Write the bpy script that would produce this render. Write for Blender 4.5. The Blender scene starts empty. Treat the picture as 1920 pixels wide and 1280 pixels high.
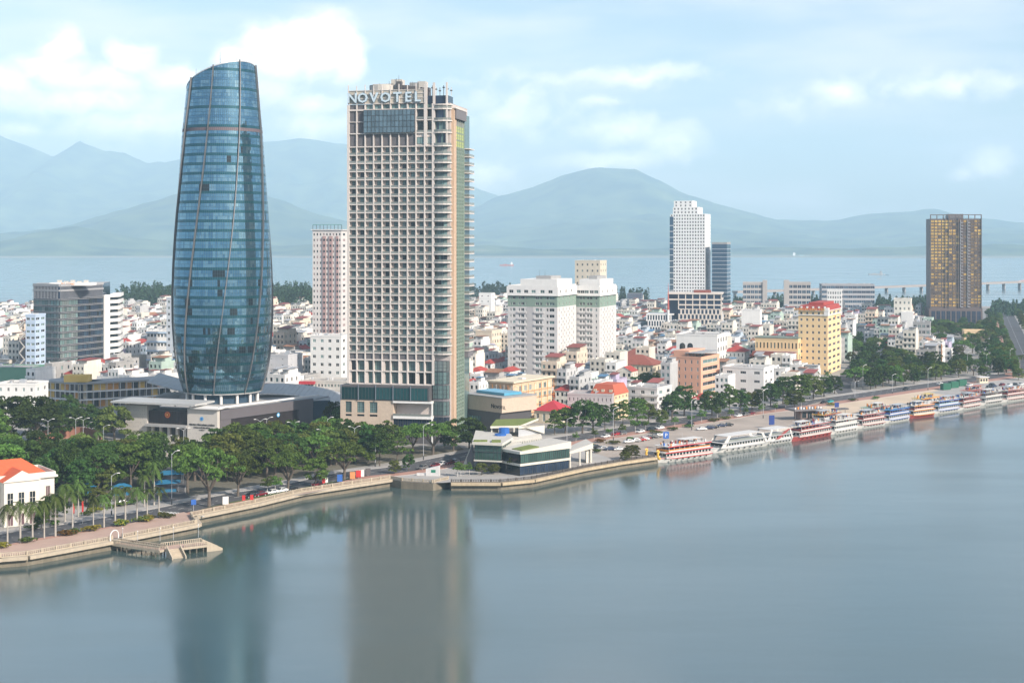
import bpy, math, random
import numpy as np
from mathutils import Vector, Matrix
R = math.radians
rng = random.Random(7)
# ------------------------------------------------------------------ camera, sky, sun, exposure
sc = bpy.context.scene
col = sc.collection
F, CX, HY, CAMH, GZ = 2680.0, 960.0, 452.0, 85.0, 2.5     # survey constants of the view point
cam_data = bpy.data.cameras.new('camera'); cam = bpy.data.objects.new('camera', cam_data); col.objects.link(cam)
cam_data.sensor_width = 36.0; cam_data.lens = F / 1920 * 36.0
cam_data.shift_y = -(640 - HY) / 1920.0
cam_data.clip_start = 1.0; cam_data.clip_end = 60000.0
cam.location = (0, 0, CAMH); cam.rotation_euler = (R(90), 0, 0)
sc.camera = cam
sc.render.engine = 'CYCLES'
sc.view_settings.view_transform = 'Standard'; sc.view_settings.look = 'None'
sc.view_settings.gamma = 1.0; sc.view_settings.use_curve_mapping = False
sc.view_settings.exposure = 1.25
sc.cycles.use_denoising = True
sc.cycles.max_bounces = 5; sc.cycles.diffuse_bounces = 2; sc.cycles.glossy_bounces = 3
sc.cycles.transmission_bounces = 2; sc.cycles.volume_bounces = 2; sc.cycles.transparent_max_bounces = 4
sc.cycles.caustics_reflective = False; sc.cycles.caustics_refractive = False
SUN_EL, SUN_AZ = R(33), R(133)      # azimuth measured clockwise from the viewing direction (+Y): behind, to the right
sd = bpy.data.lights.new('sun', 'SUN'); sun = bpy.data.objects.new('sun', sd); col.objects.link(sun)
sd.energy = 3.0; sd.angle = R(1.5); sd.color = (1.0, 0.90, 0.78)
sdir = Vector((math.sin(SUN_AZ) * math.cos(SUN_EL), math.cos(SUN_AZ) * math.cos(SUN_EL), math.sin(SUN_EL)))
sun.rotation_euler = sdir.to_track_quat('Z', 'Y').to_euler()
sun.location = (300, -300, 400)

world = bpy.data.worlds.new('World'); sc.world = world; world.use_nodes = True
wn, wl = world.node_tree.nodes, world.node_tree.links
wn.clear()
def N(nt, t, **kw):
    n = nt.nodes.new(t)
    for k, v in kw.items():
        if k == 'ins':
            for i, val in v.items():
                n.inputs[i].default_value = val
        else:
            setattr(n, k, v)
    return n
def build_world():
    nt = world.node_tree
    L = nt.links.new
    out = N(nt, 'ShaderNodeOutputWorld'); bg = N(nt, 'ShaderNodeBackground'); bg.inputs['Strength'].default_value = 0.10
    L(bg.outputs[0], out.inputs['Surface'])
    sky = N(nt, 'ShaderNodeTexSky', sky_type='NISHITA', sun_disc=False, sun_elevation=SUN_EL, sun_rotation=SUN_AZ,
            altitude=50, air_density=1.0, dust_density=1.6, ozone_density=2.5)
    tc = N(nt, 'ShaderNodeTexCoord')
    d = tc.outputs['Generated']
    sep = N(nt, 'ShaderNodeSeparateXYZ'); L(d, sep.inputs[0])
    def m(op, a, b=None, c=None, clamp=False):
        n = N(nt, 'ShaderNodeMath', operation=op, use_clamp=clamp)
        for i, v in enumerate((a, b, c)):
            if v is None: continue
            if isinstance(v, (int, float)): n.inputs[i].default_value = v
            else: L(v, n.inputs[i])
        return n.outputs[0]
    az = m('MULTIPLY', m('ARCTAN2', sep.outputs[0], sep.outputs[1]), F)
    el = m('MULTIPLY', m('ARCSINE', sep.outputs[2]), F)
    comb = N(nt, 'ShaderNodeCombineXYZ'); L(az, comb.inputs[0]); L(el, comb.inputs[1])
    def noise(vec, scale, detail=5, rough=.55, off=(0, 0, 0), sc3=(1, 1, 1)):
        mp = N(nt, 'ShaderNodeMapping'); L(vec, mp.inputs[0])
        mp.inputs['Location'].default_value = off; mp.inputs['Scale'].default_value = sc3
        n = N(nt, 'ShaderNodeTexNoise'); n.inputs['Scale'].default_value = scale
        n.inputs['Detail'].default_value = detail; n.inputs['Roughness'].default_value = rough
        L(mp.outputs[0], n.inputs['Vector']); return n
    warp = noise(comb.outputs[0], .012, 3, .5)
    sub = N(nt, 'ShaderNodeVectorMath', operation='MULTIPLY_ADD'); L(warp.outputs['Color'], sub.inputs[0])
    sub.inputs[1].default_value = (60, 34, 0); sub.inputs[2].default_value = (-30, -17, 0)
    add = N(nt, 'ShaderNodeVectorMath', operation='ADD'); L(comb.outputs[0], add.inputs[0]); L(sub.outputs[0], add.inputs[1])
    P = add.outputs[0]
    blobs = [(600, 85, 85, 62, 1.25), (525, 98, 85, 55, 1.2), (652, 112, 36, 50, 1.1), (450, 118, 60, 38, 1), (245, 112, 52, 42, 1.0),
             (112, 92, 42, 42, 1.05), (100, 135, 75, 42, 1), (25, 150, 75, 34, .95), (200, 150, 90, 34, .9), (330, 145, 90, 34, .9),
             (150, 190, 230, 36, .85), (450, 165, 150, 32, .8), (590, 195, 80, 30, .75), (250, 232, 240, 46, .75), (505, 300, 40, 32, .6),
             (40, 245, 70, 24, .6), (600, 235, 110, 40, .7), (1170, 245, 115, 42, .85), (1262, 268, 72, 46, .95), (1150, 300, 150, 24, .9),
             (1190, 142, 170, 26, .65), (1565, 172, 66, 32, .8), (1480, 195, 100, 28, .42), (1862, 305, 48, 30, .9), (1815, 325, 34, 18, .6),
             (1780, 160, 180, 30, .6), (960, 215, 150, 70, .6), (905, 325, 95, 40, .75), (1120, 190, 60, 14, .5), (1000, 150, 220, 20, .36)]
    acc = None
    for (bx, by, rx, ry, s) in blobs:
        a0 = math.atan((bx - CX) / F) * F; e0 = math.atan((HY - by) / F * math.cos(a0 / F)) * F
        rx *= 1.25; ry *= 1.3
        v = N(nt, 'ShaderNodeVectorMath', operation='MULTIPLY_ADD'); L(P, v.inputs[0])
        v.inputs[1].default_value = (1 / rx, 1 / ry, 0); v.inputs[2].default_value = (-a0 / rx, -e0 / ry, 0)
        ln = N(nt, 'ShaderNodeVectorMath', operation='LENGTH'); L(v.outputs[0], ln.inputs[0])
        q = m('MULTIPLY_ADD', ln.outputs['Value'], -s, s)
        acc = q if acc is None else m('SMOOTH_MAX', acc, q, .12)
    acc = m('MAXIMUM', acc, -0.5)
    # the rest of the sky: scattered clouds of the same kind, all round
    gen = noise(d, 2.6, 4, .55, sc3=(1, 1, 2.6))
    genv = m('MULTIPLY_ADD', gen.outputs['Fac'], 3.2, -1.95)
    def ramp(v, a, b):
        q = N(nt, 'ShaderNodeMapRange', interpolation_type='SMOOTHSTEP'); L(v, q.inputs['Value']); q.inputs['From Min'].default_value = a; q.inputs['From Max'].default_value = b; q.inputs['To Min'].default_value = 1; q.inputs['To Max'].default_value = 0; return q.outputs[0]
    front = m('MULTIPLY', ramp(m('ABSOLUTE', az), 1000, 1900), ramp(el, 480, 1150))
    genv = m('SUBTRACT', genv, m('MULTIPLY', front, 2.0))
    acc = m('SMOOTH_MAX', acc, genv, .1)
    fine = noise(P, .022, 7, .58, sc3=(1, 1.35, 1))
    fine2 = noise(P, .022, 7, .58, off=(-9.0, -9.0, 0), sc3=(1, 1.35, 1))
    cov = m('MULTIPLY_ADD', fine.outputs['Fac'], 1.25, -.66)
    cov = m('ADD', acc, cov)
    mr = N(nt, 'ShaderNodeMapRange', interpolation_type='SMOOTHSTEP'); L(cov, mr.inputs['Value'])
    mr.inputs['From Min'].default_value = 0.0; mr.inputs['From Max'].default_value = .75
    wisp = noise(comb.outputs[0], .006, 4, .5, sc3=(.35, 1.6, 1), off=(3.1, 1.7, 0))
    wv = N(nt, 'ShaderNodeMapRange', interpolation_type='SMOOTHSTEP'); L(wisp.outputs['Fac'], wv.inputs['Value'])
    wv.inputs['From Min'].default_value = .36; wv.inputs['From Max'].default_value = .7; wv.inputs['To Max'].default_value = .55
    fade = N(nt, 'ShaderNodeMapRange', interpolation_type='SMOOTHSTEP'); L(el, fade.inputs['Value']); fade.inputs['From Min'].default_value = 600; fade.inputs['From Max'].default_value = 1400; fade.inputs['To Min'].default_value = 1; fade.inputs['To Max'].default_value = .15
    wvo = m('MULTIPLY', wv.outputs[0], fade.outputs[0])
    # relief inside the clouds: lit tops, mauve grey hollows
    rel = m('MULTIPLY_ADD', m('SUBTRACT', fine2.outputs['Fac'], fine.outputs['Fac']), 3.0, .55)
    dens = m('MULTIPLY_ADD', acc, .75, .05)
    lit = m('ADD', m('MULTIPLY', rel, .55), m('MULTIPLY', dens, .75), clamp=True)
    cr = N(nt, 'ShaderNodeMix', data_type='RGBA'); L(lit, cr.inputs[0])
    cr.inputs[6].default_value = (CLS[0], CLS[1], CLS[2], 1); cr.inputs[7].default_value = (CLL[0], CLL[1], CLL[2], 1)
    tint = N(nt, 'ShaderNodeMix', data_type='RGBA', blend_type='MULTIPLY'); tint.inputs[0].default_value = 1.0
    L(sky.outputs[0], tint.inputs[6]); tint.inputs[7].default_value = (SKT[0], SKT[1], SKT[2], 1)
    m0 = N(nt, 'ShaderNodeMix', data_type='RGBA'); L(wvo, m0.inputs[0]); L(tint.outputs[2], m0.inputs[6])
    m0.inputs[7].default_value = (CLS[0] * 1.1, CLS[1] * 1.08, CLS[2] * 1.06, 1)
    m1 = N(nt, 'ShaderNodeMix', data_type='RGBA'); L(mr.outputs[0], m1.inputs[0]); L(m0.outputs[2], m1.inputs[6]); L(cr.outputs[2], m1.inputs[7])
    L(m1.outputs[2], bg.inputs['Color'])
CLS = (5.4, 5.0, 5.15); CLL = (10.6, 9.5, 8.2); SKT = (.90, .815, .725)
build_world()
world.cycles.sampling_method = 'MANUAL'; world.cycles.sample_map_resolution = 512

# ------------------------------------------------------------------ helpers
def gp(px, py, z=GZ):
    Y = F * (CAMH - z) / (py - HY); return ((px - CX) / F * Y, Y)
def xx(px, Y): return (px - CX) / F * Y
def zz(py, Y): return CAMH - (py - HY) / F * Y
def pxy(x, y, z): return (CX + F * x / y, HY + F * (CAMH - z) / y)
def tag(o, label=None, cat=None, group=None, kind=None):
    if label: o['label'] = label
    if cat: o['category'] = cat
    if group: o['group'] = group
    if kind: o['kind'] = kind
    return o
def link(o, parent=None):
    col.objects.link(o)
    if parent is not None: o.parent = parent
    return o
def thing(name, label, cat, loc=(0, 0, 0), rz=0.0, group=None):
    o = bpy.data.objects.new(name, None); o.empty_display_size = 1.0
    o.location = loc; o.rotation_euler = (0, 0, rz); col.objects.link(o)
    return tag(o, label, cat, group)
def put(name, mesh, parent=None, loc=(0, 0, 0), rz=0.0, scale=None, kind=None):
    o = bpy.data.objects.new(name, mesh); o.location = loc; o.rotation_euler = (0, 0, rz)
    if scale is not None: o.scale = scale if hasattr(scale, '__len__') else (scale,) * 3
    if kind: o['kind'] = kind
    return link(o, parent)
def copy_tree(o, parent=None):
    c = o.copy(); col.objects.link(c); c.parent = parent
    for ch in o.children: copy_tree(ch, c)
    return c

class MB:
    """collects faces, builds one mesh"""
    def __init__(s): s.v = []; s.f = []; s.mi = []; s.mats = []; s.smooth = False
    def m(s, mat):
        if mat not in s.mats: s.mats.append(mat)
        return s.mats.index(mat)
    def quad(s, a, b, c, d, mat):
        n = len(s.v); s.v += [a, b, c, d]; s.f.append((n, n + 1, n + 2, n + 3)); s.mi.append(s.m(mat))
    def poly(s, pts, mat):
        n = len(s.v); s.v += list(pts); s.f.append(tuple(range(n, n + len(pts)))); s.mi.append(s.m(mat))
    def box(s, x0, x1, y0, y1, z0, z1, mat, bottom=True):
        n = len(s.v)
        s.v += [(x0, y0, z0), (x1, y0, z0), (x1, y1, z0), (x0, y1, z0), (x0, y0, z1), (x1, y0, z1), (x1, y1, z1), (x0, y1, z1)]
        fs = [(0, 1, 5, 4), (1, 2, 6, 5), (2, 3, 7, 6), (3, 0, 4, 7), (4, 5, 6, 7)]
        if bottom: fs.append((3, 2, 1, 0))
        k = s.m(mat)
        for f in fs: s.f.append(tuple(n + i for i in f)); s.mi.append(k)
    def prism(s, pts, z0, z1, mat, top=None, cap_bottom=False):
        """pts counter-clockwise; z1 may be a list"""
        n = len(s.v); k = len(pts); z1s = z1 if hasattr(z1, '__len__') else [z1] * k
        s.v += [(p[0], p[1], z0) for p in pts] + [(p[0], p[1], z) for p, z in zip(pts, z1s)]
        mi = s.m(mat); ti = s.m(top or mat)
        for i in range(k):
            j = (i + 1) % k; s.f.append((n + i, n + j, n + k + j, n + k + i)); s.mi.append(mi)
        s.f.append(tuple(n + k + i for i in range(k))); s.mi.append(ti)
        if cap_bottom: s.f.append(tuple(n + k - 1 - i for i in range(k))); s.mi.append(mi)
    def tube(s, a, b, r0, r1, mat, seg=6, cap=True):
        a = Vector(a); b = Vector(b); d = (b - a)
        if d.length < 1e-6: return
        d.normalize(); u = d.orthogonal().normalized(); w = d.cross(u)
        n = len(s.v)
        for c, r in ((a, r0), (b, r1)):
            for i in range(seg):
                t = 2 * math.pi * i / seg; s.v.append(tuple(c + (u * math.cos(t) + w * math.sin(t)) * r))
        k = s.m(mat)
        for i in range(seg):
            j = (i + 1) % seg; s.f.append((n + i, n + j, n + seg + j, n + seg + i)); s.mi.append(k)
        if cap:
            s.f.append(tuple(n + seg + i for i in range(seg))); s.mi.append(k)
            s.f.append(tuple(n + seg - 1 - i for i in range(seg))); s.mi.append(k)
    def hip(s, x0, x1, y0, y1, z0, z1, mat, over=0.4, ridge=.5, under=None):
        """hipped roof; ridge along the longer side"""
        x0 -= over; x1 += over; y0 -= over; y1 += over
        w, d = x1 - x0, y1 - y0
        if w >= d: e = min(d * ridge, w * .49); r0 = (x0 + e, (y0 + y1) / 2, z1); r1 = (x1 - e, (y0 + y1) / 2, z1)
        else: e = min(w * ridge, d * .49); r0 = ((x0 + x1) / 2, y0 + e, z1); r1 = ((x0 + x1) / 2, y1 - e, z1)
        A, B, C, D = (x0, y0, z0), (x1, y0, z0), (x1, y1, z0), (x0, y1, z0)
        if w >= d:
            s.quad(A, B, r1, r0, mat); s.poly([B, C, r1], mat); s.quad(C, D, r0, r1, mat); s.poly([D, A, r0], mat)
        else:
            s.poly([A, B, r0], mat); s.quad(B, C, r1, r0, mat); s.poly([C, D, r1], mat); s.quad(D, A, r0, r1, mat)
        s.quad(D, C, B, A, under or mat)
    def mesh(s, name):
        me = bpy.data.meshes.new(name); me.from_pydata(s.v, [], s.f)
        for mt in s.mats: me.materials.append(mt)
        me.polygons.foreach_set('material_index', s.mi)
        if s.smooth: me.polygons.foreach_set('use_smooth', [True] * len(s.f))
        me.update(); return me
    def build(s, name, parent=None, loc=(0, 0, 0), rz=0.0, kind=None):
        return put(name, s.mesh(name), parent, loc, rz, kind=kind)

MATS = {}
def mat(name, rgb, rough=.85, metal=0.0, var=.12, scale=.25, streak=0.0, rnd=0.0, spec=.4, bump=0.0, bscale=2.0, stretch=1.0, emit=None, fine=0.0):
    """plain procedural surface: base colour, world-space mottling, optional rain streaks, per-object variation"""
    if name in MATS: return MATS[name]
    M = bpy.data.materials.new(name); M.use_nodes = True; nt = M.node_tree; L = nt.links.new
    b = nt.nodes['Principled BSDF']
    b.inputs['Roughness'].default_value = rough; b.inputs['Metallic'].default_value = metal
    b.inputs['Specular IOR Level'].default_value = spec
    geo = N(nt, 'ShaderNodeNewGeometry')
    def nz(sc_, s3=(1, 1, 1), det=4):
        mp = N(nt, 'ShaderNodeMapping'); mp.inputs['Scale'].default_value = s3; L(geo.outputs['Position'], mp.inputs[0])
        n = N(nt, 'ShaderNodeTexNoise'); n.inputs['Scale'].default_value = sc_; n.inputs['Detail'].default_value = det
        L(mp.outputs[0], n.inputs['Vector']); return n.outputs['Fac']
    def mm(op, a, b_, c=None):
        n = N(nt, 'ShaderNodeMath', operation=op)
        for i, v in enumerate((a, b_, c)):
            if v is None: continue
            if isinstance(v, (int, float)): n.inputs[i].default_value = v
            else: L(v, n.inputs[i])
        return n.outputs[0]
    f = mm('MULTIPLY_ADD', nz(scale, (1, 1, stretch)), 2 * var, 1 - var)
    if streak: f = mm('MULTIPLY', f, mm('MULTIPLY_ADD', nz(1.1, (1, 1, .06)), 2 * streak, 1 - streak))
    if fine: f = mm('MULTIPLY', f, mm('MULTIPLY_ADD', nz(3.0, det=2), 2 * fine, 1 - fine))
    if rnd:
        oi = N(nt, 'ShaderNodeObjectInfo'); f = mm('MULTIPLY', f, mm('MULTIPLY_ADD', oi.outputs['Random'], 2 * rnd, 1 - rnd))
    mx = N(nt, 'ShaderNodeMix', data_type='RGBA', blend_type='MULTIPLY'); mx.inputs[0].default_value = 1
    mx.inputs[6].default_value = (*rgb, 1)
    cb = N(nt, 'ShaderNodeCombineColor'); L(f, cb.inputs[0]); L(f, cb.inputs[1]); L(f, cb.inputs[2]); L(cb.outputs[0], mx.inputs[7])
    L(mx.outputs[2], b.inputs['Base Color'])
    if bump:
        bp = N(nt, 'ShaderNodeBump'); bp.inputs['Strength'].default_value = bump; bp.inputs['Distance'].default_value = .1
        L(nz(bscale), bp.inputs['Height']); L(bp.outputs[0], b.inputs['Normal'])
    if emit: b.inputs['Emission Color'].default_value = (*rgb, 1); b.inputs['Emission Strength'].default_value = emit
    MATS[name] = M; return M
def glass(name, rgb, rough=.06, metal=0.0, ior=1.55, rnd=.35, var=.15, wob=0.0):
    """window glass seen by day: dark body colour under a mirror-like surface"""
    if name in MATS: return MATS[name]
    M = mat(name, rgb, rough, metal, var=var, scale=.15, rnd=rnd, spec=.5)
    b = M.node_tree.nodes['Principled BSDF']; b.inputs['IOR'].default_value = ior
    return M
# ------------------------------------------------------------------ water, land, mountains, haze
def water_material():
    M = bpy.data.materials.new('water'); M.use_nodes = True; nt = M.node_tree; L = nt.links.new
    b = nt.nodes['Principled BSDF']; b.inputs['IOR'].default_value = 2.4
    geo = N(nt, 'ShaderNodeNewGeometry'); sp = N(nt, 'ShaderNodeSeparateXYZ'); L(geo.outputs['Position'], sp.inputs[0])
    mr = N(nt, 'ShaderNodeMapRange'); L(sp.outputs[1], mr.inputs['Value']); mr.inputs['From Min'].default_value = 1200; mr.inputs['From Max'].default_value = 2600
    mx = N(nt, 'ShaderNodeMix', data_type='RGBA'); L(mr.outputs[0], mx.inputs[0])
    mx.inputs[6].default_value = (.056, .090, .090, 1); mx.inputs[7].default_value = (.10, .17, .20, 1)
    mp = N(nt, 'ShaderNodeMapping'); mp.inputs['Scale'].default_value = (.006, .02, 1); L(geo.outputs['Position'], mp.inputs[0])
    n1 = N(nt, 'ShaderNodeTexNoise'); n1.inputs['Scale'].default_value = 1; n1.inputs['Detail'].default_value = 3; L(mp.outputs[0], n1.inputs['Vector'])
    mr2 = N(nt, 'ShaderNodeMapRange'); L(n1.outputs['Fac'], mr2.inputs['Value']); mr2.inputs['From Min'].default_value = .35; mr2.inputs['From Max'].default_value = .65
    mr2.inputs['To Min'].default_value = .10; mr2.inputs['To Max'].default_value = .22
    L(mr2.outputs[0], b.inputs['Roughness'])
    L(mx.outputs[2], b.inputs['Base Color'])
    mp3 = N(nt, 'ShaderNodeMapping'); mp3.inputs['Scale'].default_value = (.05, .11, 1); L(geo.outputs['Position'], mp3.inputs[0])
    n3 = N(nt, 'ShaderNodeTexNoise'); n3.inputs['Scale'].default_value = 1; n3.inputs['Detail'].default_value = 4; L(mp3.outputs[0], n3.inputs['Vector'])
    bp = N(nt, 'ShaderNodeBump'); bp.inputs['Strength'].default_value = .04; bp.inputs['Distance'].default_value = 1.0
    L(n3.outputs['Fac'], bp.inputs['Height']); L(bp.outputs[0], b.inputs['Normal'])
    return M
WATER = water_material()
BX = 20000.0
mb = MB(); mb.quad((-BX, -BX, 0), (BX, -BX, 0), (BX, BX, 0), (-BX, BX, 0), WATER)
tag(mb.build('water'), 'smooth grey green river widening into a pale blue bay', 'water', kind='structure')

# shoreline of the near bank (survey points, from left to right), quay wall drops to the river
SHORE_PX = [(-420, 1142), (-160, 1075), (0, 1046), (52, 1042), (212, 1013), (370, 982), (361, 968), (480, 944), (567, 923), (732, 898),
            (752, 902), (812, 906), (842, 899), (846, 905), (939, 905), (999, 899), (1095, 878), (1164, 866), (1228, 857), (1337, 827), (1427, 812),
            (1560, 786), (1714, 757), (1791, 745), (1920, 722), (2100, 700), (2400, 672)]
SHORE = [gp(*p) for p in SHORE_PX]
COAST_PX = [(2600, 560), (2100, 566), (1860, 574), (1640, 572), (1400, 566), (1180, 560), (1000, 553), (860, 556), (700, 566), (520, 566), (330, 562), (200, 570), (80, 577), (-60, 576), (-400, 580)]
COAST = [gp(*p) for p in COAST_PX]
M_CITY = mat('city_ground', (.30, .285, .265), .95, var=.35, scale=.02, fine=.2)
M_WALLQ = mat('quay_wall', (.19, .165, .125), .9, var=.4, scale=.25, streak=.35, fine=.2, bump=.5)  # base darkened for the shade under the overhanging edge, plus stain streaks
land_pts = SHORE + COAST
mb = MB(); mb.prism(land_pts, -3, GZ, M_WALLQ, M_CITY)
tag(mb.build('ground'), 'city ground of the near bank behind its stained and shade-darkened quay wall', 'ground', kind='structure')

def mountains():
    X0, X1, nx = -12000.0, 12000.0, 560
    Y0, Y1, ny = 7000.0, 19400.0, 200
    xs = np.linspace(X0, X1, nx); ys = np.linspace(Y0, Y1, ny)
    gx, gy = np.meshgrid(xs, ys)
    r = np.random.RandomState(3)
    def vnoise(x, y, s, seed):
        q = np.random.RandomState(seed).rand(256, 256)
        u, v = x / s, y / s; i, j = np.floor(u).astype(int), np.floor(v).astype(int); fu, fv = u - i, v - j
        fu = fu * fu * (3 - 2 * fu); fv = fv * fv * (3 - 2 * fv)
        g = lambda a, b: q[a % 256, b % 256]
        return (g(i, j) * (1 - fu) + g(i + 1, j) * fu) * (1 - fv) + (g(i, j + 1) * (1 - fu) + g(i + 1, j + 1) * fu) * fv
    def ridged(x, y):
        t = 0; a = 1.0; s = 1500.0; tot = 0
        for k in range(6):
            t = t + a * (1 - np.abs(2 * vnoise(x, y, s, 11 + k) - 1)); tot += a; a *= .55; s *= .5
        return t / tot
    ridges = [  # depth, toe depth, back width, profile (px,py)
        (17000, 5200, 2300, [(-700, 300), (-300, 285), (0, 248), (45, 268), (100, 292), (150, 262), (195, 286), (232, 284), (275, 304), (330, 300), (400, 285), (480, 258), (560, 252), (650, 268), (760, 322), (840, 340), (880, 346), (935, 365), (1010, 395), (1200, 440), (2400, 450)]),
        (13800, 4600, 2000, [(-700, 470), (600, 470), (860, 400), (935, 364), (1000, 346), (1060, 327), (1120, 315), (1190, 313), (1240, 336), (1275, 356), (1330, 376), (1400, 396), (1450, 413), (1500, 416), (1570, 417), (1620, 402), (1680, 391), (1755, 387), (1800, 398), (1850, 402), (1920, 413), (2050, 420), (2300, 405), (2600, 420)]),
        (10600, 2400, 1400, [(-700, 440), (-200, 450), (0, 440), (130, 412), (290, 365), (360, 350), (430, 352), (520, 372), (600, 400), (720, 432), (860, 452), (1000, 462), (2400, 470)]),
        (8300, 950, 900, [(-700, 452), (-100, 462), (0, 457), (60, 437), (148, 417), (207, 426), (262, 441), (330, 452), (480, 464), (640, 452), (760, 448), (900, 456), (1020, 462), (1150, 455), (1300, 462), (1500, 456), (1700, 460), (2400, 462)]),
    ]
    hgt = np.zeros_like(gx)
    rd = ridged(gx, gy)
    for (D, toe, back, prof) in ridges:
        px = CX + F * gx / D
        p = np.interp(px.ravel(), [a for a, b in prof], [b for a, b in prof]).reshape(gx.shape)
        top = np.maximum(CAMH + (HY - p) / F * D, 0)
        dy = gy - D + 160 * (vnoise(gx, gy, 900, 77) - .5)
        t = np.where(dy < 0, np.clip(1 + dy / toe, 0, 1), np.clip(1 - dy / back, 0, 1))
        sh = t ** 1.15
        h = top * sh * (1 - (1 - t) * .9 * (1 - rd) * 1.6) + 110 * (rd - .72) * t ** .7
        hgt = np.maximum(hgt, h)
    # the far shore: land begins about 7.3 km out
    shore = 7300 + 180 * (vnoise(gx, gx * 0, 700, 5) - .5) + 60 * (vnoise(gx, gx * 0, 150, 6) - .5)
    hgt = np.where(gy < shore, -6, np.maximum(hgt, 2 + 8 * rd))
    verts = np.stack([gx, gy, hgt], -1).reshape(-1, 3)
    i = np.arange(ny - 1)[:, None] * nx + np.arange(nx - 1)[None, :]
    faces = np.stack([i, i + 1, i + nx + 1, i + nx], -1).reshape(-1, 4)
    me = bpy.data.meshes.new('mountains'); me.from_pydata(verts.tolist(), [], faces.tolist())
    me.polygons.foreach_set('use_smooth', [True] * len(faces))
    M = bpy.data.materials.new('forested_slope'); M.use_nodes = True; nt = M.node_tree; L = nt.links.new
    b = nt.nodes['Principled BSDF']; b.inputs['Roughness'].default_value = 1; b.inputs['Specular IOR Level'].default_value = .1
    geo = N(nt, 'ShaderNodeNewGeometry')
    n = N(nt, 'ShaderNodeTexNoise'); n.inputs['Scale'].default_value = .004; n.inputs['Detail'].default_value = 6; L(geo.outputs['Position'], n.inputs['Vector'])
    cr = N(nt, 'ShaderNodeValToRGB'); L(n.outputs['Fac'], cr.inputs[0])
    e = cr.color_ramp.elements; e[0].position = .35; e[0].color = (.018, .055, .05, 1); e[1].position = .7; e[1].color = (.12, .165, .085, 1)
    x = cr.color_ramp.elements.new(.8); x.color = (.24, .23, .18, 1)
    sp = N(nt, 'ShaderNodeSeparateXYZ'); L(geo.outputs['Position'], sp.inputs[0])
    mz = N(nt, 'ShaderNodeMapRange'); L(sp.outputs[2], mz.inputs['Value']); mz.inputs['From Min'].default_value = 4; mz.inputs['From Max'].default_value = 11; mz.inputs['To Min'].default_value = 1; mz.inputs['To Max'].default_value = 0
    sx = N(nt, 'ShaderNodeMix', data_type='RGBA'); L(mz.outputs[0], sx.inputs[0]); L(cr.outputs[0], sx.inputs[6]); sx.inputs[7].default_value = (.26, .26, .22, 1)
    L(sx.outputs[2], b.inputs['Base Color'])
    me.materials.append(M)
    tag(put('mountains', me), 'hazy blue green mountains beyond the bay', 'mountains', kind='structure')
mountains()

def haze():
    M = bpy.data.materials.new('haze'); M.use_nodes = True; nt = M.node_tree; nt.nodes.clear()
    out = N(nt, 'ShaderNodeOutputMaterial'); pv = N(nt, 'ShaderNodeVolumePrincipled')
    pv.inputs['Color'].default_value = HAZE_C; pv.inputs['Density'].default_value = HAZE_D; pv.inputs['Anisotropy'].default_value = HAZE_G
    nt.links.new(pv.outputs[0], out.inputs['Volume'])
    mb = MB(); mb.box(-BX - 100, BX + 100, -BX - 100, BX + 100, -8, 1440, M)
    o = mb.build('haze'); tag(o, 'thin pale blue haze filling the air over city and bay', 'haze', kind='stuff')
HAZE_C = (.56, .79, .97, 1); HAZE_D = 1.0e-4; HAZE_G = -0.1
haze()
# ------------------------------------------------------------------ materials for buildings
BEIGE = mat('beige_concrete', (.62, .565, .53), .8, var=.08, streak=.10)
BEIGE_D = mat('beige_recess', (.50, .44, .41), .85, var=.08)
WHITE = mat('white_paint', (.74, .73, .71), .8, var=.08, streak=.08)
WHITE2 = mat('offwhite_paint', (.62, .61, .60), .85, var=.12, streak=.14)
CREAM = mat('cream_paint', (.66, .58, .44), .85, var=.10, streak=.10)
GREY = mat('grey_concrete', (.33, .33, .33), .85, var=.15, streak=.12)
DGREY = mat('dark_grey_panel', (.10, .095, .10), .6, var=.12)
MGREY = mat('grey_louvre', (.17, .16, .17), .7, var=.10)
STONE = mat('tan_stone', (.52, .42, .33), .85, var=.12, scale=.8, fine=.18)
STONEP = mat('pale_stone', (.52, .49, .45), .85, var=.10, scale=.5, fine=.08)
ORANGE_ST = mat('orange_stone', (.52, .37, .26), .8, var=.12, scale=.6, fine=.1)
BROWN = mat('brown_panel', (.055, .045, .048), .55, var=.2)
METAL = mat('pale_metal', (.55, .56, .58), .45, .4, var=.08)
SILVER = mat('silver_roof', (.46, .46, .45), .55, .15, var=.1)
ROOFGREY = mat('roof_concrete', (.36, .35, .34), .95, var=.25, scale=.15, fine=.15)
RED_TILE = mat('red_roof_tile', (.34, .055, .045), .8, var=.18, scale=.5, fine=.12, rnd=.12)
BRICK_TILE = mat('brown_red_roof_tile', (.24, .075, .055), .85, var=.22, scale=.5, fine=.15)
ORANGE_TILE = mat('orange_roof_tile', (.60, .115, .045), .8, var=.12, scale=.6, fine=.12)
GREENP = mat('sage_green_paint', (.22, .30, .25), .85, var=.08, streak=.1)
YELLOW = mat('apricot_paint', (.78, .57, .32), .85, var=.06, streak=.06)
SALMON = mat('salmon_paint', (.70, .38, .26), .85, var=.08, streak=.08)
TURF = mat('roof_turf', (.16, .20, .05), 1, var=.35, scale=.8, fine=.3)
FRAME_D = mat('dark_frame', (.06, .065, .07), .5)
FRAME_W = mat('white_frame', (.70, .70, .69), .6)
RUST = mat('rust_orange', (.55, .25, .10), .8)
G_TEAL = glass('teal_glass', (.145, .225, .22), rnd=.4)
G_DARK = glass('dark_glass', (.018, .026, .032), rnd=.5)
G_CURT = glass('curtained_glass', (.22, .26, .25), .12, rnd=.3)
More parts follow.
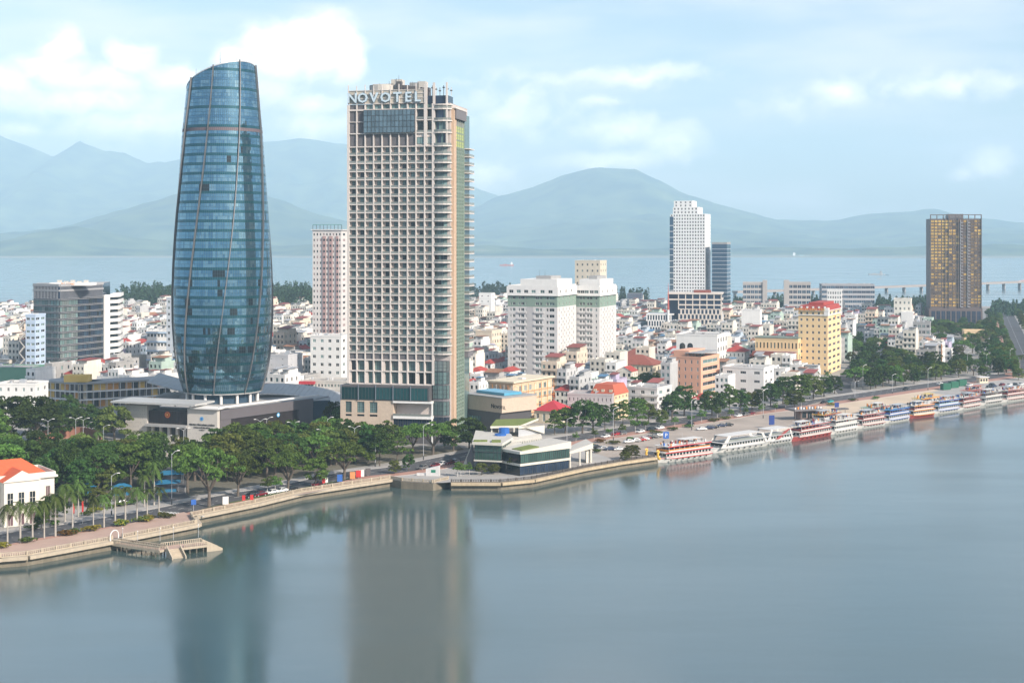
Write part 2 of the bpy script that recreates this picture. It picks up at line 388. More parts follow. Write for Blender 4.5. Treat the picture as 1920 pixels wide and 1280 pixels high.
G_BLUE = glass('blue_mirror_glass', (.07, .13, .20), .05, .45, rnd=.2)
G_NAVY = glass('navy_glass', (.03, .05, .09), .05, .25, rnd=.25)
G_GREENISH = glass('green_glass', (.05, .10, .085), .06, .2, rnd=.25)
G_RAIL = glass('balustrade_glass', (.22, .235, .22), .08, .0, rnd=.15)
REDP = mat('red_paint', (.50, .03, .03), .6); BLUEP = mat('blue_paint', (.03, .12, .42), .6)
GOLDP = mat('gold_paint', (.75, .45, .08), .5); ORANGEP = mat('orange_paint', (.75, .27, .04), .6)
BLACKP = mat('black_paint', (.02, .02, .022), .5)

_wc = {}
def win_mesh(w, h, gl, fr, nv=1, nh=0, fw=.09, sill=False, dep=.10):
    k = (round(w, 2), round(h, 2), gl.name, fr.name, nv, nh, round(fw, 2), sill)
    if k in _wc: return _wc[k]
    mb = MB()
    mb.quad((fw * .5, 0, fw * .5), (w - fw * .5, 0, fw * .5), (w - fw * .5, 0, h - fw * .5), (fw * .5, 0, h - fw * .5), gl)
    def bar(x0, x1, z0, z1):
        y = -dep
        mb.quad((x0, y, z0), (x1, y, z0), (x1, y, z1), (x0, y, z1), fr)
        if x1 - x0 < z1 - z0:
            mb.quad((x0, 0, z0), (x0, y, z0), (x0, y, z1), (x0, 0, z1), fr); mb.quad((x1, y, z0), (x1, 0, z0), (x1, 0, z1), (x1, y, z1), fr)
        else:
            mb.quad((x0, 0, z0), (x1, 0, z0), (x1, y, z0), (x0, y, z0), fr); mb.quad((x0, y, z1), (x1, y, z1), (x1, 0, z1), (x0, 0, z1), fr)
    bar(0, fw, 0, h); bar(w - fw, w, 0, h); bar(fw, w - fw, 0, fw); bar(fw, w - fw, h - fw, h)
    for i in range(nv): c = w * (i + 1) / (nv + 1); bar(c - fw * .35, c + fw * .35, fw, h - fw)
    for i in range(nh): c = h * (i + 1) / (nh + 1); bar(fw, w - fw, c - fw * .35, c + fw * .35)
    if sill: mb.box(-.1, w + .1, -.28, -dep - .004, -.14, -.01, fr)
    me = mb.mesh('window'); _wc[k] = me; return me

def facade(mb, o, u, xs, rows, depth, wall, z0, z1, back=None):
    """wall plane from o along unit u with recessed openings: xs = opening intervals along u, rows = opening intervals in z. total width = xs_total stored in facade.W"""
    W = facade.W; n = (u[1], -u[0])
    def P(a, d, z): return (o[0] + u[0] * a - n[0] * d, o[1] + u[1] * a - n[1] * d, z)
    def q(a0, a1, za, zb): 
        if a1 - a0 > 1e-4 and zb - za > 1e-4: mb.quad(P(a0, 0, za), P(a1, 0, za), P(a1, 0, zb), P(a0, 0, zb), wall)
    zc = z0
    for (ra, rb) in rows:
        q(0, W, zc, ra)
        c = 0
        for (a, b) in xs:
            q(c, a, ra, rb); c = b
            mb.quad(P(a, 0, ra), P(b, 0, ra), P(b, depth, ra), P(a, depth, ra), wall)
            mb.quad(P(a, depth, rb), P(b, depth, rb), P(b, 0, rb), P(a, 0, rb), wall)
            mb.quad(P(a, 0, ra), P(a, depth, ra), P(a, depth, rb), P(a, 0, rb), wall)
            mb.quad(P(b, depth, ra), P(b, 0, ra), P(b, 0, rb), P(b, depth, rb), wall)
            if back: mb.quad(P(a, depth + .02, ra), P(b, depth + .02, ra), P(b, depth + .02, rb), P(a, depth + .02, rb), back)
        q(c, W, ra, rb)
        zc = rb
    q(0, W, zc, z1)

def intervals(W, n, frac, m0=0.0, m1=0.0):
    p = (W - m0 - m1) / n; return [(m0 + p * (i + .5 - frac / 2), m0 + p * (i + .5 + frac / 2)) for i in range(n)]
def rowsof(z0, z1, n, frac, sill):
    p = (z1 - z0) / n; return [(z0 + p * (j + sill), z0 + p * (j + sill + frac)) for j in range(n)]

class Bld:
    def __init__(s, name, label, cat, loc, rz, group=None):
        s.t = thing(name, label, cat, (loc[0], loc[1], GZ), rz, group); s.r = random.Random(hash(label) % 1000 if False else sum(map(ord, label)))
        s.small = {}
    def mb(s): return MB()
    def part(s, name, mb, kind=None): return mb.build(name, s.t, kind=kind)
    def section(s, x0, x1, y0, y1, z0, z1, wall, F_=None, S_=None, L_=None, rows=None, gl=None, fr=None, depth=.25, indiv=True, top=None, nv=1, nh=0, name='wall', fw=.09, sill=False):
        """rectangular storey block; F_/S_/L_ = opening intervals of front / right / left face; rows = opening intervals in z"""
        gl = gl or [G_DARK]; fr = fr or FRAME_W
        if not isinstance(gl, (list, tuple)): gl = [gl]
        mb = MB()
        faces = [((x0, y0), (1, 0), x1 - x0, F_, 0.0), ((x1, y0), (0, 1), y1 - y0, S_, R(90)), ((x0, y1), (0, -1), y1 - y0, L_, R(-90)), ((x1, y1), (-1, 0), x1 - x0, None, 0)]
        if indiv is False: jm = s.small.setdefault('m', MB())
        for (o, u, W, xs, ang) in faces:
            facade.W = W
            if not xs or not rows: facade(mb, o, u, [], [], 0, wall, z0, z1); continue
            facade(mb, o, u, xs, rows, depth, wall, z0, z1)
            n = (u[1], -u[0])
            for (ra, rb) in rows:
                for (a, b) in xs:
                    bx, by = o[0] + u[0] * a - n[0] * (depth - .01), o[1] + u[1] * a - n[1] * (depth - .01)
                    g = s.r.choice(gl)
                    if indiv: put('window', win_mesh(b - a, rb - ra, g, fr, nv, nh, fw, sill), s.t, (bx, by, ra), ang)
                    else:
                        e = (bx + u[0] * (b - a), by + u[1] * (b - a))
                        jm.quad((bx, by, ra), (e[0], e[1], ra), (e[0], e[1], rb), (bx, by, rb), g)
                        if b - a > 1.0:
                            c = ((bx + e[0]) / 2 + n[0] * .06, (by + e[1]) / 2 + n[1] * .06); w = .06
                            jm.quad((c[0] - u[0] * w, c[1] - u[1] * w, ra), (c[0] + u[0] * w, c[1] + u[1] * w, ra), (c[0] + u[0] * w, c[1] + u[1] * w, rb), (c[0] - u[0] * w, c[1] - u[1] * w, rb), fr)
        mb.quad((x0, y0, z1), (x1, y0, z1), (x1, y1, z1), (x0, y1, z1), top or ROOFGREY)
        mb.quad((x0, y1, z0), (x1, y1, z0), (x1, y0, z0), (x0, y0, z0), wall)
        return s.part(name, mb)
    def parapet(s, x0, x1, y0, y1, z, h, wall, t=.3, over=.0, name='parapet'):
        x0 -= over; x1 += over; y0 -= over; y1 += over
        mb = MB(); mb.box(x0, x1, y0, y0 + t, z, z + h, wall); mb.box(x0, x1, y1 - t, y1, z, z + h, wall)
        mb.box(x0, x0 + t, y0 + t, y1 - t, z, z + h, wall); mb.box(x1 - t, x1, y0 + t, y1 - t, z, z + h, wall)
        return s.part(name, mb)
    def box(s, name, x0, x1, y0, y1, z0, z1, m):
        mb = MB(); mb.box(x0, x1, y0, y1, z0, z1, m); return s.part(name, mb)
    def roof(s, x0, x1, y0, y1, z0, z1, m, over=.5, ridge=.5, name='roof'):
        mb = MB(); mb.hip(x0, x1, y0, y1, z0, z1, m, over, ridge, WHITE2); return s.part(name, mb)
    def clutter(s, x0, x1, y0, y1, z, n=6, hmax=2.5):
        """roof-top plant: tanks, lift heads, ducts"""
        for i in range(n):
            w, d, h = s.r.uniform(1, 3.2), s.r.uniform(1, 3), s.r.uniform(.8, hmax)
            if x1 - x0 < w + .5 or y1 - y0 < d + .5: continue
            x, y = s.r.uniform(x0, x1 - w), s.r.uniform(y0, y1 - d)
            mb = MB(); k = s.r.random()
            if k < .4: 
                mb.tube((x + .6, y + .6, z), (x + .6, y + .6, z + 1.5), .55, .55, METAL, 10); nm = 'water_tank'
            elif k < .75: mb.box(x, x + w, y, y + d, z, z + h, s.r.choice([WHITE2, GREY, METAL])); nm = 'roof_unit'
            else: mb.box(x, x + w, y, y + d, z, z + h * .6, GREY); mb.box(x - .2, x + w + .2, y - .2, y + d + .2, z + h * .6, z + h * .6 + .15, ROOFGREY); nm = 'roof_hut'
            s.part(nm, mb)
    def done(s):
        if 'm' in s.small: s.part('glazing', s.small['m'], 'stuff')
        return s.t
def text(body, size, m, parent, loc, rot, name='lettering', extrude=.08, align='CENTER', sx=1.0, spacing=1.0, offset=0.0):
    cu = bpy.data.curves.new(name, 'FONT'); cu.body = body; cu.size = size; cu.extrude = extrude; cu.align_x = align; cu.space_character = spacing
    cu.materials.append(m); cu.resolution_u = 2
    cu.offset = offset
    tmp = bpy.data.objects.new('tmp', cu); col.objects.link(tmp)
    me = bpy.data.meshes.new_from_object(tmp.evaluated_get(bpy.context.evaluated_depsgraph_get())); bpy.data.objects.remove(tmp); bpy.data.curves.remove(cu)
    me.name = name
    if not me.materials: me.materials.append(m)
    o = bpy.data.objects.new(name, me); o.location = loc; o.rotation_euler = rot; o.scale = (sx, 1, 1)
    return link(o, parent)
def face_rot(a): return (R(90), 0, a)
def frame_from(pxl, Yl, pxr, Yr):
    a = (xx(pxl, Yl), Yl); b = (xx(pxr, Yr), Yr); d = (b[0] - a[0], b[1] - a[1]); W = math.hypot(*d)
    return a, math.atan2(d[1], d[0]), W

# ------------------------------------------------------------------ curved glass tower with podium
def admin_centre():
    Yc = 582.0; cx0 = xx(411, Yc)
    t = thing('curved_glass_tower', 'tall curved blue glass tower with spiralling silver ribs and slanted top', 'tower', (0, 0, GZ), 0)
    Yt = 627.0; tx = xx(417.5, Yt); t.location = (tx, Yt, GZ)
    k = Yt / F
    prof = [(119, 61), (170, 66), (240, 73), (300, 77.5), (350, 81), (400, 84.8), (450, 87.5), (500, 89.6), (560, 90.7), (605, 90.2), (650, 87.4), (680, 84), (700, 80.5), (720, 75.5), (731, 72)]
    zs = [zz(p[0], Yt) - GZ for p in prof][::-1]; rs = [p[1] * k for p in prof][::-1]
    def rad(z): return float(np.interp(z, zs, rs))
    zb, zt = zs[0], zs[-1]; A = 6.6
    def ztop(th): return zt - A * (1 - math.cos(th - R(50)))
    NC = 128
    gv = [glass('tower_glass_%d' % i, c, .03, .85, rnd=0, var=.10) for i, c in enumerate([(.14, .285, .39), (.165, .32, .425), (.115, .25, .36), (.23, .385, .47)])]
    gs = glass('tower_spandrel', (.028, .12, .155), .08, .6, rnd=0)
    gd = glass('tower_open_window', (.012, .02, .028), .15, 0, rnd=0)
    gb = mat('tower_louvre_band', (.15, .115, .13), .6)
    fr = mat('tower_mullion', (.045, .085, .10), .4, .3)
    rr = random.Random(5)
    fl = 4.07; rows = []   # (z0,z1,type)
    z = zb; i = 0
    while z < zt + 1:
        rows.append((z, z + 1.15, 's', i)); rows.append((z + 1.15, z + 2.6, 'v', i)); rows.append((z + 2.6, z + fl, 'v', i)); z += fl; i += 1
    zband = zz(247, Yt) - GZ
    def pt(th, z, dr=0): r = rad(z) + dr; return (r * math.sin(th), -r * math.cos(th), z)
    # eight glazed segments between the ribs, each a part
    dark = {}
    for kfl in range(40):
        for c in range(NC):
            p = .02 if kfl < 13 else (.009 if kfl < 26 else .003)
            if kfl in (1, 2, 4, 6, 8, 10, 12): p *= 2.2
            if rr.random() < p:
                for q in range(rr.choice((1, 1, 1, 2, 3, 5))): dark[(kfl, c + q)] = 1
    segs = 8
    for sgi in range(segs):
        mb = MB(); mf = MB()
        for c in range(sgi * NC // segs, (sgi + 1) * NC // segs):
            t0 = 2 * math.pi * c / NC - math.pi; t1 = t0 + 2 * math.pi / NC; zl = ztop((t0 + t1) / 2)
            tint = rr.randrange(4)
            for (z0, z1, ty, kf) in rows:
                z1 = min(z1, zl)
                if z1 - z0 < .15: continue
                crown = z0 > zband + 3
                band = abs((z0 + z1) / 2 - zband) < 1.1
                if band: m_ = gb
                elif ty == 's' : m_ = gs if not (crown and kf % 2) else gv[2]
                elif (kf, c) in dark and not crown: m_ = gd
                else: m_ = gv[tint] if rr.random() < .45 else gv[(kf * 7 + c // 5) % 4]
                e = .045; ga = .06 / rad(z0); 
                j = [rr.uniform(-.006, .006) for _ in range(4)]
                mb.quad(pt(t0 + ga, z0 + e, .08 + j[0]), pt(t1 - ga, z0 + e, .08 + j[1]), pt(t1 - ga, z1 - e, .08 + j[2]), pt(t0 + ga, z1 - e, .08 + j[3]), m_)
            zz_ = np.linspace(zb, zl, 30)
            for a, b in zip(zz_[:-1], zz_[1:]): mf.quad(pt(t0, a), pt(t1, a), pt(t1, b), pt(t0, b), fr)
        o = mb.build('glass_panes', t, kind='stuff'); 
        mf.build('mullion_grid', t, kind='stuff')
    # slanted roof
    mb = MB(); ring = [pt(2 * math.pi * c / 64, ztop(2 * math.pi * c / 64) - 1.2, -.3) for c in range(64)]
    mb.poly(ring, SILVER); mb.build('roof', t)
    mb = MB()
    for c in range(64):
        a, b = 2 * math.pi * c / 64, 2 * math.pi * (c + 1) / 64
        mb.quad(pt(a, ztop(a), .22), pt(b, ztop(b), .22), pt(b, ztop(b), -.5), pt(a, ztop(a), -.5), METAL)
        mb.quad(pt(a, ztop(a) - .5, .22), pt(b, ztop(b) - .5, .22), pt(b, ztop(b), .22), pt(a, ztop(a), .22), METAL)
    mb.build('rim', t)
    RIBM = mat('rib_metal', (.17, .168, .175), .5, .3)
    for i in range(8):
        mb = MB(); top_a = R(-2 + 45 * i - 2)
        ztp = ztop(top_a); pts = []
        for s_ in range(33):
            f = s_ / 32; z = zb + (ztp + .4 - zb) * f; tw = R(-42) * (1 - f) ** 1.25; pts.append((top_a + tw, z))
        for (a0, z0), (a1, z1) in zip(pts[:-1], pts[1:]):
            w0, w1 = .19 / rad(z0), .19 / rad(z1)
            q = lambda a, z, d: pt(a, z, d)
            mb.quad(q(a0 - w0, z0, .75), q(a0 + w0, z0, .75), q(a1 + w1, z1, .75), q(a1 - w1, z1, .75), RIBM)
            mb.quad(q(a0 - w0, z0, .05), q(a0 - w0, z0, .75), q(a1 - w1, z1, .75), q(a1 - w1, z1, .05), RIBM)
            mb.quad(q(a0 + w0, z0, .75), q(a0 + w0, z0, .05), q(a1 + w1, z1, .05), q(a1 + w1, z1, .75), RIBM)
        mb.build('rib', t)
    zp = 15.2 - GZ + 1
    mb = MB(); mb.prism([(14.5 * math.cos(a), 14.5 * math.sin(a)) for a in np.linspace(0, 2 * math.pi, 40)[:-1]], zp - 3, zb + .5, G_BLUE); mb.build('lobby_drum', t)
    mb = MB(); rb = rad(zb)
    mb.prism([((rb + .2) * math.cos(a), (rb + .2) * math.sin(a)) for a in np.linspace(0, 2 * math.pi, 65)[:-1]], zb - .5, zb - .02, GREY, cap_bottom=True); mb.build('soffit', t)
    for i in range(14):
        a = 2 * math.pi * (i + .35) / 14; r = rb - 1.4
        mb = MB(); mb.tube((r * math.sin(a), -r * math.cos(a), zp - 3), (r * math.sin(a), -r * math.cos(a), zb - .4), .62, .62, WHITE, 12); mb.smooth = False; mb.build('column', t)
    for (px, h) in ((378, 5), (454, 2.5), (425, 8), (464, 2)):
        x = (px - 417.5) * k; th = math.asin(max(-1, min(1, x / rad(zt)))); p = pt(th, ztop(th) - .6, -.7)
        mb = MB(); mb.tube(p, (p[0], p[1], p[2] + h * .7), .12, .05, FRAME_D, 5); mb.build('mast', t)
    # podium
    p = thing('glass_tower_podium', 'low podium of pale stone and dark brown panels under the curved glass tower', 'building', (cx0, Yc, GZ), 0)
    C = (0, 0); Rr = (xx(585, 627) - cx0, 45.0); L = (xx(239, 596) - cx0, 14.0)
    ur = Vector(Rr).normalized(); ul = Vector(L).normalized()
    HP = zz(769, Yc) - GZ
    def along(o, d, a, off=0): n = Vector((d[1], -d[0])); return (o[0] + d[0] * a + n[0] * off, o[1] + d[1] * a + n[1] * off)
    back = (Rr[0] + L[0] * 1.05 + 6, Rr[1] + L[1] * 1.05 + 18)
    inner = along(C, ur, .6, -.0)
    mb = MB()
    LR = Vector(Rr).length; LL = Vector(L).length
    mb.prism([(.6, 1.2), (Rr[0] - .5, Rr[1] + .5), (Rr[0] + 5, Rr[1] + 18), back, (L[0] + 2, L[1] + 3), ], 0, HP - 1.0, BROWN, ROOFGREY); mb.build('podium_body', p)
    # right (river) face: dark brown panels hung in a frame
    mb = MB()
    def wallbox(mb, o, d, a0, a1, z0, z1, off0, off1, m_):
        q = [along(o, d, a0, off1), along(o, d, a1, off1), along(o, d, a1, off0), along(o, d, a0, off0)]
        n = len(mb.v); mb.v += [(x, y, z0) for x, y in q] + [(x, y, z1) for x, y in q]; kk = mb.m(m_)
        for f in ((0, 1, 5, 4), (1, 2, 6, 5), (2, 3, 7, 6), (3, 0, 4, 7), (4, 5, 6, 7), (3, 2, 1, 0)): mb.f.append(tuple(n + i for i in f)); mb.mi.append(kk)
    PANEL = mat('grey_violet_panel', (.115, .105, .115), .55, var=.1)
    wallbox(mb, C, ur, .05, LR, HP - 4.0, HP, -.6, .8, PANEL); wallbox(mb, C, ur, .05, 6.0, 0, HP - 4.0, -.6, .6, PANEL); wallbox(mb, C, ur, LR - 9, LR, 2.5, HP - 4.0, -.6, .6, PANEL)
    mb.build('panel_frame', p)
    mb = MB(); wallbox(mb, C, ur, 6, LR - 9, 0, 2.6, -.6, .1, BROWN); mb.build('plinth', p)
    nf = 64
    for i in range(nf):
        a = 6.3 + (LR - 9 - 6.6) * i / nf
        mb = MB(); wallbox(mb, C, ur, a, a + .22, 2.6, HP - 4.05, .02, .45, BROWN); mb.build('fin', p)
    for i, z in enumerate((2.6, 6.2, 8.2)):
        mb = MB(); wallbox(mb, C, ur, 6.0, LR - 9, z, z + .28, -.55, .12, BROWN); mb.build('rail', p)
    mb = MB(); wallbox(mb, C, ur, 6.0, LR - 9, 2.6, HP - 4, -.6, -.2, G_DARK); mb.build('glazing', p)
    q = along(C, ur, 33, .9); 
    def disc(name, q, z, r, d, m_, off=.1, seg=20, parent=p):
        mb = MB(); u = Vector((d[0], d[1], 0)); n = Vector((d[1], -d[0], 0))
        mb.poly([tuple(Vector((q[0], q[1], z)) + n * off + u * math.cos(2 * math.pi * s / seg) * r + Vector((0, 0, math.sin(2 * math.pi * s / seg) * r))) for s in range(seg)], m_)
        return mb.build(name, parent)
    disc('logo', q, 8.6, .95, ur, mat('logo_blue', (.10, .35, .62), .5), .1); disc('logo_mark', q, 8.6, .45, ur, WHITE, .14)
    # white roof-edge rail and planting strip on the river face
    mb = MB(); wallbox(mb, C, ur, -1, LR + 3, HP + .9, HP + 1.5, .3, 1.5, WHITE); mb.build('white_coping', p)
    # right glazed end
    mb = MB(); e = Vector(Rr)
    mb.prism([(e.x + .2, e.y + .2), (e.x + 7.5, e.y + 3.5), (e.x + 6, e.y + 16), (e.x - .5, e.y + 16)], 0, HP - 1.2, G_BLUE, ROOFGREY); mb.build('glazed_end', p)
    # left (entrance) face: stone block, dark recess, stone block
    ulr = (-ul[0], -ul[1]); O = L
    def W2(mb, a0, a1, z0, z1, o0, o1, m_): wallbox(mb, O, ulr, a0, a1, z0, z1, o0, o1, m_)
    a1 = LL * (280 - 239) / 172.0; a2 = LL * (357 - 239) / 172.0
    mb = MB(); W2(mb, 0, a1, 0, HP + 1.0, -8, 1.5, STONEP); mb.build('stone_block', p)
    mb = MB(); W2(mb, a2, LL + .3, 0, HP + .6, -8, 2.0, STONEP); mb.build('stone_block', p)
    for (s0, s1, off) in ((.6, a1 - .6, 1.5), (a2 + .6, LL - .3, 2.0)):     # punched dots in the stone
        for i in range(9):
            for j in range(7):
                if (i * 5 + j * 3) % 4 == 0: continue
                a = s0 + (s1 - s0) * (i + .5) / 9; z = 1.5 + (HP - 2) * (j + .5) / 7
                if off == 2.0 and 3 < j: continue
                mb = MB(); W2(mb, a - .13, a + .13, z, z + .26, off, off + .06, GREY); mb.build('stone_stud', p)
    mb = MB(); W2(mb, a1, a2, 7.2, HP - 1.2, -6, .2, BROWN); mb.build('dark_band', p)
    for i in range(26):
        a = a1 + (a2 - a1) * (i + .5) / 26; mb = MB(); W2(mb, a - .12, a + .12, 7.2, HP - 1.2, .2, .45, BROWN); mb.build('fin', p)
    mb = MB(); W2(mb, a1, a2, 6.2, 7.15, -6, 3.2, GREY); mb.build('canopy_slab', p)
    mb = MB(); W2(mb, a1, a2, 0, 6.2, -6.5, -5, G_DARK); mb.build('entrance_glass', p)
    for i in range(5):
        a = a1 + (a2 - a1) * (i + .5) / 5; mb = MB(); W2(mb, a - .55, a + .55, 0, 6.2, -.6, .6, STONEP); mb.build('column', p)
    qe = along(O, ulr, (a1 + a2) / 2 - .5, .5)
    for (nm, r, m_, off) in (('emblem', 1.35, REDP, .12), ('emblem_ring', 1.1, GOLDP, .16), ('emblem_field', .92, REDP, .2)): disc(nm, qe, 11.0, r, ulr, m_, off)
    mb = MB(); u3 = Vector((ulr[0], ulr[1], 0)); n3 = Vector((ulr[1], -ulr[0], 0))
    mb.poly([tuple(Vector((qe[0], qe[1], 11.0)) + n3 * .25 + u3 * math.sin(math.pi * s / 5) * (.7 if s % 2 == 0 else .28) + Vector((0, 0, math.cos(math.pi * s / 5) * (.7 if s % 2 == 0 else .28)))) for s in range(10)][::-1], GOLDP); mb.build('emblem_star', p)
    ang = math.atan2(ulr[1], ulr[0])
    qt = along(O, ulr, (a2 + LL) / 2, 2.12)
    text('TRUNG TÂM HÀNH CHÍNH', .95, BLACKP, p, (qt[0], qt[1], 7.4), face_rot(ang)); text('THÀNH PHỐ ĐÀ NẴNG', .72, BLACKP, p, (qt[0], qt[1], 6.3), face_rot(ang)); text('24 TRẦN PHÚ', .42, BLACKP, p, (qt[0], qt[1], 5.4), face_rot(ang))
    disc('logo', along(O, ulr, (a2 + LL) / 2, 2.05), 10.2, .85, ulr, MATS['logo_blue'], .1); disc('logo_mark', along(O, ulr, (a2 + LL) / 2, 2.05), 10.2, .4, ulr, BLUEP, .16)
    mb = MB(); W2(mb, -4.5, LL - 8, HP + 1.9, HP + 2.7, -10, 5.5, SILVER); mb.build('floating_roof', p)
    for a in (2, 9, 16, 23, 30):
        mb = MB(); W2(mb, a, a + .5, HP + .9, HP + 1.9, .3, .8, GREY); mb.build('roof_post', p)
    mb = MB(); W2(mb, a2 + 2, LL + 1.5, HP + .6, HP + 1.1, -4, 3.4, WHITE); mb.build('white_coping', p)
    # curved metal roofs behind the tower foot (one right, one left)
    def shell(name, label, x0, x1, y0, y1, zf, m_, n=18):
        tt = thing(name, label, 'roof', ((x0 + x1) / 2, (y0 + y1) / 2, GZ), 0)
        cx_, cy_ = (x0 + x1) / 2, (y0 + y1) / 2
        for i in range(n):
            a, b = x0 + (x1 - x0) * i / n, x0 + (x1 - x0) * (i + 1) / n - .12
            za, zb_ = zf(i / n), zf((i + 1) / n)
            mb = MB()
            sl = lambda x: (x - x0) * .35
            A_, B_, C_, D_ = (a - cx_, y0 + sl(a) - cy_, za), (b - cx_, y0 + sl(b) - cy_, zb_), (b - cx_, y1 + sl(b) - cy_, zb_ + 2), (a - cx_, y1 + sl(a) - cy_, za + 2)
            mb.quad(A_, B_, C_, D_, m_)
            dn = lambda P_: (P_[0], P_[1], P_[2] - .5)
            mb.quad(dn(A_), dn(B_), B_, A_, WHITE); mb.quad(dn(D_), dn(C_), dn(B_), dn(A_), GREY)
            mb.quad(dn(B_), dn(C_), C_, B_, m_); mb.quad(dn(D_), dn(A_), A_, D_, m_)
            mb.build('roof_panel', tt)
        mb = MB(); mb.prism([(x0 + 3 - cx_, y0 + 4 - cy_), (x1 - 4 - cx_, y0 + (x1 - x0) * .35 + 2 - cy_), (x1 - 4 - cx_, y1 + 4 - cy_), (x0 + 3 - cx_, y1 - 2 - cy_)], 0, min(zf(0), zf(1)) - 1.5, GREY, ROOFGREY); mb.build('hall', tt)
    Yk = 650
    shell('curved_roof_hall', 'silver curved metal roof sweeping down beside the foot of the glass tower', xx(482, Yk), xx(652, Yk + 12), Yk - 14, Yk + 12, lambda f: zz(724, Yk) - GZ - 2.2 - 7.0 * f ** 1.7 + 1.0 * math.sin(f * 3), SILVER)
    shell('sloped_panel_roof', 'sloping grey panelled roof left of the foot of the glass tower', xx(284, Yk), xx(352, Yk), Yk - 8, Yk + 14, lambda f: zz(712, Yk) - GZ - 5.5 * f, SILVER, 10)
admin_centre()
# ------------------------------------------------------------------ balcony hotel tower
def hotel():
    a, rz, W = frame_from(653, 592, 812, 584)
    t = thing('hotel_tower', 'tall beige hotel tower with a grid of balconies and NOVOTEL roof sign', 'hotel', (a[0], a[1], GZ), rz)
    Ym = 588.0
    z = lambda py: zz(py, Ym) - GZ
    nb = 10; bp = W / nb
    zf0, zf1, nfl = z(662), z(275), 25; fp = (zf1 - zf0) / nfl
    dp = 1.25
    XC = W + 7.6; D = 29.0
    # core body behind the balconies
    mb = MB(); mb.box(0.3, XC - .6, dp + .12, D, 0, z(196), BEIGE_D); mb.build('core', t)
    curt = [G_TEAL, G_TEAL, G_TEAL, G_TEAL, G_CURT, G_DARK]
    rr = random.Random(2)
    # full-height piers between the bays
    for i in range(nb + 1):
        x = i * bp; w = .24 if i not in (0, nb) else .5
        mb = MB(); mb.box(x - w, x + w, -.12, dp + .1, z(720), z(196) if i < 8 or i > 8 else z(196), BEIGE); mb.build('pier', t)
    slab = MB(); slab.box(.02, bp * 1 - .02, -.02, dp + .1, 0, .38, BEIGE)
    for j in range(nfl + 1):
        mb = MB(); mb.box(.5, W - .5, -.02, dp + .1, zf0 + j * fp - .22, zf0 + j * fp + .2, BEIGE); mb.build('floor_slab', t)
    def bay_mesh(gl, k):
        key = ('bay', gl.name, k)
        if key in _wc: return _wc[key]
        w0, w1, h = bp * .34, bp - .28, fp - .45
        mb = MB()
        mb.quad((w0, 0, 0), (w1, 0, 0), (w1, 0, h), (w0, 0, h), gl)
        for x in (w0, (w0 + w1) / 2, w1 - .09): mb.box(x, x + .09, -.07, 0.0, 0, h, FRAME_D, False)
        mb.box(w0, w1, -.07, 0, h - .1, h, FRAME_D, False); mb.box(w0, w1, -.07, 0, h * .72, h * .72 + .06, FRAME_D, False)
        me = mb.mesh('window'); _wc[key] = me; return me
    rail = MB(); rail.quad((.26, 0, 0), (bp - .26, 0, 0), (bp - .26, 0, .85), (.26, 0, .85), G_RAIL); rail.box(.26, bp - .26, -.04, .04, .86, .93, FRAME_D)
    railm = rail.mesh('balcony_rail')
    chair = MB(); chair.box(0, .5, 0, .5, .25, .45, STONE); chair.box(0, .5, .42, .5, .45, .9, STONE); chair.box(.8, 1.2, .1, .5, 0, .5, RUST)
    chm = chair.mesh('balcony_chair')
    for j in range(nfl):
        for i in range(nb):
            zf = zf0 + j * fp + .21
            put('window', bay_mesh(rr.choice(curt), 0), t, (i * bp, dp + .1, zf))
            put('balcony_rail', railm, t, (i * bp, .08, zf))
    # storey of louvred panels (lower), two tall storeys, upper louvres
    def panel(i0, i1, p0, p1, m_, name='louvre_panel', y=.5, mull=0, gl=None):
        for i in range(i0, i1):
            mb = MB(); x0, x1 = i * bp + .26, (i + 1) * bp - .26
            mb.box(x0, x1, y, y + .3, z(p1), z(p0), m_)
            if m_ is MGREY:
                zc = z(p1) + .3
                while zc < z(p0) - .2: mb.box(x0 + .1, x1 - .1, y - .06, y - .002, zc, zc + .12, DGREY, False); zc += .5
            mb.build(name, t)
    panel(0, nb, 662.6, 674, MGREY)
    def beam(py, th=.5, x0=.5, x1=None, y0=-.04):
        mb = MB(); mb.box(x0, (x1 if x1 is not None else W - .5), y0, dp + .09, z(py) - th / 2, z(py) + th / 2, BEIGE); mb.build('floor_slab', t)
    beam(675, .5); beam(696, .5); beam(720, .5)
    for (p0, p1) in ((676.5, 694.5), (697.5, 718.5)):
        for i in range(nb):
            w = bp - .52; h = z(p0) - z(p1)
            pil = .34 if i % 2 == 0 else 0
            put('window', win_mesh(w - (.9 if pil else 0), h, rr.choice([G_TEAL, G_DARK, G_TEAL]), FRAME_D, 2, 1, .1), t, (i * bp + .26 + (.9 if pil else 0), dp + .08, z(p1)))
            if pil:
                mb = MB(); mb.box(i * bp + .24, i * bp + 1.12, .3, dp + .1, z(p1), z(p0), BEIGE); mb.build('pilaster', t)
    # upper storeys
    panel(0, 8, 251, 273, MGREY); beam(250, .45); beam(274.5, .3)
    for i in (8, 9): put('window', win_mesh(bp - .6, z(258) - z(271), G_CURT if i == 9 else G_TEAL, FRAME_D, 1, 0, .12), t, (i * bp + .3, .5, z(271)))
    mb = MB(); mb.box(8 * bp + .25, W - .25, .55, .9, z(273), z(251), BEIGE); mb.build('blank_panel', t)
    panel(0, 2, 196, 205, MGREY); panel(0, 2, 208, 227, MGREY); panel(0, 2, 229, 249, MGREY)
    beam(206.5, .3, .5, 2 * bp); beam(228, .3, .5, 2 * bp)
    # big glazed sky-bar box
    gx0, gx1 = 1.9 * bp, 7.95 * bp; nbx = 13
    mb = MB(); mb.box(gx0, gx1, -.9, dp, z(249), z(206), DGREY); mb.build('sky_bar_frame', t)
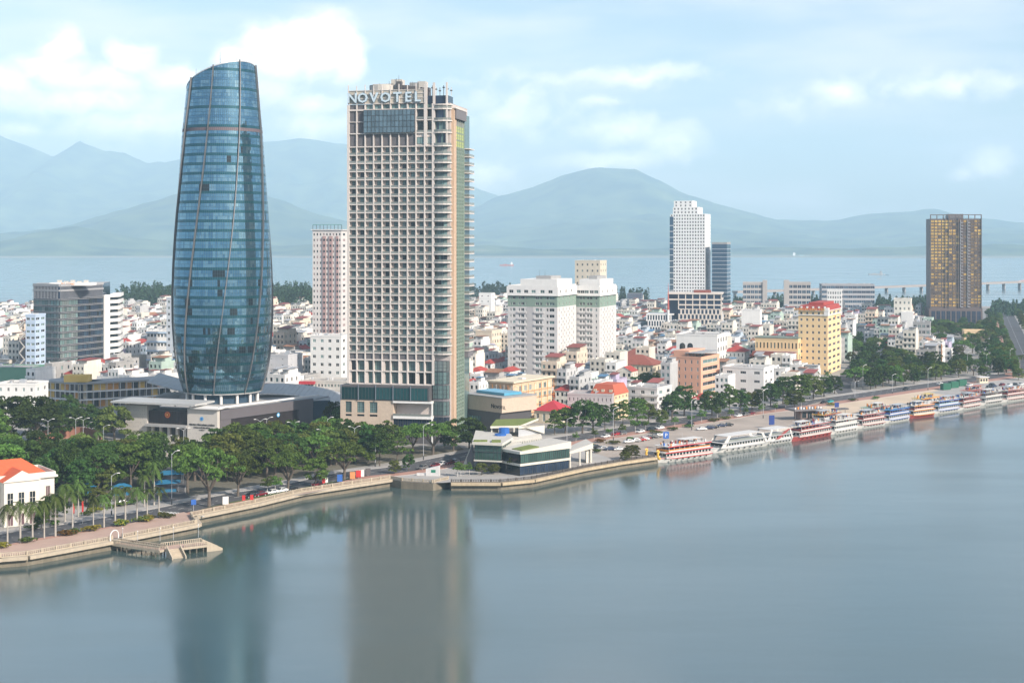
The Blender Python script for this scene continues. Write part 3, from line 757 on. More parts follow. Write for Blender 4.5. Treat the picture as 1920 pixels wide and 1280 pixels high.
    for i in range(nbx):
        for j in range(4):
            w = (gx1 - gx0) / nbx; h = (z(206) - z(249)) / 4
            put('window', win_mesh(w - .06, h - .06, glass('sky_bar_glass', (.12, .175, .21), .05, .35, rnd=.3), FRAME_D, 0, 0, .05), t, (gx0 + i * w + .03, -.94, z(249) + j * h + .03))
    for (p0, p1) in ((207, 224), (229, 249)):
        for i in (8, 9):
            put('window', win_mesh(bp - .6, z(p0) - z(p1), G_DARK, FRAME_D, 1, 1, .1), t, (i * bp + .3, dp - .1, z(p1)))
            put('balcony_rail', railm, t, (i * bp, .1, z(p1)))
    beam(226, .4, 8 * bp, W - .3); beam(205, .4)
    for i in range(2, nb): put('window', win_mesh(bp - .52, z(196) - z(204.2), G_TEAL, FRAME_D, 1, 0, .08), t, (i * bp + .26, dp - .2, z(204.2)))
    # sign wall with open posts
    mb = MB(); mb.box(0, 9.05 * bp, .3, .7, z(194.5), z(169), mat('sign_backing', (.46, .42, .36), .8)); mb.build('sign_wall', t)
    for i in range(10):
        mb = MB(); mb.box(i * bp - .16, i * bp + .16, -.1, .3, z(195), z(158 if i % 2 == 0 else 160), BEIGE); mb.build('sign_post', t)
    for k_, py in enumerate((169, 176, 184, 194)):
        mb = MB(); mb.box(.2, 9.05 * bp, .06, .28, z(py) - .12, z(py) + .12, BEIGE); mb.build('sign_rail', t)
    LET = mat('sign_letters', (.62, .72, .78), .4, .2); LETD = mat('sign_letter_edge', (.16, .24, .30), .5)
    xs_ = [1.25, 5.75, 10.6, 15.6, 20.7, 25.3, 29.3]
    for ch, x in zip('NOVOTEL', xs_):
        o = text(ch, 5.6, LET, t, (x + .6, -.42, z(191.5)), (R(90), 0, 0), 'sign_letter', .16, offset=.10)
        o2 = text(ch, 5.6, LETD, t, (x + .6, -.2, z(191.5)), (R(90), 0, 0), 'sign_letter_edge', .06, offset=.24)
    # roof-top: terrace with glass screen, plant room, masts and string of lamps
    mb = MB(); mb.box(9.1 * bp, XC - 1.6, .9, 9, z(196), z(181), G_NAVY); mb.build('terrace_screen', t)
    mb = MB(); mb.box(.3, XC - .7, 1, D - .5, z(196), z(195), ROOFGREY); mb.build('roof_deck', t)
    mb = MB(); mb.prism([(8, 8), (17, 8), (19, 12), (19, 20), (6, 20)], z(195), z(153), STONEP, ROOFGREY); mb.build('plant_room', t)
    mb = MB(); mb.prism([(8 + 7 * math.cos(q) * .8 + 4, 9 + 5 * math.sin(q)) for q in np.linspace(0, 2 * math.pi, 20)[:-1]], z(170), z(156), STONEP); mb.build('roof_drum', t)
    for (x, y, w, d, p0, p1, m_) in ((16, 8, 4.5, 5, 145, 170, STONEP), (21, 7, 3, 4, 157, 170, DGREY), (24, 8, 4, 4, 152, 170, GREY), (27.5, 8, 3.4, 4, 150, 170, STONEP), (19, 6, 2, 2, 150, 168, DGREY), (22.5, 5.5, 5, 2, 160, 172, DGREY), (30, 6, 3, 3, 163, 178, DGREY)):
        mb = MB(); mb.box(x, x + w, y, y + d, z(p1 + 24), z(p0), m_); mb.build('roof_unit', t)
    for (x, y, p0) in ((15.2, 8, 148), (18.3, 8, 143), (20.6, 8, 147), (24.6, 8, 150), (28.2, 9, 148), (11, 8, 152), (26, 6, 151), (19.7, 7, 138)):
        mb = MB(); mb.tube((x, y, z(176)), (x, y, z(p0)), .12, .06, FRAME_D, 5); mb.build('mast', t)
    for i in range(9):
        x = 31 + i * 1.6; mb = MB(); mb.box(x - .1, x + .1, 1.2, 1.4, z(182), z(162 + (i % 3) * 2), BEIGE if i % 4 == 0 else DGREY); mb.box(x - .45, x + .45, 1.1, 1.5, z(165 + (i % 3) * 3) - .5, z(165 + (i % 3) * 3), DGREY); mb.build('terrace_lamp', t)
    for (x, w) in ((9.05 * bp, .9), (W - .1, .9), (XC - 2.2, .7)):
        mb = MB(); mb.box(x, x + w, -.1, .6, z(275), z(157), BEIGE); mb.build('corner_post', t)
    # rounded corner with wrap-around balconies
    plan_o = [(W - .1, -.1), (W + 2.2, -.75), (W + 4.4, -.8), (W + 6.2, -.1), (W + 7.4, 1.2), (W + 7.4, 4), (W - .1, 4)]
    plan_i = [(W - .1, 1.3), (W + 2.2, .9), (W + 4.3, .9), (W + 5.7, 1.4), (W + 6.4, 2.2), (W + 6.4, 4.2), (W - .1, 4.2)]
    zlist = [zf0 + j * fp for j in range(nfl + 1)] + [z(250), z(228), z(206), z(198)]
    for j, zs_ in enumerate(zlist):
        mb = MB(); mb.prism(plan_o, zs_ - .28, zs_ + .22, BEIGE, cap_bottom=True); mb.build('balcony_slab', t)
    for j in range(len(zlist) - 1):
        z0, z1 = zlist[j] + .22, zlist[j + 1] - .28
        mb = MB()
        for (p, q) in zip(plan_o[:4], plan_o[1:5]):
            s_ = lambda P_: (P_[0], P_[1] + .12)
            mb.quad((*s_(p), z0), (*s_(q), z0), (*s_(q), z0 + .95), (*s_(p), z0 + .95), G_RAIL)
        mb.build('balcony_rail', t)
        mb = MB(); g = rr.choice([G_CURT, G_CURT, G_TEAL, G_TEAL, G_DARK]) if j < nfl else G_NAVY
        for (p, q) in zip(plan_i[:5], plan_i[1:6]):
            L_ = math.hypot(q[0] - p[0], q[1] - p[1]); n_ = max(1, int(L_ / .75))
            for k_ in range(n_):
                f0, f1 = k_ / n_, (k_ + .86) / n_; P_ = lambda f: (p[0] + (q[0] - p[0]) * f, p[1] + (q[1] - p[1]) * f)
                mb.quad((*P_(f0), z0), (*P_(f1), z0), (*P_(f1), z1), (*P_(f0), z1), g if rr.random() < .75 else G_TEAL)
                mb.quad((*P_(f1), z0), (*P_((k_ + 1) / n_), z0), (*P_((k_ + 1) / n_), z1), (*P_(f1), z1), FRAME_D)
        mb.build('window', t)
    # lower corner: curtain wall down to the street
    mb = MB(); zc = z(826)
    pi = [(x, y - .9) for x, y in plan_i]
    tops = z(674); mb.prism(pi, z(828), tops, MGREY); mb.build('corner_wall', t)
    for j, (p0, p1) in enumerate(((675, 694), (695, 718), (720, 745), (750, 776), (779, 802))):
        for (p, q) in zip(pi[:5], pi[1:6]):
            L_ = math.hypot(q[0] - p[0], q[1] - p[1]); u = ((q[0] - p[0]) / L_, (q[1] - p[1]) / L_); n_ = (u[1], -u[0])
            put('window', win_mesh(L_ - .06, z(p0) - z(p1), [G_CURT, G_TEAL, G_TEAL, G_TEAL, G_NAVY][j], FRAME_D, 2, 2, .1), t, (p[0] + n_[0] * .12, p[1] + n_[1] * .12, z(p1)), math.atan2(u[1], u[0]))
    # right-hand side: orange pier, green glass strip, stacked balconies at the back
    x1 = XC - .2
    mb = MB(); mb.box(x1 - .5, x1 + .7, 2.6, 6.8, 0, z(203), ORANGE_ST); mb.build('stone_pier', t)
    for j in range(46):
        zc = 2 + j * 3.0
        if zc > z(205): break
        mb = MB(); mb.box(x1 + .702, x1 + .76, 2.7, 6.7, zc, zc + .08, STONE); mb.build('pier_joint', t)
    mb = MB(); mb.box(x1 - 2, x1 + .2, 6.9, 20.2, 0, z(222), MGREY); mb.build('glass_strip_core', t)
    for j in range(44):
        zc = z(826) + j * 3.02
        if zc + 3 > z(222): break
        for k_ in range(4):
            gl = G_GREENISH if j < 40 else mat('lime_panel', (.45, .50, .10), .6)
            put('glass_strip_pane', win_mesh(2.9, 2.85, gl, mat('green_frame', (.20, .28, .22), .5), 0, 1, .22), t, (x1 + .26, 7.2 + k_ * 3.2, zc), R(90))
    for k_ in range(5):
        mb = MB(); mb.box(x1 + .2, x1 + .6, 7.0 + k_ * 3.2, 7.2 + k_ * 3.2, 0, z(222), mat('pale_green_fin', (.36, .42, .36), .6)); mb.build('fin', t)
    mb = MB(); mb.box(x1 - 2.5, x1 + 1.4, 4, 20.5, z(223), z(205), MGREY); mb.build('louvre_box', t)
    mb = MB(); mb.box(x1 - 6, x1 + 1.6, 2.4, 21, z(205) + .01, z(202), BEIGE); mb.build('top_slab', t)
    for j in range(nfl + 1):
        zs_ = zf0 + j * fp
        mb = MB(); mb.box(x1 - 1, x1 + 2.7, 20.4, D, zs_ - .22, zs_ + .2, BEIGE); mb.build('balcony_slab', t)
        if j < nfl:
            mb = MB(); mb.quad((x1 + 2.6, 20.4, zs_ + .2), (x1 + 2.6, D, zs_ + .2), (x1 + 2.6, D, zs_ + 1.2), (x1 + 2.6, 20.4, zs_ + 1.2), G_RAIL); mb.quad((x1 + .2, 20.4, zs_ + .2), (x1 + 2.6, 20.4, zs_ + .2), (x1 + 2.6, 20.4, zs_ + 1.2), (x1 + .2, 20.4, zs_ + 1.2), G_RAIL); mb.build('balcony_rail', t)
    mb = MB(); mb.box(x1 - 2, x1 + .6, 20.4, D - .4, 0, z(210), G_TEAL); mb.build('side_glazing', t)
    mb = MB(); mb.box(x1 - 1, x1 + 2.2, 20.4, D - .2, z(674), z(664), MGREY); mb.build('louvre_panel', t)
    # podium
    px0, px1 = -2.4, W - .6
    mb = MB(); mb.box(px0, px1, -3.2, dp + 4, z(749), z(722), DGREY); mb.build('glass_band_box', t)
    nw = 5
    for i in range(nw):
        w = (px1 - px0 - 1) / nw
        put('window', win_mesh(w - .3, z(725) - z(748), glass('deep_teal_glass', (.02, .075, .085), .05, .15), FRAME_D, 4, 0, .12), t, (px0 + .6 + i * w, -3.25, z(748)))
        mb = MB(); mb.box(px0 + .35 + i * w, px0 + .6 + i * w, -3.7, -3.2, z(749), z(721), mat('blue_grey_fin', (.16, .19, .23), .5)); mb.build('fin', t)
    b = MB(); sx1 = W * .56
    facade.W = sx1 - px0; ws = [(2.2, 4.9), (7.2, 10.4), (12.6, 16.0)]
    facade(b, (px0, -3), (1, 0), ws, [(z(780), z(776)), (z(773), z(752.5))], .5, STONE, 0, z(749.5))
    facade.W = 12; facade(b, (px0, 9), (0, -1), [], [], 0, STONE, 0, z(749.5))
    facade.W = 7; facade(b, (sx1, -3), (0, 1), [], [], 0, STONE, 0, z(749.5)); b.build('stone_wall', t)
    for (u0, u1) in ws:
        put('window', win_mesh(u1 - u0, z(752.5) - z(773), G_TEAL, FRAME_D, 2, 3, .12), t, (px0 + u0, -2.52, z(773))); put('window', win_mesh(u1 - u0, z(776) - z(780), G_DARK, FRAME_D, 0, 0, .1), t, (px0 + u0, -2.52, z(780)))
    # ashlar courses
    for j in range(1, 16):
        zc = j * 1.1
        if zc > z(752): break
    mb = MB(); mb.box(sx1, W + .2, -3.6, 1.5, z(753), z(749.6), WHITE); mb.build('terrace_canopy', t)
    mb = MB(); mb.box(sx1, W + .2, -3.6, 4, z(782), z(777), WHITE); mb.build('terrace_slab', t)
    mb = MB(); mb.box(sx1, W, 2.0, 4, z(777), z(753), BEIGE); mb.build('terrace_wall', t)
    for k_ in range(2): put('window', win_mesh(5.2, z(754.5) - z(776), G_DARK, FRAME_D, 3, 0, .12), t, (sx1 + 2.8 + k_ * 6.4, 1.97, z(776)))
    mb = MB(); mb.quad((sx1, -3.55, z(777)), (W, -3.55, z(777)), (W, -3.55, z(777) + 1), (sx1, -3.55, z(777) + 1), G_RAIL); mb.build('balcony_rail', t)
    for k_ in range(7):
        mb = MB(); x = sx1 + 1.5 + k_ * 1.9; mb.box(x, x + .9, -2.5, -1.6, z(777), z(777) + .8, WHITE); mb.build('terrace_table', t)
    mb = MB(); mb.box(sx1, W, -2.6, 4, 0, z(782), DGREY); mb.build('ground_floor_core', t)
    for k_ in range(8):
        w = (W - sx1) / 8; put('window', win_mesh(w - .08, z(783) - z(803), G_NAVY, FRAME_D, 1, 2, .08), t, (sx1 + k_ * w + .04, -2.66, z(803)))
    mb = MB(); mb.box(W + .05, W + .6, -2.8, -2.2, 0, z(749), WHITE); mb.build('white_mullion', t)
    # annex wing at the right with its own small sign
    aa, arz, AW = frame_from(868, 610, 941, 592)
    an = thing('hotel_annex', 'tan stone annex wing with small dark NOVOTEL lettering and sloping glass', 'building', (aa[0], aa[1], GZ), arz)
    zA = lambda py: zz(py, 598) - GZ
    mb = MB(); mb.box(0, AW, 0, 20, zA(771), zA(744), STONE); mb.build('stone_band', an)
    mb = MB(); mb.poly([(0, .6, 0), (AW - 4.5, 1.6, 0), (AW - 1, .3, zA(771.2)), (0, .3, zA(771.2))], DGREY); mb.poly([(AW - 1, .3, zA(771.2)), (AW - 4.5, 1.6, 0), (AW - 4.5, 18, 0), (AW - 1, 18, zA(771.2))], DGREY); mb.build('sloping_glass_wall', an)
    for k_ in range(7): put('window', win_mesh(1.45, 2.2, G_TEAL, FRAME_D, 0, 0, .08), an, (.5 + k_ * 1.55, .28, zA(792)))
    mb = MB(); mb.box(-.2, AW + .2, -.25, 20.2, zA(744) + .005, zA(742.5), GREY); mb.build('coping', an)
    mb = MB(); mb.box(3, AW - 4, 5, 15, zA(742), zA(737), mat('pool_blue', (.10, .33, .48), .3)); mb.build('roof_pool_deck', an)
    text('N', 2.5, BLACKP, an, (AW - 6.6, -.12, zA(763.5)), (R(90), 0, 0), align='LEFT'); text('OVOTEL', 1.9, BLACKP, an, (AW - 4.75, -.12, zA(763.5)), (R(90), 0, 0), align='LEFT')
hotel()
# ------------------------------------------------------------------ other named buildings
FOOT = []      # footprints (x, y, radius) kept clear of houses and trees
def reg(x, y, r): FOOT.append((x, y, r))
reg(xx(417, 627), 627, 50); reg(xx(330, 600), 605, 30); reg(xx(760, 605), 605, 34); reg(xx(900, 605), 605, 16); reg(xx(560, 650), 650, 20)
def solve(pxl, pxc, pxr, pyb, rz):
    Yc = F * (CAMH - GZ) / (pyb - HY); Xc = (pxc - CX) / F * Yc; t = (pxl - CX) / F; t2 = (pxr - CX) / F
    W = (Xc - t * Yc) / (math.cos(rz) - t * math.sin(rz))
    D = (t2 * Yc - Xc) / (-math.sin(rz) - t2 * math.cos(rz)) if abs(-math.sin(rz) - t2 * math.cos(rz)) > 1e-3 else 15
    if D < 5 or D > 60: D = 18.0
    ox, oy = Xc - W * math.cos(rz), Yc - W * math.sin(rz)
    cx_, cy_ = ox + math.cos(rz) * W / 2 - math.sin(rz) * D / 2, oy + math.sin(rz) * W / 2 + math.cos(rz) * D / 2
    reg(cx_, cy_, math.hypot(W, D) / 2 * .92)
    if Yc < 1000:
        for q in (8, 18, 27): reg(cx_ * (1 - q / Yc) , cy_ - D / 2 - q, W * .38)
    return (ox, oy), W, D, Yc
def low(name, label, cat, pxl, pxc, pxr, pyb, pyt, wall, fl, nF, nS, rz=-20, wf=.45, hf=.5, sill=.28, roof='flat', rmat=None, rh=3, gl=None, fr=None, indiv=True, nv=1, par=.9, clut=4, group=None, base=None, D=None, wfs=None, corn=True, depth=.25):
    o, W, D0, Yc = solve(pxl, pxc, pxr, pyb, R(rz)); D = D or D0
    b = Bld(name, label, cat, o, R(rz), group); H_ = zz(pyt, Yc) - GZ
    if roof in ('hip', 'mansard'): H_ -= rh
    z0 = 0
    if base: z0 = H_ * base[0]; b.section(-.1, W + .1, -.1, D, 0, z0, base[1], intervals(W + .2, max(2, nF // 2), .5), intervals(D, max(2, nS // 2), .5) if nS else None, None, [(.5, max(1.2, z0 - .6))], [G_DARK], indiv=indiv, name='ground_floor')
    rows = rowsof(z0, H_, fl, hf, sill)
    b.section(0, W, 0, D, z0, H_, wall, intervals(W, nF, wf) if nF else None, intervals(D, nS, wfs or wf) if nS else None, intervals(D, nS, wfs or wf) if nS else None, rows, gl or [G_DARK, G_DARK, G_TEAL], fr, depth, indiv, nv=nv)
    if corn:
        for j in range(1, fl):
            zc = z0 + (H_ - z0) * j / fl
            if fl <= 6: mb = MB(); mb.box(-.12, W + .12, -.12, D + .1, zc - .12, zc + .08, WHITE if wall is not WHITE else WHITE2); b.part('string_course', mb)
    if roof == 'flat':
        if par: b.parapet(0, W, 0, D, H_ + .003, par, wall, over=.15)
        b.clutter(1, W - 1, 1, D - 1, H_, clut)
    elif roof == 'hip': b.roof(0, W, 0, D, H_ + .01, H_ + rh, rmat or RED_TILE, .7)
    elif roof == 'mansard':
        mb = MB(); i_ = rh * .35
        A = [(-.3, -.3), (W + .3, -.3), (W + .3, D + .3), (-.3, D + .3)]; B = [(i_, i_), (W - i_, i_), (W - i_, D - i_), (i_, D - i_)]
        for k in range(4): j = (k + 1) % 4; mb.quad((*A[k], H_ + .01), (*A[j], H_ + .01), (*B[j], H_ + rh), (*B[k], H_ + rh), rmat or RED_TILE)
        mb.poly([(*p, H_ + rh) for p in B], rmat or RED_TILE); b.part('roof', mb)
    b.W, b.D, b.H, b.Y = W, D, H_, Yc
    return b

def dark_office():
    Y0 = 850.0; P = [(xx(63, 858), 858), (xx(112, 846), 846), (xx(193, 886), 886), (xx(221, 898), 898), (xx(205, 925), 925), (xx(70, 890), 890)]
    o = P[1]; L = [(x - o[0], y - o[1]) for x, y in P]; reg(o[0] + 10, o[1] + 35, 42)
    t = thing('dark_glass_office', 'dark glass office block with pale slab lines and a white finned end', 'office', (o[0], o[1], GZ), 0)
    z = lambda py: zz(py, 850) - GZ
    core = [L[0], L[1], L[2], (L[2][0] - 4, L[2][1] + 30), (L[5])]
    mb = MB(); mb.prism(core, 0, z(534), G_NAVY, ROOFGREY); mb.build('glass_core', t)
    def ring(z0, z1, off, m_, name):
        mb = MB()
        for a, b in ((0, 1), (1, 2)):
            p, q = Vector(L[a]), Vector(L[b]); u = (q - p).normalized(); n = Vector((u.y, -u.x)); 
            pts = [tuple(p + n * off - u * .0), tuple(q + n * off), tuple(q - n * .3), tuple(p - n * .3)]
            mb.prism(pts, z0, z1, m_, cap_bottom=True)
        mb.build(name, t)
    SL = mat('office_slab', (.36, .36, .37), .6)
    nfl = 10; zb, zt = z(684), z(561)
    for j in range(nfl + 1):
        zc = zb + (zt - zb) * j / nfl; ring(zc - .45, zc - .25, .9, SL, 'floor_slab'); ring(zc + .25, zc + .4, .8, SL, 'sun_shade')
    ring(z(537), z(532), .6, SL, 'roof_edge'); ring(z(546), z(543), .6, SL, 'roof_edge')
    rr = random.Random(4)
    for (a, b, n) in ((0, 1, 9), (1, 2, 20)):
        p, q = Vector(L[a]), Vector(L[b]); u = (q - p).normalized(); nn = Vector((u.y, -u.x)); W = (q - p).length
        for j in range(nfl):
            for i in range(n):
                w = W / n; pos = p + u * (i * w + .05) + nn * .12; zc = zb + (zt - zb) * j / nfl + .4
                g = rr.choice([G_NAVY, G_NAVY, G_DARK, G_BLUE]) if a == 1 and i > 7 else rr.choice([G_CURT, G_TEAL, G_TEAL, G_CURT])
                put('window', win_mesh(w - .1, (zt - zb) / nfl - .95, g, FRAME_D, 1, 0, .1), t, (pos.x, pos.y, zc), math.atan2(u.y, u.x))
        for i in range(n * 2):
            w = W / n / 2; pos = p + u * (i * w) + nn * .5
            mb = MB(); mb.box(-.08, .08, -.1, .1, z(560), z(534), SL); put('crown_mullion', mb.mesh('crown_mullion'), t, (pos.x, pos.y, 0), math.atan2(u.y, u.x))
        for i in range(n):
            w = W / n; pos = p + u * (i * w + .1) + nn * .15
            put('window', win_mesh(w - .2, z(688) - z(702), G_TEAL if a == 0 else rr.choice([G_CURT, G_DARK, G_TEAL]), FRAME_D, 1, 0, .1), t, (pos.x, pos.y, z(700)), math.atan2(u.y, u.x))
    p, q = Vector(L[2]), Vector(L[3]); u = (q - p).normalized(); n = Vector((u.y, -u.x))
    mb = MB(); mb.prism([tuple(p + n * 1.2), tuple(p + u * 5 + n * 1.2), tuple(p + u * 5 - n * 3), tuple(p - n * 3)], z(683), z(557), WHITE); mb.build('white_pier', t)
    mb = MB(); mb.prism([tuple(p + u * 5), tuple(q), tuple(q + Vector((-4, 26))), tuple(p + u * 5 + Vector((-4, 26)))], z(683), z(560), G_DARK); mb.build('end_glass', t)
    for j in range(11):
        zc = z(683) + (z(557) - z(683)) * j / 10.4
        mb = MB(); mb.prism([tuple(p + u * 5 + n * 1.2), tuple(q + n * 1.2 + u * .8), tuple(q + Vector((-4, 26)) + u * .8), tuple(p + u * 5 + Vector((-4, 26)))], zc - .1, zc + 1.9, WHITE, cap_bottom=True); mb.build('white_fin', t)
    mb = MB(); mb.prism([(L[0][0] + 2, L[0][1] - 1), (L[1][0] + 2, L[1][1] - 3), (L[2][0] + 14, L[2][1] - 6), (L[2][0] + 12, L[2][1] + 12), (L[0][0] + 6, L[0][1] + 20)], 0, z(704), mat('grey_green_podium', (.30, .32, .31), .8, streak=.2), ROOFGREY); mb.build('podium', t)
    mb = MB(); mb.box(-9, 16, 9, 20, z(536), z(530.5), WHITE); mb.build('roof_sign_wall', t)
    text('ĐÀ NẴNG', 1.7, ORANGEP, t, (2, 8.9, z(534.6)), (R(90), 0, 0))
    for k in range(5):
        mb = MB(); mb.box(-6 + k * 4, -4 + k * 4, 14, 17, z(531), z(526 + k % 2 * 2), STONEP); mb.build('roof_unit', t)
dark_office()

def pink_tower():
    b = low('pink_apartment_tower', 'white and dusty pink apartment tower just left of the balcony hotel', 'tower', 586, 640, 690, 690, 434, mat('pale_grey_render', (.60, .57, .55), .85, streak=.08), 24, 9, 5, -12, wf=.42, hf=.42, indiv=False, clut=5, gl=[G_DARK, G_DARK, mat('pink_blind', (.30, .22, .22))], corn=False)
    PK = mat('dusty_pink_render', (.38, .26, .25), .85, streak=.06)
    for (f0, f1) in ((.36, .47), (.58, .70), (.82, .9)):
        mb = MB(); mb.box(b.W * f0, b.W * f1, -.7, -.02, 3, b.H - 3, PK)
        b.part('pink_strip', mb)
        for j in range(24):
            zc = b.H * (j + .3) / 24; x = b.W * f0 + .5
            if 4 < zc < b.H - 5: mb = MB(); mb.quad((x, -.73, zc), (x + 1.2, -.73, zc), (x + 1.2, -.73, zc + 1.5), (x, -.73, zc + 1.5), G_DARK); b.part('window', mb)
    b.box('roof_slab', -1, b.W + 1, -.8, b.D, b.H + .95, b.H + 1.4, WHITE)
    mb = MB()
    for k in range(9): mb.box(b.W * k / 8 - .12, b.W * k / 8 + .12, .5, .8, b.H + 1.4, b.H + 4.2, FRAME_D)
    mb.box(0, b.W, .5, .8, b.H + 4.2, b.H + 4.6, mat('teal_pergola', (.12, .28, .28))); b.part('roof_pergola', mb); b.done()
pink_tower()

def twin():
    spec = (('twin_apartment_tower', 'white apartment tower with sage green top band, nearer of the twin pair', 952, 1045, 1083, 722, 538, [(.05, .075), (.10, .155), (.22, .25), (.27, .335), (.36, .38), (.56, .63), (.65, .69), (.78, .82), (.84, .94)], 0),
            ('twin_apartment_tower', 'white apartment tower with sage green top band, further of the twin pair', 1072, 1124, 1161, 713, 536, [(.28, .36), (.39, .47), (.55, .63), (.65, .74), (.86, .91)], 1))
    for (nm, lab, l, c, r, pb, ptp, fx, k) in spec:
        o, W, D, Yc = solve(l, c, r, pb, R(-21)); b = Bld(nm, lab, 'apartments', o, R(-21), 'twin white apartment towers')
        D = min(D, 34)
        z = lambda py: zz(py, Yc) - GZ
        zg0, zg1, zt = z(576), z(554), z(538); zb = z(716) if not k else z(708)
        GW = mat('grey_white_render', (.60, .585, .575), .85, var=.06, streak=.08); GS = mat('grey_render', (.46, .45, .45), .85, streak=.08)
        Fi = [(a * W, e * W) for a, e in fx]; Si = [(D * f, D * f + 1.3) for f in (.08, .28, .45, .62, .84)]
        gl = [G_DARK, G_DARK, G_TEAL, glass('grey_glass', (.08, .09, .095))]
        b.section(-.2, W + .2, -.2, D, 0, zb, GREENP, intervals(W + .4, 4, .4), intervals(D, 3, .4), None, [(.8, max(2, zb - 1))], [G_DARK], name='ground_floor')
        b.section(0, W, 0, D, zb, zg0, GW, Fi, Si, None, rowsof(zb, zg0, 12, .5, .28), gl, FRAME_W, .3, name='wall')
        b.section(0.01, W - .01, .01, D, zg0, zg1, GREENP, Fi, Si, None, rowsof(zg0, zg1, 2, .5, .28), gl, FRAME_W, .3, name='green_band')
        b.section(-.5, W + .5, -.5, D + .5, zg1 + .01, zt, WHITE, [(a * W, min(W, a * W + 2.6)) for a in (.05, .2, .35, .5, .68, .84)], [(D * f, D * f + 2.2) for f in (.1, .4, .7)], None, [(zg1 + 1.2, zg1 + 3)], gl, FRAME_W, .3, name='top_storey')
        b.box('cornice', -.9, W + .9, -.9, D + .9, zg1 - .3, zg1 + .0, WHITE)
        for f in ((.39, .52) if not k else (.47, .53)),:
            mb = MB(); mb.box(f[0] * W, f[1] * W, -.05, .0, zb, zg0, GS); b.part('grey_strip', mb)
        for f in ((.20, .39), (.54, .74)) if not k else ((.26, .48), (.53, .76)):
            for j in range(12):
                zc = zb + (zg0 - zb) * j / 12; mb = MB(); mb.box(f[0] * W, f[1] * W - .1, -.55, -.06, zc - .05, zc + .85, GW); b.part('balcony', mb)
        for f in (.2, .36, .54, .74):
            for j in range(12):
                zc = zb + (zg0 - zb) * (j + .1) / 12; mb = MB(); mb.box(W + .02, W + .7, D * f, D * f + 1.1, zc, zc + .7, WHITE2); b.part('air_conditioner', mb)
        mb = MB(); mb.box(W * .22, W * .96, 3, D - 4, zt + .01, z(524), WHITE); b.part('penthouse', mb)
        b.parapet(0, W, 0, D, zt + .005, .8, WHITE)
        mb = MB(); mb.box(W * .5, W * .8, 6, D - 10, z(524) + .01, z(518), GREY); b.part('lift_room', mb)
        for q in (.55, .66): mb = MB(); mb.tube((W * q, 8, z(518)), (W * q, 8, z(506)), .1, .04, FRAME_D, 4); b.part('mast', mb)
        b.done()
twin()

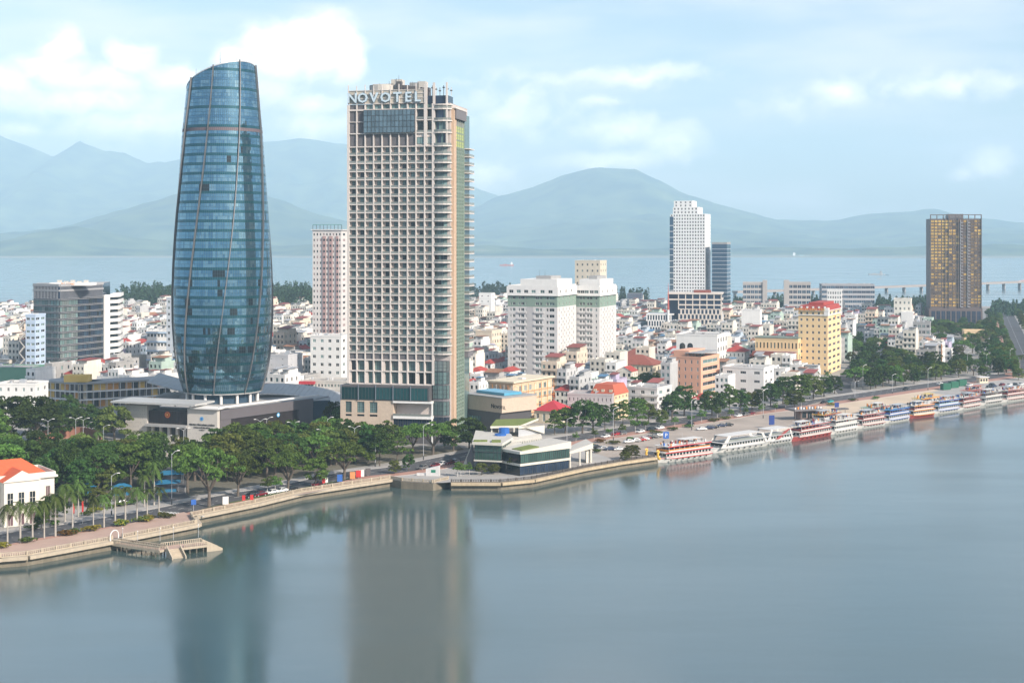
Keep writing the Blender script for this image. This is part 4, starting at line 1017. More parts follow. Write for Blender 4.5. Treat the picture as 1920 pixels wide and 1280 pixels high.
def far_towers():
    # white tall tower
    o, W, D, Yc = solve(1257, 1322, 1341, 605, R(-20)); D = 26
    z = lambda py: zz(py, Yc) - GZ
    b = Bld('white_apartment_tower', 'very tall slim white apartment tower with stepped roof by the bay', 'tower', o, R(-20))
    WH = mat('bright_white_render', (.80, .80, .79), .8, var=.05)
    fx = [(W * (i + .2) / 13, W * (i + .72) / 13) for i in range(13)]; sx = intervals(D, 6, .4)
    b.section(0, W, 0, D, 0, z(401), WH, fx, sx, None, rowsof(0, z(401), 33, .52, .25), [G_DARK, G_DARK, glass('grey_glass2', (.12, .13, .14))], FRAME_W, .5, False, name='wall')
    b.section(W * .06, W * .78, 2, D - 2, z(401) + .01, z(388), WH, intervals(W * .72, 7, .4), None, None, rowsof(z(401), z(388), 2, .5, .25), [G_DARK], FRAME_W, .4, False, name='upper_step')
    b.section(W * .08, W * .62, 3, D - 4, z(388) + .01, z(376), WH, intervals(W * .54, 4, .3), None, None, rowsof(z(388), z(376), 2, .5, .25), [G_DARK], FRAME_W, .4, False, name='top_step')
    b.box('blue_glass_edge', -.6, 3.2, -.5, D - 2, 6, z(406), G_BLUE)
    for k in range(16): b.box('slab_line', -.7, 3.3, -.6, D - 2, 8 + k * (z(412) - 8) / 16, 8.5 + k * (z(412) - 8) / 16, WH)
    b.done()
    o, W, D, Yc = solve(1335, 1363, 1376, 606, R(-18)); D = 22
    z2 = lambda py: zz(py, Yc) - GZ
    b = Bld('blue_glass_block', 'blue glass block with fine pale floor lines beside the white tall tower', 'tower', o, R(-18))
    mb = MB(); mb.box(0, W, 0, D, 0, z2(458), G_BLUE); b.part('glass_body', mb)
    for k in range(19): b.box('slab_line', -.3, W + .3, -.3, D + .3, 3 + k * (z2(460) - 3) / 19, 3.5 + k * (z2(460) - 3) / 19, METAL)
    b.box('roof_frame', -.2, W + .2, -.2, D, z2(458) + .01, z2(454), GREY); b.done()
    # golden tower
    o, W, D, Yc = solve(1745, 1840, 1853, 613, R(-8)); D = 30
    z3 = lambda py: zz(py, Yc) - GZ
    b = Bld('golden_glass_tower', 'dark violet tower with golden mirror windows near the right edge', 'tower', o, R(-8))
    BV = mat('dark_violet_panel', (.125, .095, .09), .55, var=.08)
    gold = [glass('gold_glass_%d' % i, c, .08, .55, rnd=.15) for i, c in enumerate([(.82, .49, .13), (.74, .42, .11), (.58, .34, .10)])]
    gdark = [glass('violet_glass_%d' % i, c, .08, .2, rnd=.2) for i, c in enumerate([(.20, .13, .07), (.13, .09, .065), (.30, .19, .08)])]
    mb = MB(); mb.box(0, W, 0, D, 0, z3(410), BV); b.part('body', mb)
    ncol, nrow = 14, 28; zb, zt = z3(576), z3(412); rr = random.Random(9); cw = W / ncol
    for j in range(nrow):
        for i in range(ncol):
            if i in (8, 10): continue
            pg = (.95 if i < 2 else .7 if i < 5 else .45 if i == 5 else .12) * (1.2 if j > nrow * .5 else .55 if j > nrow * .32 else .25)  # tinted panes; gold share by position paints in the reflected glow
            if j < 3: pg = .85 if i < 2 else .5
            if i >= 12 and j > nrow - 5: pg = .5
            if j > nrow * .48 and i < 2: pg = 1.0
            elif j > nrow * .55 and i < 4: pg = .9
            g = rr.choice(gold) if rr.random() < pg else rr.choice(gdark)
            w = cw - .5; h = (zt - zb) / nrow - .7
            put('window', win_mesh(w, h, g, BV, 1 if rr.random() < .5 else 0, 0, .12), b.t, (i * cw + .25, -.14, zb + j * (zt - zb) / nrow + .4))
    for i in (0, 4, 5, 7.6, 14):
        b.box('fin', i * cw - .25, i * cw + .25, -1.0, -.15, z3(610), z3(405), BV)
    for i in (8, 10):
        for j in range(nrow):
            zc = zb + j * (zt - zb) / nrow; mb = MB(); mb.box(i * cw + .6, i * cw + cw - .2, -1.1, -.02, zc, zc + .35, METAL); mb.box(i * cw + .6, i * cw + .9, -1.1, -.02, zc + .35, zc + 2.6, METAL); b.part('balcony', mb)
    mb = MB(); mb.box(-1.5, W + .8, -1.5, D, 0, z3(578), BV); b.part('podium', mb)
    for i in range(10): put('window', win_mesh(W / 10 - 1.1, z3(583) - z3(606), G_NAVY, BV, 1, 2, .14), b.t, (i * W / 10 + .4, -1.6, z3(606)))
    for i in range(9):
        mb = MB(); x = W * i / 8; mb.box(x - .4, x + .4, .2, .9, z3(410), z3(403.5), BV); b.part('roof_post', mb)
    b.box('roof_beam', -.4, W + .4, .2, .9, z3(403.5), z3(402), BV); b.box('plant_room', W * .36, W * .66, 4, 18, z3(410), z3(401), MGREY)
    b.box('white_service_shaft', W + .01, W + 2.5, D - 6, D, 0, z3(545), WHITE)
    b.done()
far_towers()

def mid_offices():
    # dark glass and beige frame office in front of the white tower
    o, W, D, Yc = solve(1272, 1352, 1366, 640, R(-10)); D = 34; z = lambda py: zz(py, Yc) - GZ
    BF = mat('pale_beige_frame', (.62, .56, .50), .8)
    b = Bld('framed_office', 'beige framed office with staggered dark windows and wide top storeys', 'office', o, R(-10))
    rr = random.Random(3); nF = 11
    mb = MB(); mb.box(0, W, .3, D, 0, z(552), G_NAVY); b.part('glass_body', mb)
    for j in range(6):
        z0, z1 = z(628) + (z(580) - z(628)) * j / 5.0, z(628) + (z(580) - z(628)) * (j + 1) / 5.0
        mb = MB(); mb.box(-.2, W + .2, -.25, D, z0 - .35, z0 + .35, BF); b.part('floor_band', mb)
        if j == 5: break
        for i in range(nF):
            x = W * (i + (0 if j % 2 else .5)) / nF; mb = MB(); mb.box(x, x + W / nF * .42, -.2, .3, z0 + .35, z1 - .35, BF); b.part('mullion_panel', mb)
        for i in range(5):
            y = D * i / 5; mb = MB(); mb.box(W - .2, W + .2, y, y + D / 5 * .45, z0 + .35, z1 - .35, BF); b.part('mullion_panel', mb)
    for (p, e) in ((572, .6), (562, 1.0), (551, 1.2)):
        mb = MB(); mb.box(-9 if p < 570 else 0, W + e, -e, D, z(p) - .5, z(p) + .6, BF); b.part('top_slab', mb)
    mb = MB(); mb.box(-9, 0, 4, D, z(600), z(552), G_NAVY); b.part('glass_link', mb)
    for i in range(7): b.box('pier', W * i / 6 - .3, W * i / 6 + .5, -.5, .2, z(580), z(552), BF)
    b.box('plant_room', W * .35, W * .75, 8, 20, z(550), z(545), BRICK_TILE); b.done()
    o, W, D, Yc = solve(1212, 1262, 1275, 640, R(-10)); D = 24; z = lambda py: zz(py, Yc) - GZ
    b = Bld('framed_office_wing', 'lower office wing with white window grid left of the beige framed office', 'office', o, R(-10))
    mb = MB(); mb.box(0, W, .3, D, z(624), z(592), G_NAVY); b.part('glass_body', mb)
    for j in range(4):
        zc = z(624) + (z(590) - z(624)) * j / 3; b.box('floor_band', -.3, W + .3, -.3, D, zc - .3, zc + .5, WHITE)
        if j < 3:
            for i in range(10): x = W * (i + (.5 if j % 2 else 0)) / 10; b.box('mullion_panel', x, x + W * .04, -.2, .3, zc + .5, zc + (z(590) - z(624)) / 3 - .3, WHITE)
    b.box('ground_floor', .5, W - 1, 1, D, 0, z(624) - .31, GREY)
    for i in range(4): b.box('column', W * i / 3.2, W * i / 3.2 + .8, -.1, .8, 0, z(624) - .31, WHITE)
    b.done()
    for (l, c, r, lab) in ((1393, 1436, 1449, 'grey office with blue windows, leftmost of three low slabs before the bay'), (1470, 1520, 1531, 'grey office with blue windows, middle one of three low slabs before the bay')):
        b = low('bay_office', lab, 'office', l, c, r, 592, 532, mat('warm_grey_render', (.42, .39, .37), .85), 6, 6, 2, -10, .82, .55, .2, indiv=False, gl=[G_BLUE, G_NAVY], clut=3, D=24, par=1.5)
        k = .86 if l == 1393 else 0
        b.box('stair_tower', b.W * k, b.W * (k + .2), -1.2, 10, 0, b.H + 4, MATS['warm_grey_render']); b.done()
    b = low('bay_office', 'wide blue banded office, rightmost of the low slabs before the bay', 'office', 1541, 1640, 1646, 588, 534, mat('warm_grey_render2', (.36, .36, .38), .8), 6, 12, 3, -6, .92, .5, .25, indiv=False, gl=[G_BLUE, G_NAVY], clut=8, D=26, par=.8); b.done()
    b = low('white_hotel', 'white hotel block with dark window slots before the bay offices', 'hotel', 1551, 1578, 1586, 612, 545, WHITE, 8, 6, 3, -15, .5, .5, .25, indiv=False, D=18); b.done()
    b = low('beige_apartment_block', 'beige block with small windows rising behind the twin apartment towers', 'apartments', 1078, 1125, 1141, 618, 490, mat('beige_render', (.62, .55, .44), .85), 11, 5, 3, -20, .3, .35, .3, indiv=False, D=22); b.done()
    b = low('dark_blue_block', 'plain dark blue grey block on the shore right of twin apartments', 'building', 1176, 1203, 1208, 590, 551, mat('slate_blue', (.10, .12, .16), .7), 4, 0, 0, -10, clut=0, par=.4, D=20); b.done()
mid_offices()

def yellow_hotel():
    b = low('apricot_hotel', 'apricot yellow hotel with red mansard roof and roof lettering', 'hotel', 1497, 1552, 1576, 702, 573, YELLOW, 10, 5, 3, -24, .36, .42, .3, roof='mansard', rmat=RED_TILE, rh=3.0, base=None, gl=[G_DARK, glass('violet_window', (.05, .05, .08))], corn=False, wfs=.62)
    W, D, H_ = b.W, b.D, b.H
    b.box('white_top_band', -.5, W + .5, -.5, D + .3, H_ - 3.2, H_ - 2.6, WHITE); b.box('eaves', -.7, W + .7, -.7, D + .5, H_ - .35, H_, WHITE)
    text('KHÁCH SẠN T20', 2.2, GOLDP, b.t, (W / 2 - 2, -1.2, H_ - .2), (R(90), 0, 0), sx=1.15)
    text('T20', 2.0, RUST, b.t, (W + .3, D * .55, H_ - 5.5), (R(90), 0, R(90)))
    for k in range(5): x = W * (k + .5) / 5; b.box('dormer', x - .6, x + .6, .2, 1.6, H_ + .6, H_ + 2.4, WHITE)
    b.box('lift_room', W * .3, W * .8, 5, D - 3, H_ + 3, H_ + 4.6, RED_TILE); b.box('white_turret', W - 2.2, W + .6, -.55, 2.5, H_ - 3.4, H_ + 1.6, WHITE); b.done()
    b = low('apricot_wing', 'two storey apricot wing with brown roof left of the apricot hotel', 'building', 1416, 1496, 1500, 702, 638, YELLOW, 3, 12, 2, -24, .4, .5, .25, roof='flat', indiv=False, D=16, clut=2)
    b.box('brown_roof', -.8, b.W * .95, -4.5, -.1, b.H * .52, b.H * .66, BRICK_TILE); b.box('green_roof', -.5, b.W + .5, -.4, 15, b.H + 1.0, b.H + 1.6, mat('grey_green_roof', (.20, .24, .20), .8)); b.done()
    b = low('salmon_building', 'salmon pink building with roof terrace among the riverside trees', 'building', 1256, 1314, 1349, 742, 672, SALMON, 5, 5, 1, -30, .26, .5, .25, gl=[G_DARK, G_TEAL], wfs=.8, nv=2, corn=False, clut=2, par=.8)
    b.box('roof_room', 1, b.W * .55, 3, b.D - 1, b.H, b.H + 3.6, SALMON); b.box('terrace_roof', b.W * .5, b.W + .5, -.3, b.D - 1, b.H + 2.6, b.H + 2.9, GREY)
    for k in range(5): b.box('terrace_post', b.W * (.52 + k * .115), b.W * (.53 + k * .115), 0.05, .3, b.H, b.H + 2.6, DGREY)
    b.done()
    b = low('white_riverside_block', 'plain white block with few wide windows right of the salmon building', 'building', 1355, 1432, 1451, 740, 692, WHITE, 3, 3, 2, -28, .42, .32, .35, gl=[G_DARK, glass('grey_glass3', (.10, .11, .12))], nv=2, corn=False, clut=4); b.done()
    b = low('arched_white_building', 'white building with tall arched windows behind the salmon building', 'building', 1268, 1345, 1364, 700, 630, WHITE, 4, 0, 4, -22, .45, .5, .25, wfs=.5, corn=False, clut=3)
    for k in range(2):
        x = 2.2 + k * 5.0; mb = MB(); h0, h1 = b.H * .5, b.H * .72
        pts = [(x, -.04, h0), (x + 3.6, -.04, h0), (x + 3.6, -.04, h1)] + [(x + 1.8 + 1.8 * math.cos(q), -.04, h1 + 1.8 * math.sin(q)) for q in np.linspace(.3, math.pi - .3, 6)] + [(x, -.04, h1)]
        mb.poly(pts, G_DARK); mb.box(x - .2, x + 3.8, -.35, -.05, h0 + 1.6, h0 + 2.2, WHITE); b.part('arched_window', mb)
    for k in range(9): mb = MB(); x = b.W * (k + .3) / 9; mb.box(x, x + 1.0, -.06, -.01, 1.5, 5, G_DARK); b.part('arcade_opening', mb)
    b.done()
    b = low('red_roofed_house', 'white house with red hipped roof right of the arched white building', 'house', 1358, 1396, 1406, 695, 648, WHITE, 3, 5, 2, -22, .35, .5, .25, roof='hip', rh=4, D=14); b.done()
    b = low('blank_white_block', 'blank white windowless block rising from the houses left of apricot hotel', 'building', 1390, 1425, 1432, 650, 582, WHITE, 3, 0, 0, -15, clut=2, D=16, par=.5); b.done()
    for (l, c, r, pb, pt, lab) in ((1150, 1225, 1242, 716, 668, 'old yellow walled building with long brown red roof beside twin apartments'), (1160, 1205, 1228, 690, 655, 'smaller brown red roof directly behind the long brown red roof')):
        b = low('tile_roofed_hall', lab, 'building', l, c, r, pb, pt, CREAM, 2, 9, 3, -24, .35, .5, .25, roof='hip', rmat=BRICK_TILE, rh=5.2, D=20, indiv=False); b.done()
yellow_hotel()

def centre_low():
    b = low('scaffold_cream_building', 'cream building wrapped in orange lined frame beside the hotel annex', 'building', 918, 962, 1035, 792, 722, mat('peach_cream', (.66, .50, .34), .85, streak=.06), 4, 6, 8, -33, .55, .6, .2, gl=[G_CURT, MATS['cream_paint'], G_TEAL], corn=False, clut=4, indiv=True, D=None)
    W, D, H_ = b.W, b.D, b.H
    b.box('roof_slab', -1, W + 1, -1, D + 1, H_ + .91, H_ + 1.6, CREAM)
    for i in range(7): b.box('orange_pole', W * i / 6 - .08, W * i / 6 + .08, -1.1, -.95, 0, H_, ORANGEP if i % 2 else WHITE)
    for i in range(7): b.box('orange_pole', W + .95, W + 1.1, D * i / 6 - .08, D * i / 6 + .08, 0, H_, ORANGEP)
    for j in range(1, 5):
        b.box('orange_rail', -1.1, W + 1.1, -1.1, -.98, H_ * j / 5 - .08, H_ * j / 5 + .08, ORANGEP); b.box('orange_rail', W + .98, W + 1.1, -1.1, D + 1, H_ * j / 5 - .08, H_ * j / 5 + .08, ORANGEP)
    b.done()
    b = low('red_roof_pavilion', 'small pavilion with bright red hipped roof behind the river pavilion', 'pavilion', 1002, 1050, 1066, 795, 754, CREAM, 1, 4, 2, -25, .4, .6, .15, roof='hip', rmat=mat('bright_red_tile', (.42, .035, .05), .7, var=.1), rh=4.2, D=14); b.done()
    b = low('lilac_office', 'three storey lilac grey building with rows of dark shuttered windows', 'building', 1064, 1148, 1152, 790, 742, mat('lilac_render', (.47, .43, .44), .85, streak=.06), 3, 11, 0, -14, .34, .42, .3, gl=[mat('brown_shutter', (.14, .08, .09), .7)], nv=0, corn=True, clut=2, D=14, roof='flat'); b.done()
    b = low('mansard_corner_house', 'yellow walled corner house with red mansard roof and white dormers', 'house', 1108, 1152, 1178, 788, 722, mat('pale_yellow_render', (.66, .54, .34), .85), 4, 5, 4, -28, .36, .42, .3, roof='mansard', rmat=mat('coral_tile', (.46, .11, .06), .8, var=.15), rh=4.6, gl=[MATS['brown_shutter']], nv=0)
    for k in range(3): x = b.W * (k + .5) / 3; b.box('dormer', x - .8, x + .8, .2, 2, b.H + .5, b.H + 2.4, CREAM)
    b.done()
    b = low('white_street_house', 'white narrow street block with balconies left of the salmon building', 'house', 1178, 1232, 1260, 782, 730, WHITE2, 4, 3, 2, -30, .4, .5, .25, clut=4)
    for j in range(1, 4): b.box('balcony', b.W * .5, b.W + 1.2, -1.0, -.13, b.H * j / 4 - .1, b.H * j / 4 + .9, WHITE)
    b.done()
    b = low('grey_blank_block', 'tall plain grey block with tiny windows right of the glass tower', 'building', 498, 540, 553, 735, 668, mat('cool_grey_render', (.50, .50, .52), .85, streak=.08), 6, 2, 2, -20, .16, .2, .4, corn=False, clut=3, D=16); b.done()
    b = low('white_stacked_block', 'white block with dark windows low beside the balcony hotel', 'building', 582, 640, 668, 736, 632, WHITE, 7, 4, 2, -15, .4, .4, .3, corn=False, clut=4, D=16); b.done()
    b = low('long_grey_building', 'long grey white building with a row of windows behind curved roof', 'building', 570, 650, 660, 758, 716, mat('pale_grey_wall', (.55, .53, .50), .85, streak=.15), 3, 13, 2, -8, .6, .4, .3, corn=True, clut=5, D=14)
    b.box('red_awning', -3, 6, -3, -.2, b.H * .9, b.H * 1.02, mat('bright_red_tile', (.42, .035, .05), .7)); b.done()
    b = low('blue_banded_school', 'white four storey building with pale blue bands left of the glass tower', 'building', 275, 326, 338, 690, 622, WHITE, 4, 8, 2, -10, .7, .35, .4, gl=[G_DARK, G_BLUE], corn=False, clut=3, D=14)
    for j in range(1, 5): b.box('blue_band', -.3, b.W + .3, -.6, -.05, b.H * j / 4 - 1.1, b.H * j / 4 - .2, mat('pale_blue_paint', (.42, .55, .70), .8))
    b.done()
    b = low('grey_blue_slab', 'pale grey slab block peeping out left of the glass tower', 'building', 312, 340, 350, 700, 560, mat('grey_blue_render', (.46, .50, .55), .85), 12, 3, 2, -10, .4, .4, .3, indiv=False, D=14); b.done()
    b = low('blue_stair_building', 'narrow pale blue building with zigzag stairs left of the dark office', 'building', 48, 66, 72, 722, 592, mat('sky_blue_render', (.45, .55, .68), .85), 11, 2, 2, -10, .7, .4, .3, corn=False, D=12, clut=1)
    for j in range(11):
        z0, z1 = b.H * j / 11, b.H * (j + 1) / 11; mb = MB(); s_ = 1 if j % 2 else -1
        a, c = (-3.6, z0) if s_ > 0 else (-.4, z0), (-.4, z1) if s_ > 0 else (-3.6, z1)
        mb.poly([(a[0], -.8, a[1]), (c[0], -.8, c[1]), (c[0], -.8, c[1] + 1), (a[0], -.8, a[1] + 1)], STONEP); mb.poly([(a[0], .6, a[1]), (a[0], -.8, a[1]), (c[0], -.8, c[1]), (c[0], .6, c[1])], STONEP); b.part('stair_flight', mb)
    b.done()
    b = low('green_wall_shed', 'low building with a plain green side wall at the left edge', 'building', -40, 58, 66, 738, 690, mat('jade_paint', (.14, .30, .21), .85, var=.08), 2, 0, 0, -5, clut=3, D=18, par=.4); b.done()
    b = low('white_corner_house', 'white house at the left edge before the yellow school', 'house', -6, 66, 78, 790, 722, WHITE, 4, 5, 2, -6, .3, .4, .3, corn=False, clut=4, D=14); b.done()
    b = low('white_hut_block', 'white slab with one dark notch standing right of the balcony hotel', 'building', 898, 921, 927, 610, 550, WHITE, 6, 2, 1, -14, .2, .2, .4, indiv=False, D=14, clut=0, par=.3); b.done()
    b = low('peach_block', 'blank peach block with windows on one side right of the balcony hotel', 'building', 892, 922, 932, 672, 622, mat('peach_wall', (.66, .56, .44), .85), 4, 0, 4, -22, .4, .4, .3, D=18, clut=2, indiv=False); b.done()
    b = low('white_stepped_block', 'white stepped apartment block left of the golden tower', 'apartments', 1676, 1708, 1720, 640, 562, mat('cream_white', (.68, .65, .58), .85), 7, 4, 3, -18, .35, .4, .3, D=18, indiv=False)
    b.box('front_step', b.W * .45, b.W + 2, -7, -.05, 0, b.H * .72, WHITE); b.done()
    b = low('grey_rooftop_block', 'grey and tan block with roof garden before the golden tower', 'building', 1712, 1744, 1753, 662, 606, GREY, 5, 4, 2, -18, .6, .4, .3, D=18, indiv=False, clut=5)
    b.box('tan_front', b.W * .3, b.W + .4, -3, -.05, 0, b.H * .55, STONE); b.done()
    b = low('orange_pillared_house', 'white house with orange pillars left of the avenue trees', 'house', 1733, 1766, 1784, 688, 645, WHITE, 4, 4, 3, -24, .6, .5, .25, D=16, clut=4, gl=[G_DARK, G_TEAL])
    for k in range(5): b.box('orange_pillar', b.W * k / 4 - .3, b.W * k / 4 + .3, -.5, -.14, 0, b.H, RUST)
    b.done()
    b = low('white_round_pavilion', 'cream building with shallow pale roof among houses left of golden tower', 'building', 1668, 1708, 1716, 660, 634, CREAM, 2, 7, 2, -18, .45, .5, .25, roof='hip', rmat=STONEP, rh=2.6, D=16, indiv=False); b.done()
    b = low('peach_hall', 'long peach walled hall in trees before the golden tower', 'building', 1808, 1848, 1853, 640, 621, mat('peach_wall2', (.70, .52, .32), .85), 1, 5, 1, -10, .3, .4, .3, D=14, clut=0, indiv=False); b.done()
    # yellow school with galleries behind the trees
    pts = [(78, 718), (150, 706), (322, 730)]; w = [(xx(px, Y), Y) for px, Y in pts]; o = w[1]
    t = thing('yellow_gallery_school', 'long yellow school with open galleries and flat grey roof behind trees', 'school', (o[0], o[1], GZ), 0); reg(o[0] + 18, o[1] + 12, 36); reg(o[0] - 12, o[1] + 10, 14)
    rr = random.Random(6); OP = mat('orange_panel', (.70, .34, .10), .8); YP = mat('yellow_panel', (.78, .52, .14), .8)
    for (p, q) in zip(w[:-1], w[1:]):
        d = Vector((q[0] - p[0], q[1] - p[1])); Ls = d.length; ang = math.atan2(d.y, d.x); u = d.normalized(); nrm = Vector((-u.y, u.x))
        lp = Vector((p[0] - o[0], p[1] - o[1]))
        def bx(name, a0, a1, d0, d1, z0, z1, m_):
            mb = MB(); mb.box(a0, a1, d0, d1, z0, z1, m_); put(name, mb.mesh(name), t, (lp.x, lp.y, 0), ang)
        bx('body', 0, Ls, 2.4, 14, 0, 11.6, CREAM); bx('roof', -1.5, Ls + 1.5, -1.2, 15, 12.0, 12.6, GREY)
        for zf in (0, 4.0, 8.0): bx('gallery_slab', -.5, Ls + .5, -.6, 2.5, zf + 3.7, zf + 4.25, WHITE)
        n = int(Ls / 3.2)
        for i in range(n):
            for zf in (0.2, 4.3, 8.3):
                bx('wall_panel', Ls * i / n + .15, Ls * (i + 1) / n - .15, 2.2, 2.38, zf, zf + 3.3, rr.choice([YP, OP, G_DARK, G_DARK, DGREY]))
            bx('gallery_post', Ls * i / n - .15, Ls * i / n + .15, -.4, -.1, 0, 12, WHITE2)
    mb = MB(); mb.box(-9, 3, 3, 10, 12.6, 16, YP); put('roof_room', mb.mesh('roof_room'), t)
centre_low()

def river_pavilion():
    o = (xx(940, 508), 508.0)
    t = thing('river_pavilion', 'glass and concrete river pavilion with turfed roofs on the quay', 'pavilion', (o[0], o[1], GZ), 0); reg(o[0] + 6, o[1] + 14, 26); reg(o[0] + 20, o[1] + 14, 14)
    CONC = mat('pale_concrete', (.50, .48, .44), .85, var=.1, streak=.12); OFFW = mat('pavilion_white', (.62, .59, .52), .8, var=.06)
    def lp(px, Y): return (xx(px, Y) - o[0], Y - o[1])
    z = lambda py, Y: zz(py, Y) - GZ
    A, B, C2, Dd = lp(890, 511), lp(940, 508), lp(958, 524), lp(896, 536)
    mb = MB(); mb.prism([A, B, C2, Dd], 4.2, z(834, 509), G_GREENISH, CONC, True); mb.build('glass_block', t)
    for j, zz_ in enumerate((4.0, 7.4)):
        mb = MB(); mb.prism([(A[0] - .3, A[1] - .3), (B[0] + .3, B[1] - .4), (C2[0] + .2, C2[1]), (Dd[0] - .2, Dd[1])], zz_, zz_ + (.5 if j == 0 else .12), OFFW if j == 0 else FRAME_D, cap_bottom=True); mb.build('floor_band', t)
    for i in range(8):
        f = i / 7; x, y = A[0] + (B[0] - A[0]) * f, A[1] + (B[1] - A[1]) * f; mb = MB(); mb.box(x - .05, x + .05, y - .14, y - .0, 4.5, z(834, 509), FRAME_D); mb.build('mullion', t)
    for i in range(6):
        f = i / 5; x, y = B[0] + (C2[0] - B[0]) * f, B[1] + (C2[1] - B[1]) * f; mb = MB(); mb.box(x - .02, x + .12, y - .06, y + .06, 4.5, z(834, 509), FRAME_D); mb.build('mullion', t)
    zt = z(834, 509)
    mb = MB(); mb.prism([(A[0] - .9, A[1] - .9), (B[0] + .4, B[1] - 1.2), (C2[0] + .8, C2[1] - .5), (C2[0], C2[1] + 8), (Dd[0] - 1, Dd[1] + 6)], zt, zt + .9, OFFW, CONC, True); mb.build('roof_slab', t)
    mb = MB(); mb.box(A[0] - .4, A[0] + 4.5, A[1] - .3, A[1] + 2.5, zt + .9, zt + 1.3, TURF); mb.build('planter', t)
    mb = MB(); mb.box(B[0] - 3.5, B[0] - .2, B[1] + 1, B[1] + 5, zt + .9, zt + 1.4, TURF); mb.build('planter', t)
    mb = MB(); mb.prism([(A[0] + 1, A[1] + 1), (B[0] - 1, B[1] + 1), (C2[0] - 1, C2[1]), (Dd[0] + 1, Dd[1])], 0, 4.0, DGREY); mb.build('undercroft', t)
    # stone wall and rear hall
    E, G_ = lp(948, 511), lp(975, 503.5)
    mb = MB(); mb.prism([E, G_, lp(978, 525), lp(950, 526)], 0, z(844, 505), CONC, OFFW); mb.build('concrete_wall', t)
    H0, H1 = lp(955, 528), lp(1016, 540)
    mb = MB(); mb.prism([H0, H1, lp(1010, 556), lp(930, 550)], 0, z(824, 530), CONC, OFFW); mb.build('rear_hall', t)
    u = Vector((H1[0] - H0[0], H1[1] - H0[1])); Lh = u.length; u.normalize(); nrm = Vector((u.y, -u.x))
    for i in range(14):
        p = Vector(H0) + u * (Lh * (i + .3) / 14) + nrm * .05
        put('window', win_mesh(.55, 4.2, G_CURT, OFFW, 0, 0, .08), t, (p.x, p.y, z(824, 530) - 5), math.atan2(u.y, u.x))
    # upper storey with slanting roof and turf
    K = [lp(922, 536), lp(972, 538), lp(1016, 548), lp(1010, 560), lp(930, 556)]
    zl = z(824, 530)
    mb = MB(); mb.prism([K[1], K[2], K[3], lp(968, 556)], zl, [z(797, 538), z(812, 548), z(812, 556), z(797, 552)], METAL, OFFW); mb.build('upper_room', t)
    mb = MB(); mb.prism([(K[0][0] - .5, K[0][1] - .6), (K[1][0] + .5, K[1][1] - .8), K[3], K[4]], z(801, 538), z(797, 538), OFFW, TURF, True); mb.build('upper_roof', t)
    mb = MB(); mb.prism([(K[1][0], K[1][1] - 1), (K[2][0] + 1, K[2][1] - 1), (K[2][0] + 1, K[2][1]), (K[1][0], K[1][1])], z(803, 538), [z(796.5, 538), z(812, 548), z(812, 548), z(796.5, 538)], OFFW, cap_bottom=False); mb.build('sloping_fascia', t)
    for px in (922, 936, 950, 964):
        p = lp(px, 537); mb = MB(); mb.box(p[0] - .25, p[0] + .25, p[1] - .25, p[1] + .25, zt + .9, z(801, 538), OFFW); mb.build('column', t)
    mb = MB(); p = lp(945, 533); mb.prism([(p[0] + 2.0 * math.cos(a), p[1] + 1.4 * math.sin(a)) for a in np.linspace(0, 6.28, 10)[:-1]], zt + .9, zt + 3.0, mat('blue_tarpaulin', (.02, .12, .42), .5)); mb.build('blue_cover', t)
    mb = MB(); p = lp(938, 527); mb.prism([(p[0] + 2.2 * math.cos(a), p[1] + 1.4 * math.sin(a)) for a in np.linspace(0, 6.28, 10)[:-1]], zt + .9, zt + 1.6, MATS['blue_tarpaulin']); mb.build('blue_cover', t)
    # lower glass wing to the right
    S, T_ = lp(974, 502.5), lp(1066, 517)
    u = Vector((T_[0] - S[0], T_[1] - S[1])); Lw = u.length; ang = math.atan2(u.y, u.x); un = u.normalized(); back = Vector((-un.y, un.x)) * 11
    q = [S, T_, (T_[0] + back.x, T_[1] + back.y), (S[0] + back.x, S[1] + back.y)]
    mb = MB(); mb.prism(q, 0, 7.6, G_DARK, CONC); mb.build('glass_wing', t)
    n = 12
    for j, (z0, z1, gl) in enumerate(((.3, 3.4, G_NAVY), (4.4, 7.6, G_GREENISH))):
        for i in range(n):
            p = Vector(S) + un * (Lw * i / n + .03) + Vector((un.y, -un.x)) * (.12 if j == 0 else .5)
            put('window', win_mesh(Lw / n - .06, z1 - z0, gl, FRAME_D, 1, 0, .06), t, (p.x, p.y, z0), ang)
    off = Vector((un.y, -un.x)); 
    def band(name, z0, z1, o0, ex, m_, top=None):
        mb = MB(); a = Vector(S) + off * o0 - un * ex; b_ = Vector(T_) + off * o0 + un * ex
        mb.prism([tuple(a), tuple(b_), tuple(b_ + back * 1.05), tuple(a + back * 1.05)], z0, z1, m_, top, True); mb.build(name, t)
    band('floor_band', 3.5, 4.3, .8, .3, OFFW); band('roof_band', 7.7, [8.6, 10.2, 10.2, 8.6], .9, .5, OFFW, CONC)
    a = Vector(S) + un * 1 ; b_ = Vector(S) + un * 9
    mb = MB(); mb.prism([tuple(a), tuple(b_), tuple(b_ + back * .5), tuple(a + back * .5)], 8.62, [8.95, 9.6, 9.6, 8.95], TURF); mb.build('roof_turf', t)
    # open canopy at the right end
    c0, c1 = lp(1066, 519), lp(1112, 533)
    mb = MB(); mb.prism([c0, c1, (c1[0] - 2, c1[1] + 12), (c0[0], c0[1] + 12)], 5.2, [6.0, 7.2, 7.2, 6.0], OFFW, CONC, True); mb.build('canopy', t)
    for f in (.06, .45, .9):
        x, y = c0[0] + (c1[0] - c0[0]) * f, c0[1] + (c1[1] - c0[1]) * f; mb = MB(); mb.tube((x, y + .8, 0), (x, y + .8, 5.3), .35, .35, OFFW, 10); mb.build('column', t)
